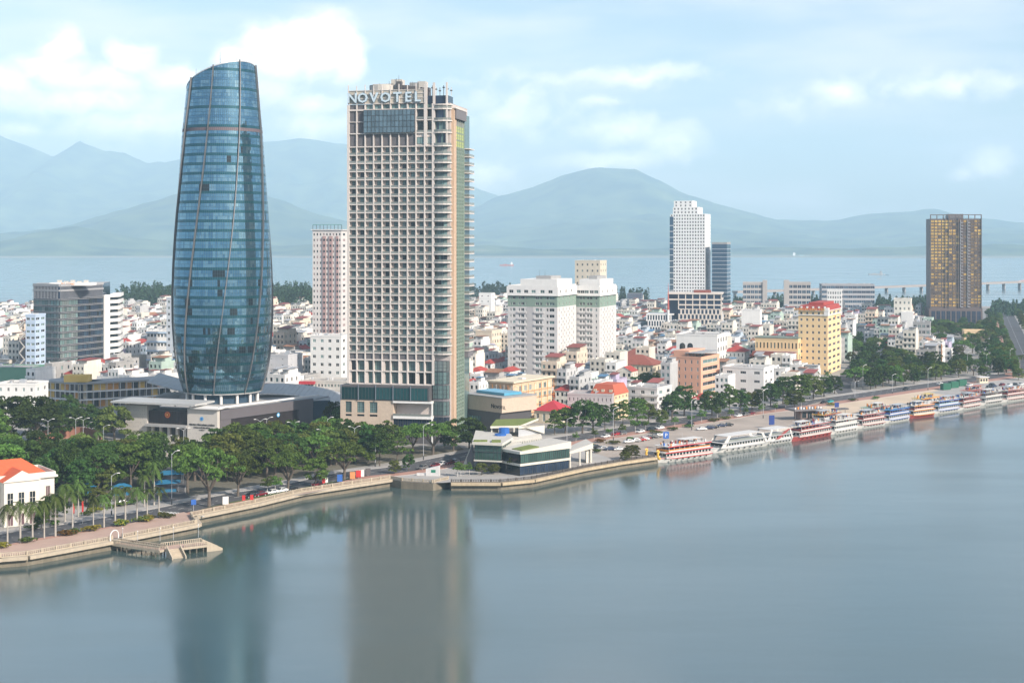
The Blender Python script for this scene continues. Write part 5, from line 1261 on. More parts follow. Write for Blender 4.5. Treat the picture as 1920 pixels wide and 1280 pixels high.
    mb = MB(); mb.prism([(c1[0] - 2.6, c1[1] - 1), (c1[0] - .4, c1[1] + .4), (c1[0] - .6, c1[1] + 6), (c1[0] - 2.6, c1[1] + 6)], 0, 6.6, OFFW); mb.build('end_wall', t)
    # outdoor stair on the left flank
    s0, s1 = lp(868, 520), lp(888, 528)
    n = 16
    mb = MB()
    for i in range(n):
        f0, f1 = i / n, (i + 1) / n; x0, x1 = s0[0] + (s1[0] - s0[0]) * f0, s0[0] + (s1[0] - s0[0]) * f1; mb.box(x0, x1, s0[1] - 2.4, s0[1] + 4, 0, .3 + 8.5 * f1, MGREY)
    mb.build('outdoor_stair', t)
    mb = MB(); mb.prism([(s0[0], s0[1] - 2.8), (s1[0], s1[1] - 9.8), (s1[0], s1[1] - 9.4), (s0[0], s0[1] - 2.4)], 0, [1.2, 10.2, 10.2, 1.2], OFFW); mb.build('stair_parapet', t)
river_pavilion()

def french_house():
    rz = 36; W = 34; Yc = 425.0; X = xx(102, Yc)
    # gable end faces the river road, long side runs up-left
    o = (X - W * math.cos(R(rz)), Yc - W * math.sin(R(rz))); reg(X - 10, Yc + 4, 22)
    b = Bld('colonial_villa', 'cream colonial villa with orange tiled roof at the left edge', 'villa', (X, Yc), R(rz))
    z = lambda py: zz(py, Yc) - GZ
    CV = mat('villa_cream', (.68, .645, .58), .85, streak=.06); H_ = 12.6
    b.section(-34, 0, 0, 15, 0, H_, CV, intervals(34, 9, .34), intervals(15, 4, .30), None, [(.6, 3.6), (6.2, 10.0)], [MATS['brown_shutter'], G_DARK], CV, .35, name='wall', sill=True)
    b.box('cornice', -34.8, .8, -.8, 15.8, H_ + .003, H_ + .6, CV); b.parapet(-34.3, .3, -.3, 15.3, H_ + .6, 1.0, CV)
    b.box('string_course', -34.3, .3, -.35, 15.3, 4.7, 5.2, CV)
    for i in range(10): b.box('pilaster', -34 * i / 9 - .35, -34 * i / 9 + .35, -.3, -.002, 0, 4.7, CV)
    b.roof(-33, -1, 1, 14, H_ + .65, H_ + 5.2, ORANGE_TILE, .1)
    mb = MB(); mb.prism([(-16, -4.5), (-6, -4.5), (-6, -.31), (-16, -.31)], 0, H_ + .3, CV, CREAM); b.part('porch', mb)
    mb = MB(); mb.poly([(-16.6, -4.9, H_ + .31), (-5.4, -4.9, H_ + .31), (-11, -4.9, H_ + 3.4)], CV); mb.quad((-16.6, -4.9, H_ + .31), (-11, -4.9, H_ + 3.4), (-11, 4, H_ + 3.4), (-16.6, 4, H_ + .31), ORANGE_TILE); mb.quad((-11, -4.9, H_ + 3.4), (-5.4, -4.9, H_ + .31), (-5.4, 4, H_ + .31), (-11, 4, H_ + 3.4), ORANGE_TILE); b.part('pediment', mb)
    for k in range(3): put('window', win_mesh(1.8, 3.8, G_DARK, CV, 1, 1, .12), b.t, (-15.2 + k * 3.2, -4.55, 6))
    for k in range(3): put('door', win_mesh(1.8, 3.6, MATS['brown_shutter'], CV, 1, 0, .12), b.t, (-15.2 + k * 3.2, -4.55, .2))
    for k in range(4): b.box('balcony', .12, 1.2, 15 * (k + .5) / 4 - 1.1, 15 * (k + .5) / 4 + 1.1, 5.2, 6.1, DGREY)
    b.done()
french_house()
# ------------------------------------------------------------------ roads, promenade, quay
ASPH = mat('asphalt', (.085, .085, .092), .9, var=.2, scale=.1, fine=.12)
PAINT = mat('road_paint', (.62, .62, .60), .8, var=.2, scale=1.0)
BRICKP = mat('red_brick_paving', (.38, .215, .17), .9, var=.22, scale=.12, fine=.15)
PINKP = mat('pink_paving', (.44, .31, .255), .9, var=.18, scale=.15, fine=.12)
PAVE = mat('grey_paving', (.36, .345, .33), .9, var=.15, scale=.2, fine=.12)
LOTM = mat('worn_parking_lot', (.37, .315, .27), .95, var=.35, scale=.06, fine=.15)
SAND = mat('bare_sandy_plaza', (.56, .45, .335), .95, var=.22, scale=.05, fine=.12)
GRASS = mat('lawn', (.075, .12, .03), 1, var=.3, scale=.3, fine=.25)
KERB = mat('kerb_stone', (.45, .43, .41), .9, var=.1)
BALU = mat('cream_balustrade', (.43, .365, .28), .85, var=.2, scale=.8, streak=.2)
def spline(pts, n=8):
    P = [Vector(p) for p in pts]; P = [2 * P[0] - P[1]] + P + [2 * P[-1] - P[-2]]; out = []
    for i in range(1, len(P) - 2):
        for k in range(n):
            t = k / n; a, b, c, d = P[i - 1], P[i], P[i + 1], P[i + 2]
            out.append(.5 * ((2 * b) + (c - a) * t + (2 * a - 5 * b + 4 * c - d) * t * t + (3 * b - a - 3 * c + d) * t ** 3))
    out.append(P[-2]); return out
def offset(line, d):
    o = []
    for i, p in enumerate(line):
        t = (line[min(i + 1, len(line) - 1)] - line[max(i - 1, 0)]).normalized(); o.append(p + Vector((t.y, -t.x)) * d)   # + = right of travel
    return o
def ribbon(name, line, d0, d1, z, m, h=0.0, kind='structure', label=None, parent=None):
    A, B = offset(line, d0), offset(line, d1); mb = MB()
    for i in range(len(line) - 1):
        mb.quad((B[i].x, B[i].y, z), (B[i + 1].x, B[i + 1].y, z), (A[i + 1].x, A[i + 1].y, z), (A[i].x, A[i].y, z), m) if d1 > d0 else None
        if h:
            for S in (A, B): mb.quad((S[i].x, S[i].y, z - h), (S[i + 1].x, S[i + 1].y, z - h), (S[i + 1].x, S[i + 1].y, z), (S[i].x, S[i].y, z), KERB)
    o = mb.build(name, parent)
    if parent is None: tag(o, label, name.replace('_', ' '), kind=kind)
    return o
def sheet(name, px, z, m, label):
    mb = MB(); mb.poly([(*gp(x, y), z) for x, y in px][::-1], m); o = mb.build(name)
    me = o.data
    if me.polygons[0].normal.z < 0: me.flip_normals()
    return tag(o, label, name.replace('_', ' '), kind='structure')
ROAD = spline([gp(*p) for p in [(-140, 1052), (0, 1012), (150, 987), (300, 961), (430, 934), (567, 910), (655, 890), (752, 879), (860, 857), (950, 841), (1049, 825), (1200, 801), (1377, 773), (1500, 757), (1620, 740), (1750, 721), (1832, 710), (1920, 699), (2150, 676)]], 6)
z1 = GZ + .004
ribbon('pavement', ROAD, -11.2, -6.8, GZ + .13, PAVE, .13, label='grey pavement along the city side of the river road')
ribbon('road', ROAD, -6.8, 6.8, z1, ASPH, label='grey asphalt river road')
ribbon('brick_pavement', ROAD[:56], 6.8, 12.2, GZ + .13, BRICKP, .13, label='red brick pavement along the river side of the road')
ribbon('brick_pavement', ROAD[56:], 6.8, 14.0, GZ + .13, BRICKP, .13, label='red brick strip between road and open quay')
acc = 0.0; k = 0
lane = offset(ROAD, 0)
def dashes(line, name, step=8.0, ln=3.2, w=.09, d=0.0, ymax=800):
    L2 = offset(line, d); s = 0.0; mb = MB(); on = 0
    for a, b in zip(L2[:-1], L2[1:]):
        seg = (b - a).length; u = (b - a) / seg; n = Vector((u.y, -u.x)); t = -s
        while t < seg:
            if t >= 0 and a.y < ymax:
                p, q = a + u * t, a + u * min(t + ln, seg); mb.quad((*(p + n * w), z1 + .004), (*(q + n * w), z1 + .004), (*(q - n * w), z1 + .004), (*(p - n * w), z1 + .004), PAINT)
            t += step
        s = (s + seg) % step
        s = 0 if s < .01 else s
    o = mb.build(name); tag(o, 'white lane dashes painted on the river road at offset %+.1f metres' % d if False else 'white painted lane dashes along the river road', 'road markings', kind='structure')
dashes(ROAD, 'road_markings', d=0.0, w=.11); dashes(ROAD, 'road_markings', d=3.4); dashes(ROAD, 'road_markings', d=-3.4)
for d in (-6.4, 6.4): ribbon('road_edge_line', ROAD, d - .07, d + .07, z1 + .004, PAINT, label='white painted edge line of the river road')
# side street to the left (junction), plaza roads
SIDE = spline([gp(*p) for p in [(352, 946), (318, 925), (325, 900), (338, 875), (300, 855), (205, 838), (90, 832), (-60, 835)]], 6)
ribbon('side_street', SIDE, -5, 5, z1 + .001, ASPH, label='side street turning past the glass tower entrance')
AVE = spline([gp(*p) for p in [(1935, 705), (1926, 680), (1908, 640), (1893, 605), (1884, 585), (1878, 578)]], 6)
ribbon('avenue', AVE, -8, 8, z1 + .001, ASPH, label='wide straight avenue running toward the bay'); ribbon('avenue_path', AVE, -15.5, -11, GZ + .1, BRICKP, .1, label='red brick footpath beside the avenue')
ribbon('avenue_verge', AVE, -11, -8, GZ + .12, GRASS, .1, label='planted verge of the avenue')
dashes(AVE, 'road_markings', d=0.0, ymax=1800, w=.16); 
ST2 = spline([gp(*p) for p in [(1590, 742), (1580, 722), (1600, 690), (1625, 660), (1610, 640)]], 5)
ribbon('cross_street', ST2, -4.5, 4.5, z1 + .001, ASPH, label='short cross street shaded by trees right of apricot hotel')
sheet('promenade', [(-400, 1132), (-160, 1070), (0, 1043), (52, 1039), (212, 1010), (369, 980), (361, 968), (345, 960), (200, 991), (0, 1026), (-150, 1062)], GZ + .135, PINKP, 'pink paved promenade with worn slabs along the left quay')
sheet('river_path', [(362, 967), (480, 943), (567, 922), (732, 897), (732, 890), (655, 899), (567, 919), (430, 947), (372, 960)], GZ + .006, BRICKP, 'narrow brick river path behind the balustrade')
sheet('grass_strip', [(372, 956), (430, 944), (567, 917), (655, 898), (700, 888), (655, 897), (567, 915), (430, 942)], GZ + .14, GRASS, 'thin grass strip beside the river path')
sheet('pavilion_terrace', [(733, 897), (752, 901), (812, 905), (846, 904), (939, 904), (999, 898), (1095, 877), (1164, 865), (1150, 850), (1110, 842), (1060, 842), (960, 868), (860, 872), (780, 882)], GZ + .008, PAVE, 'grey paved terrace around the river pavilion')
sheet('parking_lot', [(1100, 845), (1164, 864), (1228, 856), (1337, 826), (1427, 811), (1560, 785), (1540, 752), (1500, 763), (1377, 784), (1200, 813), (1110, 828)], GZ + .01, LOTM, 'worn brown grey riverside car park')
sheet('sandy_plaza', [(1505, 775), (1560, 784), (1714, 756), (1791, 744), (1798, 735), (1750, 730), (1620, 750), (1545, 762)], GZ + .014, SAND, 'bare sandy plaza beside the moored boats')
sheet('quay_apron', [(1740, 736), (1798, 743), (1920, 721), (2000, 708), (1940, 706), (1832, 718)], GZ + .018, PAVE, 'pale quay apron with parked cars at the far right')
sheet('villa_forecourt', [(80, 990), (150, 978), (215, 965), (215, 945), (150, 945), (100, 960)], GZ + .008, PAVE, 'paved forecourt right of the colonial villa')
sheet('entrance_plaza', [(60, 868), (210, 862), (300, 868), (330, 850), (230, 845), (100, 848)], GZ + .007, mat('warm_paving', (.40, .33, .27), .9, var=.2), 'warm paved plaza before the glass tower podium')
for (pl, lab) in (([(75, 825), (130, 822), (180, 826), (160, 836), (90, 840)], 'lawn by the curved brick wall'), ([(160, 840), (240, 838), (235, 852), (170, 856)], 'lawn before the podium entrance'), ([(1700, 700), (1780, 690), (1790, 700), (1720, 712)], 'lawn strip beyond the road at right')):
    sheet('lawn', pl, GZ + .012, GRASS, lab)
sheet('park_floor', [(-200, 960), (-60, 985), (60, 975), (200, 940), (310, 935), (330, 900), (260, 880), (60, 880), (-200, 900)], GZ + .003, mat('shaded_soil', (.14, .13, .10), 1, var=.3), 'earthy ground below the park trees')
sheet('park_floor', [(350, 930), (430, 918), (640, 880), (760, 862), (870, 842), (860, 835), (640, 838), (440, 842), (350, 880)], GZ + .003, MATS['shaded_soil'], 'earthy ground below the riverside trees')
# zebra crossing
for i in range(12):
    p, q = gp(298 + i * 6.6, 957.5 + i * .55), gp(302 + i * 6.6, 957.5 + i * .55); r, s_ = gp(312 + i * 6.6, 962.5 + i * .5), gp(308 + i * 6.6, 962.5 + i * .5)
    mb = MB(); mb.quad((*s_, z1 + .008), (*r, z1 + .008), (*q, z1 + .008), (*p, z1 + .008), PAINT); o = mb.build('crossing_stripe'); tag(o, 'white stripes of the zebra crossing by the promenade', 'road markings', 'zebra crossing stripes', 'structure')

# balustrades along the quay: posts, balusters, rail
def balustrade(pts, label, hgt=1.15, step=4.0, m=BALU, inset=.5, solid=True):
    line = [Vector(p) for p in pts]; o = line[0]
    t = thing('balustrade', label, 'balustrade', (o.x, o.y, GZ + .13), 0, 'quay balustrades')
    bal = MB(); rail = MB()
    for a, b in zip(line[:-1], line[1:]):
        d = b - a; L_ = d.length
        if L_ < .3: continue
        u = d / L_; n = Vector((-u.y, u.x)) * inset
        def bx(mb, s0, s1, w, z0, z1):
            p, q = a + u * s0 + n - o, a + u * s1 + n - o; nn = Vector((-u.y, u.x)) * w
            mb.prism([tuple(p - nn), tuple(q - nn), tuple(q + nn), tuple(p + nn)], z0, z1, m)
        bx(rail, 0, L_, .16, hgt - .16, hgt); bx(rail, 0, L_, .2, 0, .22)
        k = max(1, int(L_ / step))
        for i in range(k + 1):
            mb = MB(); s = L_ * i / k; bx(mb, s - .2, s + .2, .24, 0, hgt + .12); mb.build('post', t)
        kb = int(L_ / .55)
        for i in range(kb): s = L_ * (i + .5) / kb; bx(bal, s - .12, s + .12, .1, .2, hgt - .14)
    rail.build('rail', t); bal.build('balusters', t, kind='stuff')
S = [Vector(p) for p in SHORE]
balustrade([S[1], S[2], S[3], S[4]], 'cream balustrade of the left promenade before the jetty')
balustrade([S[4] + (S[5] - S[4]) * .12, S[5], S[6]], 'cream balustrade of the promenade beyond the jetty')
balustrade([S[6], S[7], S[8], S[9]], 'long cream balustrade of the tree lined quay', 1.25)
balustrade([S[9], S[10], S[11], S[12]], 'short balustrade of the recessed quay before the pavilion', 1.0)
DARKRAIL = mat('dark_steel_rail', (.10, .09, .085), .6)
balustrade([S[13], S[14], S[15], S[16], S[17], S[18]], 'thin dark railing round the pavilion terrace', 1.0, 3.0, DARKRAIL)
def quay_cope(a, b, m, name='quay_edge', out=1.3):
    line = [Vector(p) for p in SHORE[a:b]]; mb = MB()
    for p, q in zip(line[:-1], line[1:]):
        u = (q - p).normalized(); n = Vector((u.y, -u.x)); mb.prism([tuple(p + n * out), tuple(q + n * out), tuple(q - n * .5), tuple(p - n * .5)], GZ - .75, GZ + .16, m, cap_bottom=True)
    tag(mb.build(name), 'pale concrete edge beam of the quay', 'quay edge', kind='structure')
quay_cope(1, 10, BALU); quay_cope(13, 19, mat('ochre_concrete', (.46, .37, .25), .9, var=.25, streak=.3)); quay_cope(18, 26, STONEP, out=.45)

def jetty():
    o = gp(214, 1011); t = thing('jetty', 'cream concrete T shaped jetty on piles reaching into the river', 'jetty', (o[0], o[1], GZ - .55), 0)
    PILE = mat('shade_dark_pile', (.16, .14, .11), .8)  # pile colour darkened to paint in the shadow below the deck
    P = lambda px, py: Vector((gp(px, py)[0] - o[0], gp(px, py)[1] - o[1]))
    def slab(pts, z0, z1, name): mb = MB(); mb.prism([tuple(p) for p in pts], z0, z1, BALU, PINKP, True); mb.build(name, t)
    A, B = P(216, 1013), P(306, 1026); w = (B - A).normalized(); n = Vector((-w.y, w.x))
    slab([A - n * 1.3, B - n * 1.3, B + n * 1.3, A + n * 1.3], -.6, 0, 'walkway')
    C, D = P(306, 1023), P(382, 1014); e = (D - C).normalized(); m2 = Vector((-e.y, e.x))
    slab([C - m2 * 2.6, D - m2 * 2.6, D + m2 * 2.2, C + m2 * 2.2], -.6, .01, 'platform')
    def rails(a, b, off, nn):
        mb = MB(); d = b - a; L_ = d.length; u = d / L_; v = Vector((-u.y, u.x))
        def bx(s0, s1, wd, z0, z1): p, q = a + u * s0 + nn * off, a + u * s1 + nn * off; mb.prism([tuple(p - v * wd), tuple(q - v * wd), tuple(q + v * wd), tuple(p + v * wd)], z0, z1, BALU)
        bx(0, L_, .14, .9, 1.05)
        for i in range(int(L_ / .6) + 1): bx(i * .6, i * .6 + .2, .1, 0, .9)
        mb.build('railing', t)
    rails(A, B, -1.2, n); rails(A, B, 1.2, n); rails(C + e * 5, D, -2.5, m2); rails(C, D, 2.1, m2)
    for i in range(5):
        s = (i + .5) / 5; p = A + (B - A) * s
        for q in (-1, 1): mb = MB(); c = p + n * q; mb.tube((c.x, c.y, -5), (c.x, c.y, -.6), .16, .16, PILE, 8); mb.build('pile', t)
    for i in range(6):
        p = C + (D - C) * ((i + .5) / 6)
        for q in (-2.2, 1.8): mb = MB(); c = p + m2 * q; mb.tube((c.x, c.y, -5), (c.x, c.y, -.6), .18, .18, PILE, 8); mb.build('pile', t)
    # stairs down to the water at both ends
    for (a, d, name) in ((C + e * 2.0 - m2 * 2.6, -m2, 'river_stair'), (D - m2 * .5, e, 'end_stair')):
        v = Vector((-d.y, d.x))
        for i in range(8):
            p = a + d * (i * .55); q = a + d * (i * .55 + .56); mb = MB(); mb.prism([tuple(p - v * 1.7), tuple(q - v * 1.7), tuple(q + v * 1.7), tuple(p + v * 1.7)][::1], -4, -.02 - .28 * (i + 1), BALU)
            mb.build('step', t)
        for s in (-1, 1):
            p, q = a + v * 1.85 * s, a + d * 4.5 + v * 1.85 * s; mb = MB(); r = v * .16
            mb.prism([tuple(p - r), tuple(q - r), tuple(q + r), tuple(p + r)] , -4, [.95, -1.4, -1.4, .95], BALU); mb.build('stair_wall', t)
    for (px, py) in ((230, 1010), (258, 1016), (300, 1010), (325, 1008), (372, 1003)):
        c = P(px, py); mb = MB(); mb.tube((c.x, c.y, 0), (c.x, c.y, 3.4), .08, .06, METAL, 6); mb.tube((c.x, c.y, 3.4), (c.x, c.y, 3.7), .16, .16, WHITE, 6); mb.build('lamp_post', t)
    # white gateway arch at its root
    a = A - w * .3; mb = MB()
    for s in np.linspace(0, math.pi, 9)[:-1]:
        s2 = s + math.pi / 8; p = lambda q: (a.x + n.x * 1.5 * math.cos(q), a.y + n.y * 1.5 * math.cos(q), 2.0 + 1.4 * math.sin(q)); mb.tube(p(s), p(s2), .16, .16, WHITE, 6)
    for s in (-1.5, 1.5): mb.tube((a.x + n.x * s, a.y + n.y * s, 0), (a.x + n.x * s, a.y + n.y * s, 2.0), .18, .16, WHITE, 6)
    mb.build('gateway_arch', t)
jetty()
# curved low brick wall in the plaza
def brick_wall():
    pts = spline([gp(*p) for p in [(62, 834), (100, 824), (150, 821), (190, 830)]], 5); o = pts[0]
    t = thing('brick_wall', 'curved red brick wall before the trees left of the podium', 'wall', (o.x, o.y, GZ), 0)
    BM = mat('red_brick_wall', (.30, .14, .10), .9, var=.2, scale=1.5, fine=.2)
    for a, b in zip(pts[:-1], pts[1:]):
        u = (b - a).normalized(); n = Vector((-u.y, u.x)); a = a - o; b = b - o
        mb = MB(); mb.prism([tuple(a), tuple(b - u * .08), tuple(b - u * .08 + n * .5), tuple(a + n * .5)], 0, 4.6, BM); mb.build('wall_panel', t)
brick_wall()
# ------------------------------------------------------------------ the carpet of small houses
HCOL = {'white': (.70, .69, .67), 'cream': (.69, .645, .57), 'pale grey': (.48, .48, .48), 'pale blue': (.46, .54, .62), 'mint green': (.42, .53, .46), 'pink': (.62, .44, .42), 'peach': (.66, .55, .44), 'beige': (.61, .57, .50), 'weathered grey': (.36, .35, .34), 'lilac': (.48, .42, .56)}
HM = {k: mat('house_' + k.replace(' ', '_'), v, .88, var=.16, streak=.22, rnd=.12) for k, v in HCOL.items()}
SHEDC = {'red': mat('red_sheet_roof', (.27, .075, .065), .7, var=.2, rnd=.2), 'blue': mat('blue_sheet_roof', (.10, .22, .36), .6, var=.2, rnd=.2), 'green': mat('green_sheet_roof', (.13, .22, .18), .6, var=.2, rnd=.2), 'grey': mat('grey_sheet_roof', (.38, .38, .39), .6, var=.2, rnd=.2), 'rusty': mat('rusty_sheet_roof', (.30, .15, .09), .8, var=.3)}
hr = random.Random(21)
HPROTO = []
def house_proto(colr, floors, roof, W, D):
    wm = HM[colr]; H_ = 3.5 * floors; fp = 3.5
    w = MB(); g = MB(); r = MB()
    blank_side = hr.random() < .6
    nF = 2 if W < 7 else 3
    rows = rowsof(0, H_, floors, .5, .26); 
    for (o, u, Wd, xs) in (((0, 0), (1, 0), W, intervals(W, nF, .5)), ((W, 0), (0, 1), D, None if blank_side else intervals(D, 3, .25)), ((0, D), (0, -1), D, None), ((W, D), (-1, 0), W, None)):
        facade.W = Wd; facade(w, o, u, xs or [], rows if xs else [], .3, wm, 0, H_)
        n = (u[1], -u[0])
        for (ra, rb) in (rows if xs else []):
            for (a, b) in xs:
                bx, by = o[0] + u[0] * a - n[0] * .29, o[1] + u[1] * a - n[1] * .29
                g.quad((bx, by, ra), (bx + u[0] * (b - a), by + u[1] * (b - a), ra), (bx + u[0] * (b - a), by + u[1] * (b - a), rb), (bx, by, rb), hr.choice([G_DARK, G_DARK, G_TEAL]))
    if hr.random() < .6:
        for j in range(1, floors): w.box(.1, W - .1, -1.0, -.005, j * fp - .15, j * fp + .02, wm); w.box(.1, W - .1, -1.0, -.88, j * fp + .02, j * fp + .85, wm)
    sheds = MB(); scol = None
    if roof in ('red hipped', 'brown hipped'):
        r.hip(0, W, 0, D, H_ + .01, H_ + min(W, D) * .34, RED_TILE if roof == 'red hipped' else BRICK_TILE, .5, .5, WHITE2)
    elif roof == 'gabled':
        rm = hr.choice([RED_TILE, SHEDC['grey'], SHEDC['rusty']]); h = W * .28
        r.quad((-.4, -.4, H_), (W / 2, -.4, H_ + h), (W / 2, D + .4, H_ + h), (-.4, D + .4, H_), rm); r.quad((W / 2, -.4, H_ + h), (W + .4, -.4, H_), (W + .4, D + .4, H_), (W / 2, D + .4, H_ + h), rm)
        r.poly([(0, -.02, H_), (W, -.02, H_), (W / 2, -.02, H_ + h - .1)], wm)
    else:
        r.quad((0, 0, H_), (W, 0, H_), (W, D, H_), (0, D, H_), ROOFGREY)
        for (x0, x1, y0, y1) in ((0, W, 0, .2), (0, W, D - .2, D), (0, .2, .2, D - .2), (W - .2, W, .2, D - .2)): r.box(x0, x1, y0, y1, H_ + .003, H_ + .9, wm)
        k = hr.random()
        if k < .6 or roof != 'flat':
            scol = {'flat red shed': 'red', 'flat blue shed': 'blue', 'flat green shed': 'green'}.get(roof, hr.choice(['grey', 'grey', 'rusty']))
            y0 = D * hr.uniform(.2, .5); y1 = D * hr.uniform(.7, .98); h = 2.7
            xa, xb = (.3, W - .3) if hr.random() < .45 else ((.3, W * .55) if hr.random() < .5 else (W * .4, W - .3)); sheds.box(xa, xb, y0, y1, H_, H_ + h, wm); sl = hr.choice((.9, .3, -.4)); xa -= .4; xb += .4
            sheds.quad((xa, y0 - 1.2, H_ + h + .1), (xb, y0 - 1.2, H_ + h + .1), (xb, y1 + .3, H_ + h + .5 + sl), (xa, y1 + .3, H_ + h + .5 + sl), SHEDC[scol]); sheds.quad((xa, y1 + .3, H_ + h + .4 + sl), (xb, y1 + .3, H_ + h + .4 + sl), (xb, y0 - 1.2, H_ + h), (xa, y0 - 1.2, H_ + h), SHEDC[scol])
        sheds.tube((W * .3, D * .12, H_ + .3), (W * .3, D * .12, H_ + 1.7), .5, .5, METAL, 8); sheds.tube((W * .7, D * .14, H_ + .3), (W * .7 + .9, D * .14, H_ + .3), .45, .45, hr.choice([METAL, SHEDC['blue']]), 8)
    return dict(col=colr, floors=floors, roof=roof, W=W, D=D, w=w.mesh('wall'), g=g.mesh('glazing'), r=r.mesh('roof'), s=sheds.mesh('roof_shed') if sheds.f else None, mbs=(w, g, r, sheds))
for i in range(80):
    c = hr.choices(list(HCOL), [36, 16, 13, 4, 3, 3, 4, 9, 11, 1])[0]; f = hr.choices([1, 2, 3, 4, 5], [14, 26, 30, 20, 8])[0]
    ro = hr.choices(['flat', 'flat red shed', 'flat blue shed', 'flat green shed', 'red hipped', 'brown hipped', 'gabled'], [52, 6, 3, 4, 9, 5, 8])[0]
    if f >= 4: ro = hr.choice(['flat', 'flat', 'flat', 'flat red shed'])
    HPROTO.append(house_proto(c, f, ro, hr.uniform(5.0, 9.5), hr.uniform(10, 17)))
def road_dist(x, y, line):
    return min((p.x - x) ** 2 + (p.y - y) ** 2 for p in line) ** .5
AVEP = AVE
def side_of(line, x, y):
    i = min(range(len(line) - 1), key=lambda k: (line[k].x - x) ** 2 + (line[k].y - y) ** 2); a, b = line[i], line[i + 1]
    return (b.x - a.x) * (y - a.y) - (b.y - a.y) * (x - a.x)      # >0: city side
TZONES_PX = [  # wooded areas (ground outline) where no house stands
    [(1585, 738), (1583, 690), (1600, 655), (1660, 652), (1672, 668), (1740, 690), (1800, 690), (1905, 675), (1905, 705), (1750, 722), (1640, 738)],
    [(1715, 650), (1745, 614), (1862, 614), (1880, 640), (1890, 680), (1800, 690), (1790, 670), (1770, 660)],
    [(-60, 870), (-60, 800), (60, 785), (130, 790), (240, 800), (240, 870)], [(1180, 735), (1240, 700), (1262, 715), (1250, 745), (1200, 760)]]
TZ = [[gp(*p) for p in z] for z in TZONES_PX]
def inside(poly, x, y):
    c = False
    for i in range(len(poly)):
        (x0, y0), (x1, y1) = poly[i], poly[i - 1]
        if (y0 > y) != (y1 > y) and x < (x1 - x0) * (y - y0) / (y1 - y0) + x0: c = not c
    return c
HOUSES = []
def scatter_houses():
    rot = R(-24); ca, sa = math.cos(rot), math.sin(rot)
    cells = []
    v = -1200.0
    row = 0
    while v < 2200:
        u = -1500.0 + hr.uniform(0, 4)
        row += 1
        while u < 1700:
            p = hr.choice(HPROTO); w = p['W']
            x, y = u * ca - v * sa, u * sa + v * ca
            cells.append((x, y, p, row % 2)); u += w + (hr.choice((.0, .0, .1, .2)) if hr.random() < .93 else 7)
        v += 19.5 if row % 2 else 24.5
    for (x, y, p, flip) in cells:
        if y < 640 or y > 1790: continue
        px = CX + F * x / y
        if px < -30 or px > 1950: continue
        gy = HY + F * (CAMH - GZ) / y
        # keep the shoreline woods and the open green at far left clear
        ymax = float(np.interp(px, [0, 80, 200, 340, 520, 620, 860, 1000, 1160, 1400, 1640, 1740, 1800], [1560, 1560, 1560, 1600, 1600, 1650, 1700, 1790, 1700, 1500, 1500, 1380, 700]))
        if y > ymax: continue
        cx_, cy_ = x + ca * p['W'] / 2 - sa * p['D'] / 2, y + sa * p['W'] / 2 + ca * p['D'] / 2
        if any((fx - cx_) ** 2 + (fy - cy_) ** 2 < (fr + 5.5) ** 2 for fx, fy, fr in FOOT): continue
        if side_of(ROAD, x, y) < 0 or road_dist(cx_, cy_, ROAD) < 27 or road_dist(cx_, cy_, AVEP) < 34 or road_dist(cx_, cy_, SIDE) < 22 or road_dist(cx_, cy_, ST2) < 14: continue
        if any(inside(z, cx_, cy_) for z in TZ): continue
        if px < 345 and y < 735: continue
        if 480 < px < 900 and y < 690: continue
        if 900 < px < 1100 and y < 712: continue
        if hr.random() < .06: continue
        HOUSES.append((y, x, p, rot + hr.uniform(-.02, .02) + (math.pi if False else 0), px, gy))
    HOUSES.sort(key=lambda h: h[0])
scatter_houses()
REGION = [(0, 63, 'left of the dark glass office'), (63, 225, 'beside the dark glass office'), (225, 335, 'left of the curved glass tower'), (335, 505, 'behind the curved glass tower'), (505, 590, 'right of the curved glass tower'), (590, 660, 'below the pink apartment tower'), (660, 880, 'behind the balcony hotel'), (880, 952, 'between balcony hotel and twin apartments'), (952, 1162, 'behind the twin apartments'), (1162, 1260, 'right of the twin apartments'), (1260, 1365, 'near the beige framed office'), (1365, 1497, 'left of the apricot hotel'), (1497, 1580, 'behind the apricot hotel'), (1580, 1680, 'right of the apricot hotel'), (1680, 1760, 'left of the golden tower'), (1760, 2200, 'near the golden tower')]
def region(px):
    for a, b, t in REGION:
        if a <= px < b: return t
    return REGION[0][2] if px < 0 else REGION[-1][2]
ORD = ['first', 'second', 'third', 'fourth', 'fifth', 'sixth', 'seventh', 'eighth', 'ninth', 'tenth', 'eleventh', 'twelfth', 'thirteenth', 'fourteenth', 'fifteenth', 'sixteenth', 'seventeenth', 'eighteenth', 'nineteenth', 'twentieth'] + ['%dth' % i for i in range(21, 400)]
for i in range(20, len(ORD)):
    n = i + 1; ORD[i] = '%d%s' % (n, 'th' if 10 < n % 100 < 14 else {1: 'st', 2: 'nd', 3: 'rd'}.get(n % 10, 'th'))
def name_all(items):
    """items: (object, px, look phrase, place phrase); equal phrases get told apart by their order from the left"""
    d = {}
    for o, px, look, place in items: d.setdefault((look, place), []).append((px, o))
    for (look, place), l in d.items():
        l.sort(key=lambda a: a[0])
        for i, (px, o) in enumerate(l):
            o['label'] = '%s %s' % (look, place) if len(l) == 1 else '%s from left, %s %s' % (ORD[i], look, place)
FLO = {1: 'one-storey', 2: 'two-storey', 3: 'three-storey', 4: 'four-storey', 5: 'five-storey'}
RDESC = {'flat': 'flat-roofed', 'flat red shed': 'red-shed', 'flat blue shed': 'blue-shed', 'flat green shed': 'green-shed', 'red hipped': 'red-tiled', 'brown hipped': 'brown-tiled', 'gabled': 'gabled'}
items = []
NH = 300
far = {}
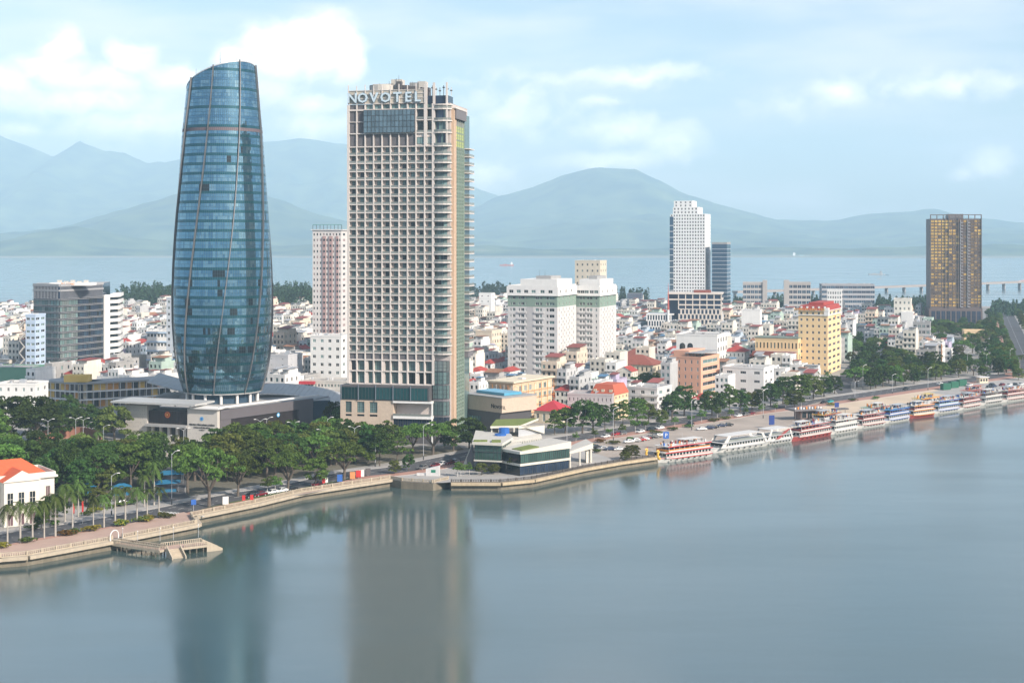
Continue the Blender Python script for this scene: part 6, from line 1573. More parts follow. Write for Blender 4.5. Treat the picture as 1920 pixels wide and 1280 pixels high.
for i, (y, x, p, rz, px, gy) in enumerate(HOUSES):
    sx, sy, sz = hr.uniform(.97, 1.0), hr.uniform(.85, 1.1), hr.uniform(.9, 1.12)
    if i < NH:
        t = thing('house', None, 'house', (x, y, GZ), rz, 'small city houses')
        for nm, k, kd in (('wall', 'w', None), ('glazing', 'g', 'stuff'), ('roof', 'r', None), ('roof_shed', 's', None)):
            if p[k] is not None: put(nm, p[k], t, (0, 0, 0), 0, (sx, sy, sz), kd)
        items.append((t, px, '%s %s %s house' % (p['col'], FLO[p['floors']], RDESC[p['roof']]), region(px)))
    else:
        far.setdefault(0, []).append((x, y, p, rz, (sx, sy, sz)))
name_all(items)
def far_houses(L_):
    V = []; Fc = []; MI = []; mats_ = []; base = 0
    for (x, y, p, rz, s) in L_:
        c, sn = math.cos(rz), math.sin(rz)
        for mb in p['mbs']:
            if not mb.f: continue
            a = np.array(mb.v) * s
            b = np.stack([x + a[:, 0] * c - a[:, 1] * sn, y + a[:, 0] * sn + a[:, 1] * c, GZ + a[:, 2]], 1); V.append(b)
            mp = []
            for m_ in mb.mats:
                if m_ not in mats_: mats_.append(m_)
                mp.append(mats_.index(m_))
            Fc += [tuple(q + base for q in f) for f in mb.f]; MI += [mp[q] for q in mb.mi]; base += len(a)
    if not V: return
    me = bpy.data.meshes.new('distant_houses'); me.from_pydata(np.concatenate(V).tolist(), [], Fc)
    for m_ in mats_: me.materials.append(m_)
    me.polygons.foreach_set('material_index', MI); me.update()
    tag(put('distant_houses', me), 'dense distant carpet of small pale houses and roofs', 'houses', kind='stuff')
far_houses(far.get(0, []))
print('HOUSES', len(HOUSES))
# ------------------------------------------------------------------ trees and palms
def leaf_mat(name, rgb, var=.42, hue=.06):
    M = bpy.data.materials.new(name); M.use_nodes = True; nt = M.node_tree; L = nt.links.new; nt.nodes.clear()
    out = N(nt, 'ShaderNodeOutputMaterial'); d = N(nt, 'ShaderNodeBsdfDiffuse'); tr = N(nt, 'ShaderNodeBsdfTranslucent'); mx = N(nt, 'ShaderNodeMixShader'); mx.inputs[0].default_value = .28
    L(d.outputs[0], mx.inputs[1]); L(tr.outputs[0], mx.inputs[2]); L(mx.outputs[0], out.inputs[0])
    oi = N(nt, 'ShaderNodeObjectInfo'); geo = N(nt, 'ShaderNodeNewGeometry')
    n = N(nt, 'ShaderNodeTexNoise'); n.inputs['Scale'].default_value = .35; n.inputs['Detail'].default_value = 3; L(geo.outputs['Position'], n.inputs['Vector'])
    h = N(nt, 'ShaderNodeHueSaturation'); h.inputs['Color'].default_value = (*rgb, 1)
    def mm(op, a, b, c):
        q = N(nt, 'ShaderNodeMath', operation=op); L(a, q.inputs[0]); q.inputs[1].default_value = b; q.inputs[2].default_value = c; return q.outputs[0]
    L(mm('MULTIPLY_ADD', oi.outputs['Random'], hue, .5 - hue / 2), h.inputs['Hue'])
    v = N(nt, 'ShaderNodeMath', operation='MULTIPLY'); L(mm('MULTIPLY_ADD', n.outputs['Fac'], 1.3, .35), v.inputs[0]); L(mm('MULTIPLY_ADD', oi.outputs['Random'], var * 2, 1 - var), v.inputs[1])
    v2 = N(nt, 'ShaderNodeMath', operation='MULTIPLY'); L(v.outputs[0], v2.inputs[0]); L(mm('MULTIPLY_ADD', geo.outputs['Random Per Island'], .7, .65), v2.inputs[1])
    L(v2.outputs[0], h.inputs['Value']); L(h.outputs[0], d.inputs[0]); L(h.outputs[0], tr.inputs[0]); MATS[name] = M; return M
LEAF = leaf_mat('leaf_green', (.098, .155, .034)); LEAF_D = leaf_mat('leaf_dark', (.058, .105, .028)); LEAF_Y = leaf_mat('leaf_olive', (.120, .140, .035)); LEAF_P = leaf_mat('palm_leaf', (.085, .125, .032)); LEAF_F = leaf_mat('casuarina', (.045, .085, .045)); FLOWER = leaf_mat('flower_bed_leaf', (.19, .14, .025), hue=.12)
BARK = mat('bark', (.13, .105, .085), .95, var=.3, scale=2); BARKP = mat('palm_bark', (.40, .37, .33), .9, var=.2, scale=1.2); BARKW = mat('limewashed_bark', (.55, .53, .5), .9)
nr = np.random.RandomState(12)
def cards(C, Nrm, size, jitter=.9, aspect=.6):
    """leaf cards: centres C, facing roughly Nrm; each a folded rhombus of two triangles"""
    n = len(C); q = Nrm + jitter * nr.randn(n, 3); q /= np.linalg.norm(q, axis=1)[:, None] + 1e-9
    a = nr.randn(n, 3); u = np.cross(q, a); u /= np.linalg.norm(u, axis=1)[:, None] + 1e-9; w = np.cross(q, u)
    s = (size * (.6 + .8 * nr.rand(n)))[:, None]
    V = np.stack([C - u * s, C - w * s * aspect, C + u * s, C + w * s * aspect], 1).reshape(-1, 3)
    F_ = np.arange(n * 4).reshape(n, 4)
    return V, F_
def np_mesh(name, V, Fq, mats_):
    me = bpy.data.meshes.new(name); me.from_pydata(V.tolist(), [], Fq.tolist())
    for m_ in mats_: me.materials.append(m_)
    return me
def crown_clumps(clumps, per, size, flat=1.0):
    Cs, Ns = [], []
    for (c, r) in clumps:
        d = nr.randn(per, 3); d /= np.linalg.norm(d, axis=1)[:, None]; d[:, 2] = np.abs(d[:, 2]) * .85 - .25 * nr.rand(per)
        rad_ = r * (.72 + .36 * nr.rand(per))[:, None]
        p = c + d * rad_ * np.array([1, 1, flat]); Cs.append(p); Ns.append(d * .8 + np.array([0, 0, .5]))
    return cards(np.concatenate(Cs), np.concatenate(Ns), size)
def tree_proto(kind, leaf):
    """unit-free real sizes; returns trunk mesh, crown mesh, height, width"""
    tb = MB()
    if kind == 'broad':
        h, w = 12.0, 11.0; cl = []
        for i in range(46):
            a = nr.rand() * 6.283; z = nr.rand() ** .9; rr_ = (w / 2 - 1.4) * math.sqrt(max(.05, 1 - (z - .38) ** 2 / .5)) * (.55 + .45 * nr.rand() ** .5)
            cl.append((np.array([rr_ * math.cos(a), rr_ * math.sin(a), h * .22 + (h * .69) * z]), .95 + .85 * nr.rand()))
        V, Fq = crown_clumps(cl, 62, .42, .85)
        tb.tube((0, 0, 0), (.1, .1, h * .36), .34, .24, BARK, 7)
        for c, r in cl[:9]: tb.tube((.1, .1, h * .3), tuple(c * np.array([.8, .8, .92])), .16, .05, BARK, 5, False)
    elif kind == 'rain':
        h, w = 12.0, 19.0; cl = []
        for i in range(46):
            a = nr.rand() * 6.283; q = math.sqrt(nr.rand()); rr_ = (w / 2 - 1.4) * q
            cl.append((np.array([rr_ * math.cos(a), rr_ * math.sin(a), h * .9 - 3.6 * q ** 2.2 - 1.3 * nr.rand()]), 1.1 + .8 * nr.rand()))
        V, Fq = crown_clumps(cl, 60, .42, .55)
        tb.tube((0, 0, 0), (.2, 0, h * .26), .48, .36, BARK, 8)
        for k in range(7):
            a = k * .9 + nr.rand(); m1 = (1.9 * math.cos(a), 1.9 * math.sin(a), h * .44); m2 = (4.6 * math.cos(a + .2), 4.6 * math.sin(a + .2), h * .66)
            tb.tube((.2, 0, h * .24), m1, .27, .2, BARK, 6, False); tb.tube(m1, m2, .2, .11, BARK, 5, False); tb.tube(m1, (2.2 * math.cos(a + .8), 2.2 * math.sin(a + .8), h * .74), .14, .07, BARK, 5, False); tb.tube(m2, (7 * math.cos(a + .1), 7 * math.sin(a + .1), h * .72), .11, .05, BARK, 5, False)
    elif kind == 'layered':
        h, w = 11.0, 7.5; cl = []
        for lv in range(5):
            zc = h * (.34 + .15 * lv); rr0 = w / 2 * (1.0 - .17 * lv)
            for i in range(7 if lv < 4 else 3):
                a = i * .9 + nr.rand(); q = .35 + .6 * nr.rand(); cl.append((np.array([rr0 * q * math.cos(a), rr0 * q * math.sin(a), zc + 1.3 * nr.rand()]), .85 + .55 * nr.rand()))
        V, Fq = crown_clumps(cl, 50, .36, .8)
        tb.tube((0, 0, 0), (0, 0, h * .9), .22, .06, BARK, 6)
    elif kind == 'young':
        h, w = 5.0, 3.8; cl = []
        for i in range(12):
            a = nr.rand() * 6.283; q = nr.rand() ** .5; cl.append((np.array([1.3 * q * math.cos(a), 1.3 * q * math.sin(a), 2.4 + 2.0 * nr.rand()]), .6 + .35 * nr.rand()))
        V, Fq = crown_clumps(cl, 40, .26, .8); tb.tube((0, 0, 0), (0, 0, 2.8), .1, .06, BARKW, 6)
    elif kind == 'shrub':
        h, w = 1.2, 2.6; cl = []
        for i in range(9): a = nr.rand() * 6.283; q = nr.rand() ** .5; cl.append((np.array([1.0 * q * math.cos(a), 1.0 * q * math.sin(a), .35 + .4 * nr.rand()]), .4 + .2 * nr.rand()))
        V, Fq = crown_clumps(cl, 36, .17, .9); tb.tube((0, 0, 0), (0, 0, .5), .06, .04, BARK, 5)
    return tb.mesh('trunk'), np_mesh('crown', V, Fq, [leaf]), h, w
def palm_proto(leafm, nf=17, h=11.5, L_=3.6):
    tb = MB(); tb.tube((0, 0, 0), (0, 0, h * .35), .30, .24, BARKP, 8); tb.tube((0, 0, h * .35), (0, 0, h * .8), .24, .17, BARKP, 8); tb.tube((0, 0, h * .8), (0, 0, h * .91), .17, .10, LEAF_P, 8)
    Vs = []; Fs = []; b = 0
    for k in range(nf):
        a = 2 * math.pi * k / nf + nr.rand() * .3; up = [1.0, .55, .15][k % 3] + .2 * nr.randn(); pts = []
        for s in np.linspace(0, 1, 9): pts.append(np.array([L_ * s * math.cos(a) * (.85 + .1 * (up < .4)), L_ * s * math.sin(a) * (.85 + .1 * (up < .4)), h * .9 + L_ * (up * s - (1.05 + .25 * up) * s * s)]))
        side = np.array([-math.sin(a), math.cos(a), 0])
        for i in range(8):
            p, q = pts[i], pts[i + 1]; wd = .62 * math.sin(math.pi * (i + 1.2) / 10)
            for sg in (-1, 1):
                for sub in (0, .5):
                    m0 = p + (q - p) * sub; m1 = p + (q - p) * (sub + .36)
                    tip = side * sg * wd + np.array([0, 0, -.35 * wd]) + (q - p) * .6
                    Vs += [m0, m1, m1 + tip * (.9 + .2 * nr.rand()), m0 + tip * (.95)]; Fs.append((b, b + 1, b + 2, b + 3)); b += 4
    return tb.mesh('trunk'), np_mesh('crown', np.array(Vs), np.array(Fs), [leafm]), h + 1, 2 * L_
TP = {}
for kind, n, lf in (('broad', 4, [LEAF, LEAF_Y, LEAF_Y, LEAF]), ('rain', 3, [LEAF, LEAF, LEAF_D]), ('layered', 2, [LEAF_D, LEAF]), ('young', 3, [LEAF, LEAF_Y, LEAF]), ('shrub', 3, [LEAF, LEAF_Y, FLOWER])):
    TP[kind] = [tree_proto(kind, lf[i]) for i in range(n)]
TP['broad_dark'] = [tree_proto('broad', LEAF_D), tree_proto('broad', LEAF_D)]
TP['palm'] = [palm_proto(LEAF_P), palm_proto(LEAF_P, 15), palm_proto(LEAF_P, 19)]
TP['palm_dry'] = [palm_proto(leaf_mat('dry_palm_leaf', (.22, .17, .06)), 17)]
TNAME = {'broad': ('broadleaf_tree', 'round crowned green tree', 'tree'), 'broad_dark': ('broadleaf_tree', 'dense dark green tree', 'tree'), 'rain': ('rain_tree', 'spreading umbrella crowned tree', 'tree'), 'layered': ('layered_tree', 'tiered slender tree', 'tree'), 'young': ('young_tree', 'small young tree', 'tree'), 'shrub': ('shrub', 'low leafy shrub', 'shrub'), 'palm': ('royal_palm', 'royal palm with pale trunk', 'palm tree'), 'palm_dry': ('royal_palm', 'palm with yellowing fronds', 'palm tree')}
tr = random.Random(8); TITEMS = []
def tree(kind, px, py, h, w=None, place=None, v=None, xy=None):
    x, y = xy or gp(px, py)
    P = TP[kind]; p = P[tr.randrange(len(P)) if v is None else v]; sz = h / p[2]; sx = (w / p[3]) if w else sz * tr.uniform(.9, 1.1)
    nm, look, cat = TNAME[kind]
    t = thing(nm, None, cat, (x, y, GZ), tr.uniform(0, 6.28), 'trees' if cat == 'tree' else cat + 's')
    put('trunk', p[0], t, scale=(sx if kind.startswith('palm') else min(sx, sz) * 1.05, sx if kind.startswith('palm') else min(sx, sz) * 1.05, sz)); put('crown', p[1], t, scale=(sx, sx * tr.uniform(.9, 1.08), sz))
    TITEMS.append((t, CX + F * x / y, look, place or region(CX + F * x / y)))
T = [  # kind, px, py (foot), height, width, place
 ('rain', 392, 950, 20, 23, 'by the promenade junction', 0), ('rain', 446, 930, 15, 17, 'on the quay strip', 1), ('rain', 540, 921, 14.5, 17, 'on the quay strip', 1), ('rain', 645, 899, 14, 22, 'on the quay strip', 0), ('broad', 592, 912, 10, 9, 'on the quay strip', 0), ('young', 501, 926, 6, 4.5, 'on the quay strip', 0), ('young', 516, 924, 6, 4.5, 'on the quay strip', 0),
 ('rain', 352, 925, 18, 18, 'by the market'), ('broad', 425, 900, 17, 17, 'across the river road'), ('broad', 470, 890, 16, 16, 'across the river road'), ('rain', 500, 895, 15, 18, 'across the river road'), ('broad_dark', 545, 885, 14, 15, 'across the river road'), ('rain', 590, 880, 14, 17, 'across the river road'), ('broad', 620, 872, 13, 13, 'across the river road'), ('layered', 712, 874, 13, 11, 'across the river road'), ('layered', 690, 868, 13, 11, 'across the river road'), ('layered', 745, 866, 12, 10, 'across the river road'), ('broad', 665, 866, 12, 12, 'across the river road'),
 ('broad', 440, 868, 15, 16, 'before the podium'), ('broad', 480, 860, 14, 15, 'before the podium'), ('rain', 520, 856, 14, 17, 'before the podium'), ('broad_dark', 560, 852, 13, 14, 'before the podium'), ('broad', 600, 850, 13, 14, 'before the podium'), ('rain', 640, 852, 13, 17, 'before the hotel'), ('broad', 680, 850, 12, 12, 'before the hotel'), ('layered', 730, 850, 12, 10, 'before the hotel'), ('rain', 775, 850, 12.5, 16, 'before the hotel'), ('rain', 812, 852, 13.5, 21, 'before the hotel'), ('broad_dark', 850, 846, 13, 13, 'before the hotel'), ('broad_dark', 880, 842, 13, 14, 'before the hotel'), ('rain', 610, 838, 13, 16, 'before the podium'), ('broad_dark', 642, 815, 12, 12, 'between podium and hotel'),('broad_dark', 625, 808, 13, 11, 'between podium and hotel'),
 ('palm', 580, 845, 11, 7, 'before the podium'), ('palm', 665, 842, 11, 7, 'before the hotel'), ('palm', 700, 842, 10, 7, 'before the hotel'), ('palm', 640, 842, 11, 7, 'before the hotel'), ('palm_dry', 528, 858, 11, 7, 'before the podium'), ('palm_dry', 537, 848, 12, 7, 'before the podium'),
 ('broad_dark', 20, 838, 21, 24, 'in the left park'), ('broad_dark', 70, 832, 20, 20, 'in the left park'), ('broad_dark', 112, 822, 16, 15, 'in the left park'), ('broad', -20, 850, 18, 20, 'in the left park'), ('broad_dark', 165, 812, 13, 13, 'before the school'), ('broad', 215, 830, 16, 17, 'before the podium', 2), ('broad_dark', 190, 818, 12, 13, 'before the school'), ('broad_dark', 130, 800, 11, 10, 'before the school'), ('broad_dark', 240, 812, 11, 11, 'before the school'), ('broad_dark', 270, 800, 10, 10, 'before the school'), ('broad', 95, 806, 12, 12, 'before the school'),
 ('broad', 15, 915, 15, 16, 'behind the villa'), ('broad_dark', 55, 905, 15, 16, 'behind the villa'), ('broad_dark', 88, 903, 14, 13, 'behind the villa'), ('broad_dark', 125, 915, 15, 13, 'behind the villa forecourt'), ('broad_dark', 160, 912, 17, 15, 'behind the villa forecourt'), ('rain', 185, 925, 17, 18, 'behind the villa forecourt', 2), ('broad_dark', 212, 915, 16, 15, 'behind the villa forecourt'), ('broad', 245, 918, 16, 15, 'beside the market'), ('broad_dark', 278, 912, 16, 14, 'beside the market'), ('broad', 262, 884, 14, 16, 'before the podium'), ('broad', 232, 888, 13, 14, 'before the podium'), ('broad_dark', 290, 880, 13, 14, 'before the podium'), ('broad', 195, 893, 13, 13, 'before the podium'), ('broad_dark', 145, 888, 13, 12, 'in the left park'), ('young', 95, 868, 5, 4.5, 'on the plaza'), ('young', 325, 860, 6, 5, 'before the podium'), ('broad', 340, 868, 10, 10, 'before the podium'), ('broad', 20, 880, 13, 14, 'in the left park'), ('broad_dark', -15, 900, 15, 15, 'behind the villa'),
 ('broad_dark', 92, 980, 8, 9, 'beside the villa'), ('broad_dark', 108, 970, 7, 7, 'beside the villa'), ('broad', 78, 992, 6, 5, 'beside the villa'), ('broad_dark', 160, 948, 7, 9, 'behind the palms'), ('broad', 185, 950, 6, 7, 'behind the palms'),
 ('palm', 14, 1022, 12.5, 6.5, 'on the promenade'), ('palm', 38, 1018, 12.5, 7.4, 'on the promenade'), ('palm', 61, 1013, 12, 6.5, 'on the promenade'), ('palm', 83, 1009, 11.5, 5.5, 'on the promenade'), ('palm', 104, 1006, 13.5, 7, 'on the promenade'), ('palm', 136, 997, 13, 7, 'on the promenade'), ('palm', 122, 978, 12.5, 7, 'across the road'), ('palm', 175, 992, 10.5, 5, 'on the promenade'), ('palm', 195, 988, 10.5, 6, 'on the promenade'), ('palm', 216, 984, 12.5, 6.5, 'on the promenade'), ('palm', 235, 977, 11.5, 7, 'on the promenade'), ('palm', 257, 977, 11, 6.5, 'on the promenade'), ('palm', 276, 973, 10, 5.5, 'on the promenade'), ('palm', 298, 969, 10, 6, 'on the promenade'), ('palm', 271, 950, 11.5, 6, 'across the road'), ('palm', 289, 947, 15, 7, 'across the road'), ('palm', 147, 968, 12, 6, 'across the road'),
 ('palm', 247, 862, 12, 6.5, 'before the podium entrance'), ('palm', 276, 858, 11.5, 6.5, 'before the podium entrance'), ('palm', 293, 866, 13, 7.5, 'before the podium entrance'), ('palm', 304, 868, 13, 7.5, 'before the podium entrance'), ('palm', 328, 845, 7, 5, 'before the podium entrance'), ('palm', 184, 843, 8, 5.5, 'on the plaza lawn'), ('palm', 262, 850, 10, 6, 'before the podium entrance'),
 ('young', 858, 893, 5.5, 4, 'left of the pavilion'), ('young', 864, 893, 5, 3.5, 'left of the pavilion'), ('young', 880, 890, 4.5, 3, 'left of the pavilion'), ('broad', 903, 890, 4.5, 5.2, 'before the pavilion'), ('broad', 926, 888, 3.6, 4.8, 'before the pavilion'), ('young', 965, 888, 6.5, 5, 'before the pavilion'), ('broad', 740, 888, 5, 5, 'left of the pavilion'), ('broad_dark', 766, 882, 6, 5, 'left of the pavilion'), ('broad', 1185, 862, 6, 8, 'on the quay green'), ('broad', 1172, 864, 4, 5, 'on the quay green'),
 ('broad_dark', 1092, 812, 14.5, 14, 'before the lilac building'), ('broad_dark', 1112, 808, 13, 12, 'before the lilac building'), ('broad', 1060, 812, 11, 11, 'before the lilac building'), ('layered', 1040, 815, 10, 8, 'before the lilac building'), ('layered', 1134, 806, 10, 7, 'before the lilac building'), ('layered', 1152, 802, 10, 7, 'before the lilac building'), ('layered', 1168, 799, 11, 8, 'before the lilac building'), ('broad', 1195, 795, 12, 12, 'before the white street house'), ('broad', 1216, 792, 9, 8, 'before the white street house'), ('broad_dark', 1260, 787, 12, 12, 'before the salmon building'), ('broad_dark', 1283, 780, 15, 15, 'before the salmon building'), ('broad', 1240, 796, 7, 7, 'before the salmon building'), ('broad', 1335, 778, 12, 11, 'before the white riverside block'), ('layered', 1322, 782, 11, 8, 'before the salmon building'), ('layered', 1368, 775, 13, 10, 'before the white riverside block'), ('broad_dark', 1388, 772, 11, 11, 'before the white riverside block'), ('broad', 1410, 768, 9, 9, 'before the white riverside block'), ('layered', 1350, 780, 10, 8, 'before the white riverside block'), ('broad_dark', 1445, 762, 12, 12, 'before the apricot hotel'), ('broad_dark', 1468, 757, 14, 13, 'before the apricot hotel'), ('broad', 1500, 752, 14, 15, 'before the apricot hotel'), ('broad', 1525, 748, 13, 14, 'before the apricot hotel'), ('broad_dark', 1545, 744, 11, 12, 'before the apricot hotel'), ('broad', 1490, 765, 9, 11, 'before the apricot hotel'), ('palm', 1508, 722, 9, 6, 'before the apricot hotel'), ('palm', 1530, 720, 9, 6, 'before the apricot hotel'), ('palm', 1552, 722, 9, 6, 'before the apricot hotel'), ('broad_dark', 1565, 738, 10, 10, 'right of the apricot hotel'), ('broad_dark', 1424, 768, 10, 10, 'before the apricot hotel'),
 ('broad', 1845, 708, 7, 9, 'on the far quay'), ('broad', 1910, 712, 7, 9, 'on the far quay'),
]
for e in T: tree(e[0], e[1], e[2], e[3], e[4], e[5], e[6] if len(e) > 6 else None)
# saplings and hedge shrubs along the far road verge
for i in range(17): tree('young', 1085 + i * 26 + tr.uniform(-5, 5), 828 - i * 4.05, tr.uniform(4, 6.5), None, 'along the car park road')
for (px, py) in ((1110, 838), (1130, 829), (1150, 832), (1180, 826), (1230, 812), (1262, 806), (1290, 801), (1340, 790), (1360, 786), (1640, 748), (1600, 752), (1560, 760)): tree('shrub', px, py, 1.6, 6.0, 'along the car park road')
for (px, py, v) in ((8, 1026, 2), (53, 1018, 0), (126, 1003, 2), (168, 995, 2), (233, 985, 2), (273, 977, 2), (312, 970, 1), (135, 1001, 0), (225, 986, 0), (265, 978, 1)): tree('shrub', px, py, 1.9, 5.6, 'bed on the promenade', v)
for (px, py) in ((205, 952), (225, 948), (245, 945), (180, 960), (160, 966), (100, 985), (60, 992), (1120, 848)): tree('shrub', px, py, 1.6, 5, 'beside the river road')
def fill(zone_px, n, kinds, hmin, hmax, place, gap=5.5):
    poly = [gp(*p) for p in zone_px]; xs_ = [p[0] for p in poly]; ys_ = [p[1] for p in poly]; done = []
    for _ in range(n * 14):
        if len(done) >= n: break
        x, y = tr.uniform(min(xs_), max(xs_)), tr.uniform(min(ys_), max(ys_))
        if not inside(poly, x, y) or any((x - a) ** 2 + (y - b) ** 2 < gap * gap for a, b in done): continue
        if any((fx - x) ** 2 + (fy - y) ** 2 < (fr * .95) ** 2 for fx, fy, fr in FOOT): continue
        if road_dist(x, y, ROAD) < 9.5 or road_dist(x, y, AVE) < 12 or road_dist(x, y, ST2) < 7: continue
        done.append((x, y)); tree(tr.choice(kinds), 0, 0, tr.uniform(hmin, hmax), None, place, None, (x, y))
fill([(345, 915), (360, 880), (440, 850), (640, 842), (760, 845), (640, 872), (430, 915)], 34, ['broad', 'broad_dark', 'rain', 'broad'], 10, 14, 'in the park before the podium', 6.5)
fill([(-40, 935), (-40, 880), (130, 872), (235, 880), (300, 885), (295, 905), (200, 930), (110, 945)], 26, ['broad', 'broad_dark', 'broad_dark'], 10, 14.5, 'in the left park', 7)
fill(TZONES_PX[0], 78, ['broad', 'broad_dark', 'broad_dark', 'rain', 'broad'], 8, 12.5, 'in the roadside wood right of apricot hotel', 7)
fill(TZONES_PX[1], 52, ['broad', 'broad_dark', 'broad_dark', 'rain'], 8, 13, 'in the wood before the golden tower', 9)
fill([(-60, 800), (60, 780), (130, 785), (240, 795), (240, 812), (60, 830), (-60, 845)], 9, ['broad_dark', 'broad'], 9, 13, 'in the left park', 9)
fill(TZONES_PX[3], 9, ['broad_dark', 'broad'], 8, 11, 'beside the brown red roofs', 8)
avl = offset(AVE, -9.5); avr = offset(AVE, 11); avl2 = offset(AVE, -18)
for i, p in enumerate(avl): 
    if i % 1 == 0 and p.y < 1500: tree('broad', 0, 0, tr.uniform(6, 9), None, 'along the avenue verge', None, (p.x, p.y))
for i, p in enumerate(avl2):
    if p.y < 1600: tree('broad_dark', 0, 0, tr.uniform(8, 11), None, 'along the avenue path', None, (p.x + tr.uniform(-2, 2), p.y))
for i, p in enumerate(avr):
    if p.y < 1700: tree('broad', 0, 0, tr.uniform(8, 11), None, 'along the right side of the avenue', None, (p.x, p.y))
for i in range(16): tree('palm', 1772 + i * 10, 703 - i * .95, tr.uniform(8.5, 10.5), 6.5, 'in the row beyond the far road')
# street trees sprinkled between the houses
k = 0
for _ in range(2600):
    if k >= 66: break
    y = tr.uniform(690, 1300); x = xx(tr.uniform(0, 1740), y); px = CX + F * x / y
    if any((fx - x) ** 2 + (fy - y) ** 2 < (fr + 3) ** 2 for fx, fy, fr in FOOT): continue
    if side_of(ROAD, x, y) < 0 or road_dist(x, y, ROAD) < 20 or (400 < px < 900 and y < 720): continue
    if any((h[1] + math.cos(h[3]) * h[2]['W'] / 2 - math.sin(h[3]) * h[2]['D'] / 2 - x) ** 2 + (h[0] + math.sin(h[3]) * h[2]['W'] / 2 + math.cos(h[3]) * h[2]['D'] / 2 - y) ** 2 < 81 for h in HOUSES if abs(h[0] - y) < 25): continue
    k += 1; tree('broad_dark', 0, 0, tr.uniform(7, 11), None, 'among houses ' + region(px), None, (x, y))
print('street trees', k)
name_all(TITEMS)
# far casuarina woods on the shore: one mass each
def far_wood(zones, n, label, hmin=10, hmax=20):
    C, Nn, Z = [], [], []
    for zone_px in zones:
        poly = [gp(*p) for p in zone_px]; xs_ = [p[0] for p in poly]; ys_ = [p[1] for p in poly]; c = 0
        for _ in range(n * 20):
            if c >= n: break
            x, y = tr.uniform(min(xs_), max(xs_)), tr.uniform(min(ys_), max(ys_))
            if not inside(poly, x, y): continue
            c += 1; h = tr.uniform(hmin, hmax); m_ = 70; t_ = nr.rand(m_) ** .8; a = nr.rand(m_) * 6.283; r = (1 - t_ * .8) * h * .24 * (.6 + .4 * nr.rand(m_)) 
            C.append(np.stack([x + r * np.cos(a), y + r * np.sin(a), GZ + .6 + h * t_], 1)); Nn.append(np.stack([np.cos(a), np.sin(a), .4 + 0 * a], 1))
    V, Fq = cards(np.concatenate(C), np.concatenate(Nn), 1.15, .6, .7); tag(put('shore_wood', np_mesh('shore_wood', V, Fq, [LEAF_F])), label, 'wood', kind='stuff')
far_wood([[(214, 594), (230, 575), (330, 570), (334, 592)], [(505, 594), (508, 573), (592, 573), (592, 594)]], 260, 'dark casuarina wood along the shore behind the glass tower', 16, 32)
far_wood([[(870, 565), (880, 557), (955, 557), (958, 566)], [(1080, 574), (1100, 566), (1215, 568), (1215, 578)]], 90, 'casuarina trees on the shore spit beside the twin apartments', 10, 24)
far_wood([[(1640, 594), (1648, 577), (1745, 578), (1745, 597)], [(1370, 592), (1380, 574), (1470, 574), (1560, 576), (1560, 590)]], 170, 'dark shore wood left of the golden tower', 9, 17)
far_wood([[(1858, 600), (1860, 578), (1885, 577), (1960, 576), (1990, 590), (1912, 592)]], 120, 'shore trees beside the end of the avenue', 8, 14)
far_wood([[(-40, 598), (-40, 582), (100, 580), (214, 578), (214, 590), (100, 594)]], 200, 'light green scrub on the shore at the far left', 3, 8)
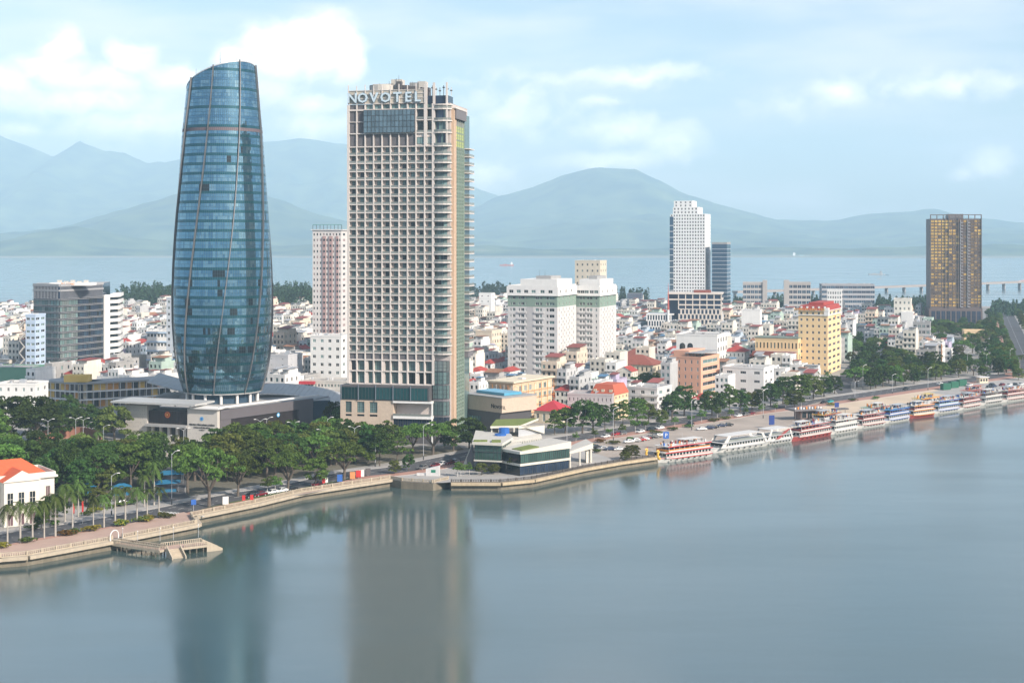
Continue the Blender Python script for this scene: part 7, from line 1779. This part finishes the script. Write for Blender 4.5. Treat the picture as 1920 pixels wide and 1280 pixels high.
# ------------------------------------------------------------------ boats
BRED = mat('boat_red', (.31, .06, .055), .6, var=.12, streak=.15); BW = mat('boat_white', (.64, .62, .59), .5, var=.08, streak=.1); TYRE = mat('tyre', (.02, .02, .02), .9)
def boat(label, px0, py0, px1, py1, decks=2, hull=BW, trim=REDP, roofm=BW, style='ferry', band=None, offq=0.0, beam=6.6):
    a, b = gp(px0, py0, 0), gp(px1, py1, 0); d = Vector((b[0] - a[0], b[1] - a[1])); L_ = d.length; rz = math.atan2(d.y, d.x)
    n = Vector((-d.y, d.x)).normalized() * offq
    t = thing('tour_boat', label, 'boat', (a[0] + n.x, a[1] + n.y, 0), rz, 'tour boats moored along the quay')
    if style == 'cat': beam = 7.5
    # hull: lofted stations; bow at x = 0 (left), stern at x = L
    st = [(0, .08, 2.2), (.05, .35, 2.05), (.14, .72, 1.85), (.3, .96, 1.7), (.6, 1, 1.65), (.9, .96, 1.65), (1, .88, 1.7)]
    hb = MB(); rings = []
    for (f, w, h) in st:
        x = f * L_; hw = beam / 2 * w; lean = .6 if f == 0 else 0
        rings.append([(x + lean * 1.2, beam / 2 - hw * .72, -.4), (x, beam / 2 - hw, h), (x, beam / 2 + hw, h), (x + lean * 1.2, beam / 2 + hw * .72, -.4)])
    for r, s in zip(rings[:-1], rings[1:]):
        hb.quad(r[0], s[0], s[1], r[1], hull); hb.quad(r[2], s[2], s[3], r[3], hull); hb.quad(r[1], s[1], s[2], r[2], BW)
        q = lambda P_, k: (P_[0], P_[1] + (-.08 if k < 2 else .08), P_[2])
        hb.quad(*[(p[0], p[1] - .06, p[2] + dz) for p, dz in ((r[1], -.35), (s[1], -.35), (s[1], -.1), (r[1], -.1))], trim)
    hb.quad(*rings[0], hull); hb.quad(*rings[-1][::-1], hull)
    hb.build('hull', t)
    for i in range(7):
        x = L_ * (.2 + .11 * i); mb = MB(); y = .0 if .25 < x / L_ < .95 else .15; mb.tube((x, y - .12, .95), (x, y + .1, .95), .32, .32, TYRE, 8); mb.build('tyre_fender', t)
    z = 1.7
    for dk in range(decks):
        x0, x1 = L_ * (.13 + .05 * dk), L_ * (.97 - .02 * dk); y0, y1 = .45 + .1 * dk, beam - .45 - .1 * dk; h = 2.05
        op = dk == decks - 1 and style == 'ferry'
        mb = MB()
        if not op:
            nw = max(4, int((x1 - x0) / 1.7)); facade.W = x1 - x0
            xs = intervals(x1 - x0, nw, .74)
            facade(mb, (x0, y0), (1, 0), xs, [(z + .75, z + 1.65)], .12, BW, z, z + h, G_DARK); facade(mb, (x1, y1), (-1, 0), xs, [(z + .75, z + 1.65)], .12, BW, z, z + h, G_DARK)
            facade.W = y1 - y0; xe = intervals(y1 - y0, 3, .75); facade(mb, (x0, y1), (0, -1), xe, [(z + .75, z + 1.65)], .12, BW, z, z + h, G_DARK); facade(mb, (x1, y0), (0, 1), xe, [(z + .75, z + 1.65)], .12, BW, z, z + h, G_DARK)
            mb.build('cabin', t)
            mb = MB(); mb.box(x0 - .05, x1 + .05, y0 - .06, y0 - .003, z + .42, z + .6, trim); mb.build('cabin_stripe', t)
        else:
            for i in range(9):
                x = x0 + (x1 - x0) * i / 8
                for y in (y0, y1): mb = MB(); mb.box(x - .07, x + .07, y - .07, y + .07, z, z + h, BW); mb.build('deck_post', t)
            mb = MB(); mb.box(x0, x1, y0 - .06, y0 - .02, z + .1, z + .5, BW); mb.box(x0, x1, y0 - .07, y0 - .01, z + .62, z + .95, band or BW); mb.box(x0 - .04, x0, y0, y1, z + .1, z + .95, band or BW); mb.box(x0, x1, y1, y1 + .04, z + .1, z + .95, BW); mb.build('deck_railing', t)
            sb = MB(); r2 = random.Random(int(px0))
            for i in range(int((x1 - x0) / 1.1)):
                for y in np.linspace(y0 + .6, y1 - .9, 4): sb.box(x0 + .5 + i * 1.1, x0 + 1.0 + i * 1.1, y, y + .5, z, z + r2.uniform(.5, .9), r2.choice([REDP, BLUEP, BW, DGREY, DGREY]))
            sb.build('deck_seats', t, kind='stuff')
        z += h
        m_ = roofm if dk == decks - 1 else BW
        mb = MB(); e = .55; mb.box(x0 - 1.0, x1 + .3, y0 - e, y1 + e, z, z + .16, m_); mb.build('roof' if dk == decks - 1 else 'deck', t)
        mb = MB(); mb.box(x0 - 1.05, x1 + .35, y0 - e - .05, y0 - e - .003, z - .12, z + .22, trim); mb.build('roof_trim', t)
        z += .17
    if style == 'ferry':
        r3 = random.Random(int(px0) + 5); f0 = r3.choice((.18, .3, .5)); f1 = f0 + r3.uniform(.28, .42); mb = MB(); mb.box(L_ * f0, L_ * f1, beam * .2, beam * .8, z + 1.6, z + 1.7, r3.choice([METAL, BW, roofm]))
        sb = MB()
        for i in range(34): sx_ = L_ * r3.uniform(.16, .9); sy_ = r3.uniform(.6, beam - 1.1); sb.box(sx_, sx_ + .5, sy_, sy_ + .5, z, z + r3.uniform(.5, 1.5), r3.choice([BRED, BLUEP, BW, DGREY, DGREY, ORANGEP, BW]))
        sb.build('roof_seats', t, kind='stuff')
        for f in (f0 + .01, f0 + .12, f1 - .12, f1 - .01):
            for y in (beam * .27, beam * .73): mb.box(L_ * f - .05, L_ * f + .05, y - .05, y + .05, z, z + 1.6, METAL)
        mb.build('roof_awning', t)
        mb = MB(); mb.box(L_ * .16, L_ * .92, .1, .16, z + .75, z + .85, BW)
        for i in range(14): x = L_ * (.16 + .76 * i / 13); mb.box(x - .04, x + .04, .1, .16, z, z + .75, BW)
        mb.build('roof_railing', t)
    elif style in ('yacht', 'cat'):
        mb = MB(); mb.prism([(L_ * .16, .2), (L_ * .2, .2), (L_ * .34, .2), (L_ * .3, .2)], z, z + .1, BW)
        for y in (.15, beam - .35):
            mb.poly([(L_ * .08, y, 1.8), (L_ * .16, y, 1.8), (L_ * .28, y, z + 2.4), (L_ * .22, y, z + 2.4)], BW); mb.poly([(L_ * .86, y, z + 2.2), (L_ * .9, y, z + 2.2), (L_ * 1.0, y, 1.8), (L_ * .95, y, 1.8)], BW)
        mb.build('side_arch', t)
        mb = MB(); mb.box(L_ * .2, L_ * .88, .3, beam - .3, z + 2.3, z + 2.45, roofm); mb.build('sun_roof', t)
        mb = MB(); mb.box(L_ * .2, L_ * .9, .22, .28, z, z + .9, G_RAIL); mb.build('deck_railing', t)
        mb = MB(); mb.poly([(L_ * .10, .5, 3.0), (L_ * .10, beam - .5, 3.0), (L_ * .17, beam - .6, 4.4), (L_ * .17, .6, 4.4)][::-1], G_DARK); mb.build('windscreen', t)
    mb = MB(); mb.tube((L_ * .55, beam / 2, z), (L_ * .55, beam / 2, z + 4.2), .06, .03, METAL, 5); mb.build('mast', t)
    return t, L_, beam, z
# first boat: festive ferry with gold dragon heads
t, L_, bm_, z_ = boat('white ferry with orange railing and gold dragon figureheads, first boat on the quay', 1238, 870, 1338, 856, 2, BW, REDP, BW, 'ferry', ORANGEP, beam=8)
for y in (.9, bm_ - .9):
    mb = MB(); pts = [(.6, y, 1.8), (-.3, y, 2.6), (-.5, y, 3.7), (.1, y, 4.6), (-.5, y, 5.2)]
    for (p, q), r in zip(zip(pts[:-1], pts[1:]), (.55, .5, .45, .42)): mb.tube(p, q, r, r * .9, GOLDP, 7)
    mb.tube((-.3, y, 5.1), (-1.2, y, 4.8), .42, .2, GOLDP, 7); mb.tube((0, y, 5.2), (.5, y, 6), .12, .03, REDP, 5); mb.build('dragon_head', t)
boat('white motor yacht with curved side arches and canvas roof, second boat', 1344, 851, 1441, 836, 1, BW, METAL, BW, 'yacht', beam=7.5)
t, L_, bm_, z_ = boat('white catamaran with red swoosh, third boat on the quay', 1435, 836, 1488, 828, 1, BW, METAL, BW, 'cat')
mb = MB(); mb.poly([(L_ * .35, -.12, 2.2), (L_ * .5, -.12, 2.2), (L_ * .85, -.12, 5.6), (L_ * .97, -.12, 5.9), (L_ * .8, -.12, 5.9), (L_ * .68, -.12, 5.2)], BRED); mb.build('red_swoosh', t)
boat('red hulled double deck tour boat behind the catamaran', 1492, 829, 1561, 816, 2, BRED, BRED, BW, 'ferry', BRED)
boat('white double deck tour boat right of the red hulled one', 1560, 816, 1611, 807, 2, BW, BW, BW, 'ferry', BW)
boat('white tour boat with red rails right of the white double decker', 1612, 805, 1662, 797, 2, BW, BRED, BW, 'ferry', BRED)
boat('blue trimmed tour boat with blue roof', 1663, 795, 1708, 787, 2, BW, BLUEP, mat('blue_roof', (.06, .25, .45), .6), 'ferry', BLUEP)
boat('red hulled tour boat, second of the red hulls', 1709, 786, 1754, 780, 2, BRED, ORANGEP, BW, 'ferry', BRED)
boat('white tour boat with light blue bands', 1755, 777, 1801, 770, 2, BW, BLUEP, BW, 'ferry', mat('light_blue_band', (.25, .45, .65), .6))
boat('white tour boat with red bands near the quay apron', 1802, 770, 1841, 763, 2, BW, BRED, BW, 'ferry', BRED)
boat('grey roofed low tour boat near the right edge', 1843, 761, 1882, 755, 2, BW, DGREY, GREY, 'ferry', BW)
boat('red striped tour boat at the right edge', 1884, 755, 1926, 749, 2, BW, BRED, BW, 'ferry', BRED)
boat('small moored boat with orange roof behind the white double decker', 1552, 806, 1590, 798, 2, BW, BRED, mat('orange_roof', (.65, .38, .05), .6), 'ferry', offq=3)
boat('inner tour boat with green roof moored behind the blue one', 1640, 792, 1680, 785, 2, BW, BRED, mat('dull_green_roof', (.22, .34, .28), .6), 'ferry', offq=3)
boat('inner tour boat with yellow awning moored behind the light blue one', 1735, 773, 1775, 766, 2, BW, ORANGEP, mat('yellow_roof', (.62, .47, .14), .6), 'ferry', offq=3)
boat('inner boat with red awning moored near the right edge', 1830, 757, 1866, 750, 2, BW, BRED, mat('dull_red_roof', (.45, .16, .12), .6), 'ferry', offq=4)

# ------------------------------------------------------------------ cars
def car_meshes(c):
    b = MB()
    prof = [(0, .35), (0, .75), (.35, .85), (1.15, .92), (1.75, 1.42), (3.1, 1.45), (3.85, .98), (4.35, .92), (4.4, .4)]
    n = len(prof)
    for i in range(n - 1):
        (x0, z0), (x1, z1) = prof[i], prof[i + 1]; y0 = .16 if z0 > 1.2 else 0; y1 = .16 if z1 > 1.2 else 0
        glassy = (i in (3, 5))
        b.quad((x0, y0, z0), (x1, y1, z1), (x1, 1.75 - y1, z1), (x0, 1.75 - y0, z0), G_DARK if glassy else c)
    for y, s in ((0, 1), (1.75, -1)):
        lo = [(0, y, .35), (4.4, y, .4), (4.35, y, .92), (3.85, y, .97), (1.15, y, .92), (0, y, .75)]; b.poly(lo if s > 0 else lo[::-1], c)
        yi = y + .16 * s; up = [(1.15, y, .92), (3.85, y, .97), (3.1, yi, 1.45), (1.75, yi, 1.42)]; b.poly(up if s > 0 else up[::-1], c)
    w = MB()
    for y, s in ((-.012, 1), (1.762, -1)):
        yi = y + .13 * s; q = [(1.5, y + .02 * s, 1.0), (3.55, y + .02 * s, 1.03), (3.05, yi, 1.38), (1.82, yi, 1.36)]; w.poly(q if s > 0 else q[::-1], G_DARK)
    return b.mesh('body'), w.mesh('side_window')
wb = MB(); wb.tube((0, -.1, .33), (0, .12, .33), .33, .33, TYRE, 10); WHEEL = wb.mesh('wheel')
rb = MB(); rb.tube((0, -.12, .33), (0, -.101, .33), .2, .2, METAL, 8); RIM = rb.mesh('rim')
hl = MB(); hl.box(-.02, .03, 0, .3, .62, .78, WHITE); HEAD = hl.mesh('headlight')
tl = MB(); tl.box(4.37, 4.42, 0, .28, .65, .82, REDP); TAIL = tl.mesh('tail_light')
CARC = {'white': mat('car_white', (.75, .75, .74), .25, rnd=.05), 'silver': mat('car_silver', (.45, .46, .47), .3, .5), 'black': mat('car_black', (.02, .02, .022), .25), 'dark blue': mat('car_blue', (.025, .04, .09), .25), 'red': mat('car_red', (.38, .02, .03), .25), 'dark red': mat('car_maroon', (.16, .015, .025), .25), 'teal': mat('car_teal', (.03, .33, .35), .3), 'grey': mat('car_grey', (.14, .145, .15), .3)}
CM = {k: car_meshes(v) for k, v in CARC.items()}
CITEMS = []
def car(c, px, py, place, dirn=None):
    x, y = gp(px, py); i = min(range(len(ROAD) - 1), key=lambda k_: (ROAD[k_].x - x) ** 2 + (ROAD[k_].y - y) ** 2); d = ROAD[i + 1] - ROAD[i]
    rz = math.atan2(d.y, d.x) if dirn is None else R(dirn)
    t = thing('car', None, 'car', (x - 2.2 * math.cos(rz), y - 2.2 * math.sin(rz), GZ + .02), rz, 'cars on and beside the river road')
    k_ = tr.uniform(.98, 1.1); s = (k_, 1.05, tr.uniform(1.0, 1.18))
    put('body', CM[c][0], t, scale=s); put('side_window', CM[c][1], t, scale=s)
    for wx in (.85, 3.5):
        for wy, r_ in ((.06, 0), (1.72, math.pi)):
            w = put('wheel', WHEEL, t, (wx * k_, wy, 0), r_); put('rim', RIM, w)
    put('headlight', HEAD, t, (0, .12, 0)); put('headlight', HEAD, t, (0, 1.4, 0)); put('tail_light', TAIL, t, (0, .12, 0), 0, (k_, 1, 1)); put('tail_light', TAIL, t, (0, 1.4, 0), 0, (k_, 1, 1))
    CITEMS.append((t, px, '%s car' % c, place))
z5 = lambda x, y: (820 + x / 4.364, 740 + y / 4.364); z2 = lambda x, y: (1200 + x / 4.8, 700 + y / 4.8); z3 = lambda x, y: (1520 + x / 4.8, 680 + y / 4.8); z4 = lambda x, y: (420 + x / 4.364, 740 + y / 4.364)
for c, x, y in (('white', 1575, 395), ('silver', 1627, 388), ('red', 1665, 382), ('white', 1690, 374), ('dark red', 1715, 370), ('black', 1745, 362), ('grey', 1780, 356), ('silver', 1812, 350), ('white', 1855, 346)): car(c, *z5(x, y), 'in the long parked row', 20)
for c, x, y in (('white', 1245, 442), ('black', 1302, 445), ('silver', 1358, 452), ('dark blue', 1420, 456), ('white', 1492, 456)): car(c, *z5(x, y), 'parked by the pavilion', 12)
for c, x, y in (('white', 1672, 312), ('black', 1760, 296), ('white', 1832, 284), ('white', 1390, 352), ('red', 1478, 332), ('grey', 1530, 326), ('black', 1675, 250)): car(c, *z5(x, y), 'on the road behind the car park')
for c, x, y in (('white', 560, 512), ('dark blue', 630, 503), ('black', 665, 497), ('dark blue', 742, 482), ('black', 797, 475)): car(c, *z2(x, y), 'standing alone on the car park', 15)
for c, x, y in (('black', 465, 468), ('white', 897, 392), ('black', 22, 470), ('silver', 190, 502), ('black', 118, 512), ('black', 1668, 272), ('teal', 1720, 265), ('dark red', 1010, 372), ('grey', 960, 380)): car(c, *z2(x, y), 'on the far river road')
for c, x, y in (('black', 228, 842), ('dark red', 308, 830), ('white', 405, 812), ('white', 480, 800), ('black', 566, 785), ('dark red', 782, 748)): car(c, *z4(x, y), 'on the road behind the quay trees')
for c, x, y in (('white', 1800, 578), ('white', 1900, 560), ('dark red', 1745, 590), ('grey', 1640, 612), ('dark red', 1860, 572)): car(c, *z4(x, y), 'left of the pavilion')
for c, x, y in (('white', 1175, 198), ('white', 1440, 212), ('black', 1612, 232), ('dark blue', 1660, 222), ('dark red', 1735, 208), ('white', 1800, 210), ('black', 1850, 204), ('white', 1905, 206), ('black', 870, 245), ('black', 1640, 206), ('white', 1420, 206)): car(c, *z3(x, y), 'on the far quay')
car('white', 137, 905, 'behind the villa trees', 10); car('dark red', 107, 912, 'behind the villa trees', 80); car('silver', 228, 947, 'on the villa forecourt', 30); car('white', 578, 840, 'before the podium', 5); car('white', 590, 843, 'before the podium', 5)
name_all(CITEMS)

# ------------------------------------------------------------------ street lamps, signs, small things
def lamp_proto(kind, h):
    p = MB(); p.tube((0, 0, 0), (0, 0, h), .13, .07, METAL, 6); p.tube((0, 0, 0), (0, 0, 1.2), .2, .2, FRAME_D, 6); a = MB(); hd = MB()
    for s in ((-1, 1) if kind == 'double' else (1,)):
        a.tube((0, 0, h - .2), (s * 1.1, 0, h + .45), .06, .05, METAL, 5); a.tube((s * 1.1, 0, h + .45), (s * 2.0, 0, h + .55), .05, .05, METAL, 5)
        hd.box(min(s * 1.6, s * 2.5), max(s * 1.6, s * 2.5), -.16, .16, h + .5, h + .66, WHITE)
    return p.mesh('pole'), a.mesh('arm'), hd.mesh('lamp_head')
LP = {'double': lamp_proto('double', 10), 'single': lamp_proto('single', 10)}
LI = []
def lamp(kind, px, py, h, place, rz=0):
    x, y = gp(px, py); t = thing('street_lamp', None, 'street lamp', (x, y, GZ), R(rz), 'street lamps'); s = (1, 1, h / 10)
    put('pole', LP[kind][0], t, scale=s); arm = put('arm', LP[kind][1], t, scale=s); put('lamp_head', LP[kind][2], arm)
    LI.append((t, px, '%s street lamp' % ('twin arm' if kind == 'double' else 'single arm'), place))
for (k_, px, py, h, pl) in (('double', 90, 846, 12, 'on the plaza'), ('double', 142, 842, 12, 'on the plaza'), ('double', 156, 838, 11, 'on the plaza'), ('single', 194, 842, 9, 'on the plaza'), ('double', 250, 862, 9, 'before the podium'), ('single', 310, 870, 10, 'before the podium'), ('single', 322, 946, 16, 'at the junction'), ('single', 209, 966, 12, 'on the villa forecourt'), ('double', 344, 872, 13, 'before the podium'), ('double', 424, 862, 11, 'before the podium'), ('double', 488, 852, 13, 'before the podium'), ('single', 500, 842, 12, 'before the podium'), ('double', 550, 852, 12, 'before the podium'), ('single', 614, 842, 12, 'before the hotel'), ('double', 665, 868, 13, 'before the hotel'), ('double', 606, 868, 12, 'across the river road'), ('single', 704, 875, 13, 'across the river road'), ('single', 794, 862, 13, 'before the hotel'), ('single', 1063, 832, 10, 'behind the pavilion'), ('single', 1150, 826, 13, 'beside the car park'), ('single', 1297, 806, 13, 'beside the car park'), ('single', 1431, 784, 13, 'beside the car park'), ('single', 1518, 748, 10, 'before the apricot hotel'), ('single', 1618, 730, 13, 'by the sandy plaza'), ('single', 1603, 748, 9, 'by the sandy plaza'), ('single', 1673, 738, 10, 'by the sandy plaza'), ('single', 1740, 732, 12, 'by the sandy plaza'), ('double', 1814, 700, 13, 'by the far road'), ('double', 1850, 697, 11, 'by the far road'), ('single', 1894, 694, 13, 'by the far road')): lamp(k_, px, py, h, pl, 20)
name_all(LI)
def sign(name, label, px, py, w, h, zb, m, cat='sign', txt=None, rz=15, post=True):
    x, y = gp(px, py); t = thing(name, label, cat, (x, y, GZ), R(rz))
    mb = MB(); mb.box(-w / 2, w / 2, -.06, .06, zb, zb + h, m); mb.build('panel', t)
    if post: mb = MB(); mb.tube((0, .08, 0), (0, .08, zb + h * .6), .07, .07, METAL, 5); mb.build('post', t)
    if txt: text(txt, h * .8, WHITE, t, (0, -.08, zb + h * .22), (R(90), 0, 0), 'lettering', .02)
sign('parking_sign', 'blue parking sign with white P beside the first boat', 1249, 842, 2.4, 2.8, 4.2, BLUEP, txt='P')
sign('blue_hoarding', 'dark blue notice board on the car park behind the boats', 1447, 803, 2.6, 4.2, 1.6, mat('navy_board', (.02, .05, .22), .6))
sign('blue_board', 'small blue board on the landing kiosk near sandy plaza', 1569, 780, 2.2, 2.2, 4.2, MATS['navy_board'])
sign('round_direction_sign', 'blue and white round direction sign at the promenade junction', 363, 962, 1.5, 1.6, 2.6, BLUEP)
for (px, py, lab) in ((457, 946, 'red banner on a pole, nearer of two by the quay path'), (472, 945, 'red banner on a pole, further of two by the quay path'), (607, 913, 'red banner beside the quay event boards'), (612, 912, 'white and red tall banner beside the quay event boards')): sign('banner', lab, px, py, 1.0, 1.6, 1.4, REDP if 'white' not in lab else WHITE, 'banner')
for (px, py, m_, lab) in ((672, 897, REDP, 'red event board under the quay trees'), (678, 896, WHITE, 'white event board under the quay trees'), (690, 893, DGREY, 'dark event board under the quay trees'), (637, 905, BLUEP, 'blue event board under the quay trees'), (661, 900, RUST, 'orange event board under the quay trees'), (423, 948, WHITE, 'white display cabinet on the grass strip')): sign('event_board', lab, px, py, 1.8, 2.4, .5, m_, 'board')
for (px, py, lab) in ((138, 985, 'red flag left of the pair behind the palms'), (155, 981, 'red flag right of the pair behind the palms')): sign('flag', lab, px, py, .5, 3.2, 3.4, REDP, 'flag')
def panel_monument():
    x, y = gp(812, 892); t = thing('slanted_monument', 'slanted cream sign block with green emblem beside the recessed quay', 'monument', (x, y, GZ), R(-8))
    mb = MB(); mb.prism([(-2.6, 0), (2.2, 0), (2.2, 1.6), (-2.6, 1.6)], 0, [2.4, 3.6, 3.6, 2.4], WHITE2); mb.build('block', t); mb = MB(); mb.box(-.7, .9, -.06, -.004, 1.2, 2.2, mat('emblem_green', (.02, .2, .12), .5)); mb.build('emblem', t)
    mb = MB(); mb.box(-6, -2.2, .4, 1.4, 0, .8, WHITE2); mb.build('wing', t)
panel_monument()
def market():
    for i, (px, py, w, d, h, m_, lab) in enumerate(((318, 905, 9, 5, 3.2, mat('market_blue', (.02, .14, .26), .6), 'long blue market canopy beside the big tree'), (312, 922, 8, 4, 3.0, MATS['market_blue'], 'front blue market canopy beside the big tree'), (305, 890, 4, 3, 3.4, mat('market_stripe', (.45, .50, .20), .7), 'yellow green striped market canopy'), (228, 928, 6, 4, 2.8, MATS['market_blue'], 'blue market canopy between park trees'), (165, 926, 5, 3, 2.6, MATS['market_blue'], 'small blue market canopy behind the palms'))):
        x, y = gp(px, py); t = thing('market_canopy', lab, 'canopy', (x, y, GZ), R(20), 'market canopies')
        mb = MB(); mb.hip(-w / 2, w / 2, -d / 2, d / 2, h, h + 1.1, m_, .2); mb.build('canopy_cloth', t)
        for sx_ in (-1, 1):
            for sy_ in (-1, 1): mb = MB(); mb.tube((sx_ * w * .47, sy_ * d * .45, 0), (sx_ * w * .47, sy_ * d * .45, h), .05, .05, METAL, 5); mb.build('pole', t)
        mb = MB(); mb.box(-w * .4, w * .4, -.5, .5, 0, .9, m_); mb.build('counter', t)
market()
def kiosk():
    x, y = gp(1508, 786); t = thing('landing_kiosk', 'flat roofed dark kiosk on the quay behind the red hulled boat', 'kiosk', (x, y, GZ), R(20))
    mb = MB(); mb.box(-7.5, 7.5, -4, 4.5, 4.4, 5.2, MGREY); mb.build('roof', t); mb = MB(); mb.box(-3, 7, -2, 4, 0, 4.4, mat('kiosk_wall', (.30, .22, .20), .8)); mb.build('wall', t)
    for i in range(3): put('window', win_mesh(2.2, 2.6, G_DARK, FRAME_D, 1, 0, .1), t, (-2.4 + i * 3, -2.06, .9))
    for sx_ in (-7, -3.5): 
        mb = MB(); mb.box(sx_, sx_ + .3, -3.6, -3.3, 0, 4.4, DGREY); mb.build('post', t)
    for i in range(10): mb = MB(); mb.box(-7 + i * 1.5, -6.4 + i * 1.5, -3.4, -3.0, 5.2, 6.0 + (i % 3) * .2, [WHITE, ORANGEP, WHITE2][i % 3]); mb.build('roof_seat', t)
    x, y = gp(1575, 779); t = thing('quay_shelter', 'small shelter with dark flat roof on the quay by the boats', 'shelter', (x, y, GZ), R(25)); mb = MB(); mb.box(-4, 4, -1.5, 1.5, 2.9, 3.5, DGREY); mb.build('roof', t)
    for sx_ in (-3, 0, 3): mb = MB(); mb.tube((sx_, 0, 0), (sx_, 0, 2.9), .12, .12, DGREY, 6); mb.build('post', t)
    for i, lab in enumerate(('green container, left of three by the far road', 'green container, middle of three by the far road', 'green container, right of three by the far road')):
        x, y = gp(1776 + i * 15, 731 - i * 3.6); t = thing('green_container', lab, 'container', (x, y, GZ), R(30)); GC = mat('container_green', (.03, .14, .09), .6)
        mb = MB(); mb.box(-2.9, 2.9, 0, 2.4, .1, 3.6, GC); mb.build('body', t)
        for k_ in range(9): mb = MB(); mb.box(-2.7 + k_ * .62, -2.5 + k_ * .62, -.08, -.002, .2, 3.5, GC); mb.build('rib', t)
    x, y = gp(1845, 718); t = thing('gate_hut', 'small cream gate hut at the far quay', 'hut', (x, y, GZ), R(20)); mb = MB(); mb.box(-3, 3, 0, 3, 0, 3.2, CREAM); mb.build('wall', t); mb = MB(); mb.box(-3.5, 3.5, -.6, 3.6, 3.2, 3.6, WHITE2); mb.build('roof', t)
    for i in range(3): put('window', win_mesh(1.1, 1.4, G_DARK, FRAME_D, 0, 0, .08), t, (-2.5 + i * 1.9, -.02, 1.1))
kiosk()
# ------------------------------------------------------------------ ships on the bay, bridge
def ship(label, px, py, L_, hullm, house=WHITE, aft=1):
    x, y = gp(px, py, 0); t = thing('cargo_ship', label, 'ship', (x, y, 0), 0, 'ships on the bay'); h = L_ * .07; b = L_ * .16
    mb = MB(); mb.prism([(-L_ / 2, 0), (L_ * .4, -b / 2), (L_ / 2, 0), (L_ * .4, b / 2), (-L_ / 2, b / 2), (-L_ / 2, -b / 2)][1:] if False else [(-L_ / 2, -b / 2), (L_ * .4, -b / 2), (L_ / 2, 0), (L_ * .4, b / 2), (-L_ / 2, b / 2)], -1, [h, h, h * 1.4, h, h], hullm, GREY); mb.build('hull', t)
    s = L_ * .36 * aft; mb = MB(); mb.box(s - L_ * .07, s + L_ * .07, -b * .4, b * .4, h, h * 3, house); mb.box(s - L_ * .04, s + L_ * .05, -b * .45, b * .45, h * 3, h * 3.6, house); mb.build('superstructure', t)
    mb = MB(); mb.tube((s, 0, h * 3.6), (s, 0, h * 4.8), L_ * .008, L_ * .004, METAL, 5); mb.build('mast', t)
    mb = MB(); mb.box(-aft * L_ * .1 - L_ * .14, -aft * L_ * .1 + L_ * .14, -b * .3, b * .3, h, h * 1.5, hullm); mb.build('hatch', t)
ship('red hulled cargo ship on the bay right of the balcony hotel', 950, 498, 48, mat('ship_red', (.42, .10, .07), .7)); ship('pale green ship far out on the bay', 1500, 481.5, 90, mat('ship_green', (.35, .50, .48), .7), WHITE, -1)
ship('long low barge beside the tug on the bay', 1642, 515, 36, GREY, GREY); ship('dark tug with white house near the barge', 1662, 516, 13, mat('ship_dark', (.04, .06, .12), .7), WHITE, -1); ship('tiny dark boat on the bay left of the tug', 1591, 514, 8, MATS['ship_dark'], GREY); ship('tiny grey boat below the barge', 1648, 523, 9, GREY, GREY)
def bridge():
    a, b = (xx(1378, 2230), 2230.0), (xx(2080, 2650), 2650.0); d = Vector((b[0] - a[0], b[1] - a[1])); L_ = d.length
    t = thing('bridge', 'long low concrete bridge crossing the bay behind the golden tower', 'bridge', (a[0], a[1], 0), math.atan2(d.y, d.x)); BC = mat('bridge_concrete', (.34, .30, .28), .9)
    n = 22
    for i in range(n):
        x0, x1 = L_ * i / n, L_ * (i + 1) / n; za = 4 + 10 * (i / n) ** 1.2; zb = 4 + 10 * ((i + 1) / n) ** 1.2; mb = MB()
        mb.v += [(x0, -7, za), (x1 - .3, -7, zb), (x1 - .3, 7, zb), (x0, 7, za), (x0, -7, za + 3.4), (x1 - .3, -7, zb + 3.4), (x1 - .3, 7, zb + 3.4), (x0, 7, za + 3.4)]
        for f in ((0, 1, 5, 4), (1, 2, 6, 5), (2, 3, 7, 6), (3, 0, 4, 7), (4, 5, 6, 7), (3, 2, 1, 0)): mb.f.append(f); mb.mi.append(mb.m(BC))
        mb.build('deck_span', t); mb = MB(); mb.box(x0 - .9, x0 + .9, -3, 3, -3, za, BC); mb.build('pier', t)
    RC = mat('bridge_cable', (.55, .26, .25), .7)
    for s in (-6, 6):
        mb = MB(); p0 = L_ * .70; pts = [(p0 + (L_ - p0) * f, s, 12 + 60 * f ** 1.6) for f in np.linspace(0, 1, 12)]
        for p, q in zip(pts[:-1], pts[1:]): mb.tube(p, q, .8, .8, RC, 5)
        mb.build('main_cable', t)
        for i in range(12): f = .1 + i * .075; mb = MB(); x_ = p0 + (L_ - p0) * f; mb.tube((x_, s, 10), (x_, s, 12 + 60 * f ** 1.6), .15, .15, RC, 4); mb.build('hanger', t)
bridge()
# red pennant mast in front of the framed office
x, y = gp(1253, 640); t = thing('red_spire', 'slim red and white spire left of the beige framed office', 'spire', (x, y, GZ), 0)
mb = MB(); mb.tube((0, 0, 0), (0, 0, 26), 1.2, .9, WHITE, 6); mb.build('shaft', t); mb = MB(); mb.tube((0, 0, 26), (0, 0, zz(530, y) - GZ), .9, .1, mat('spire_red', (.45, .12, .10), .7), 6); mb.build('tip', t)
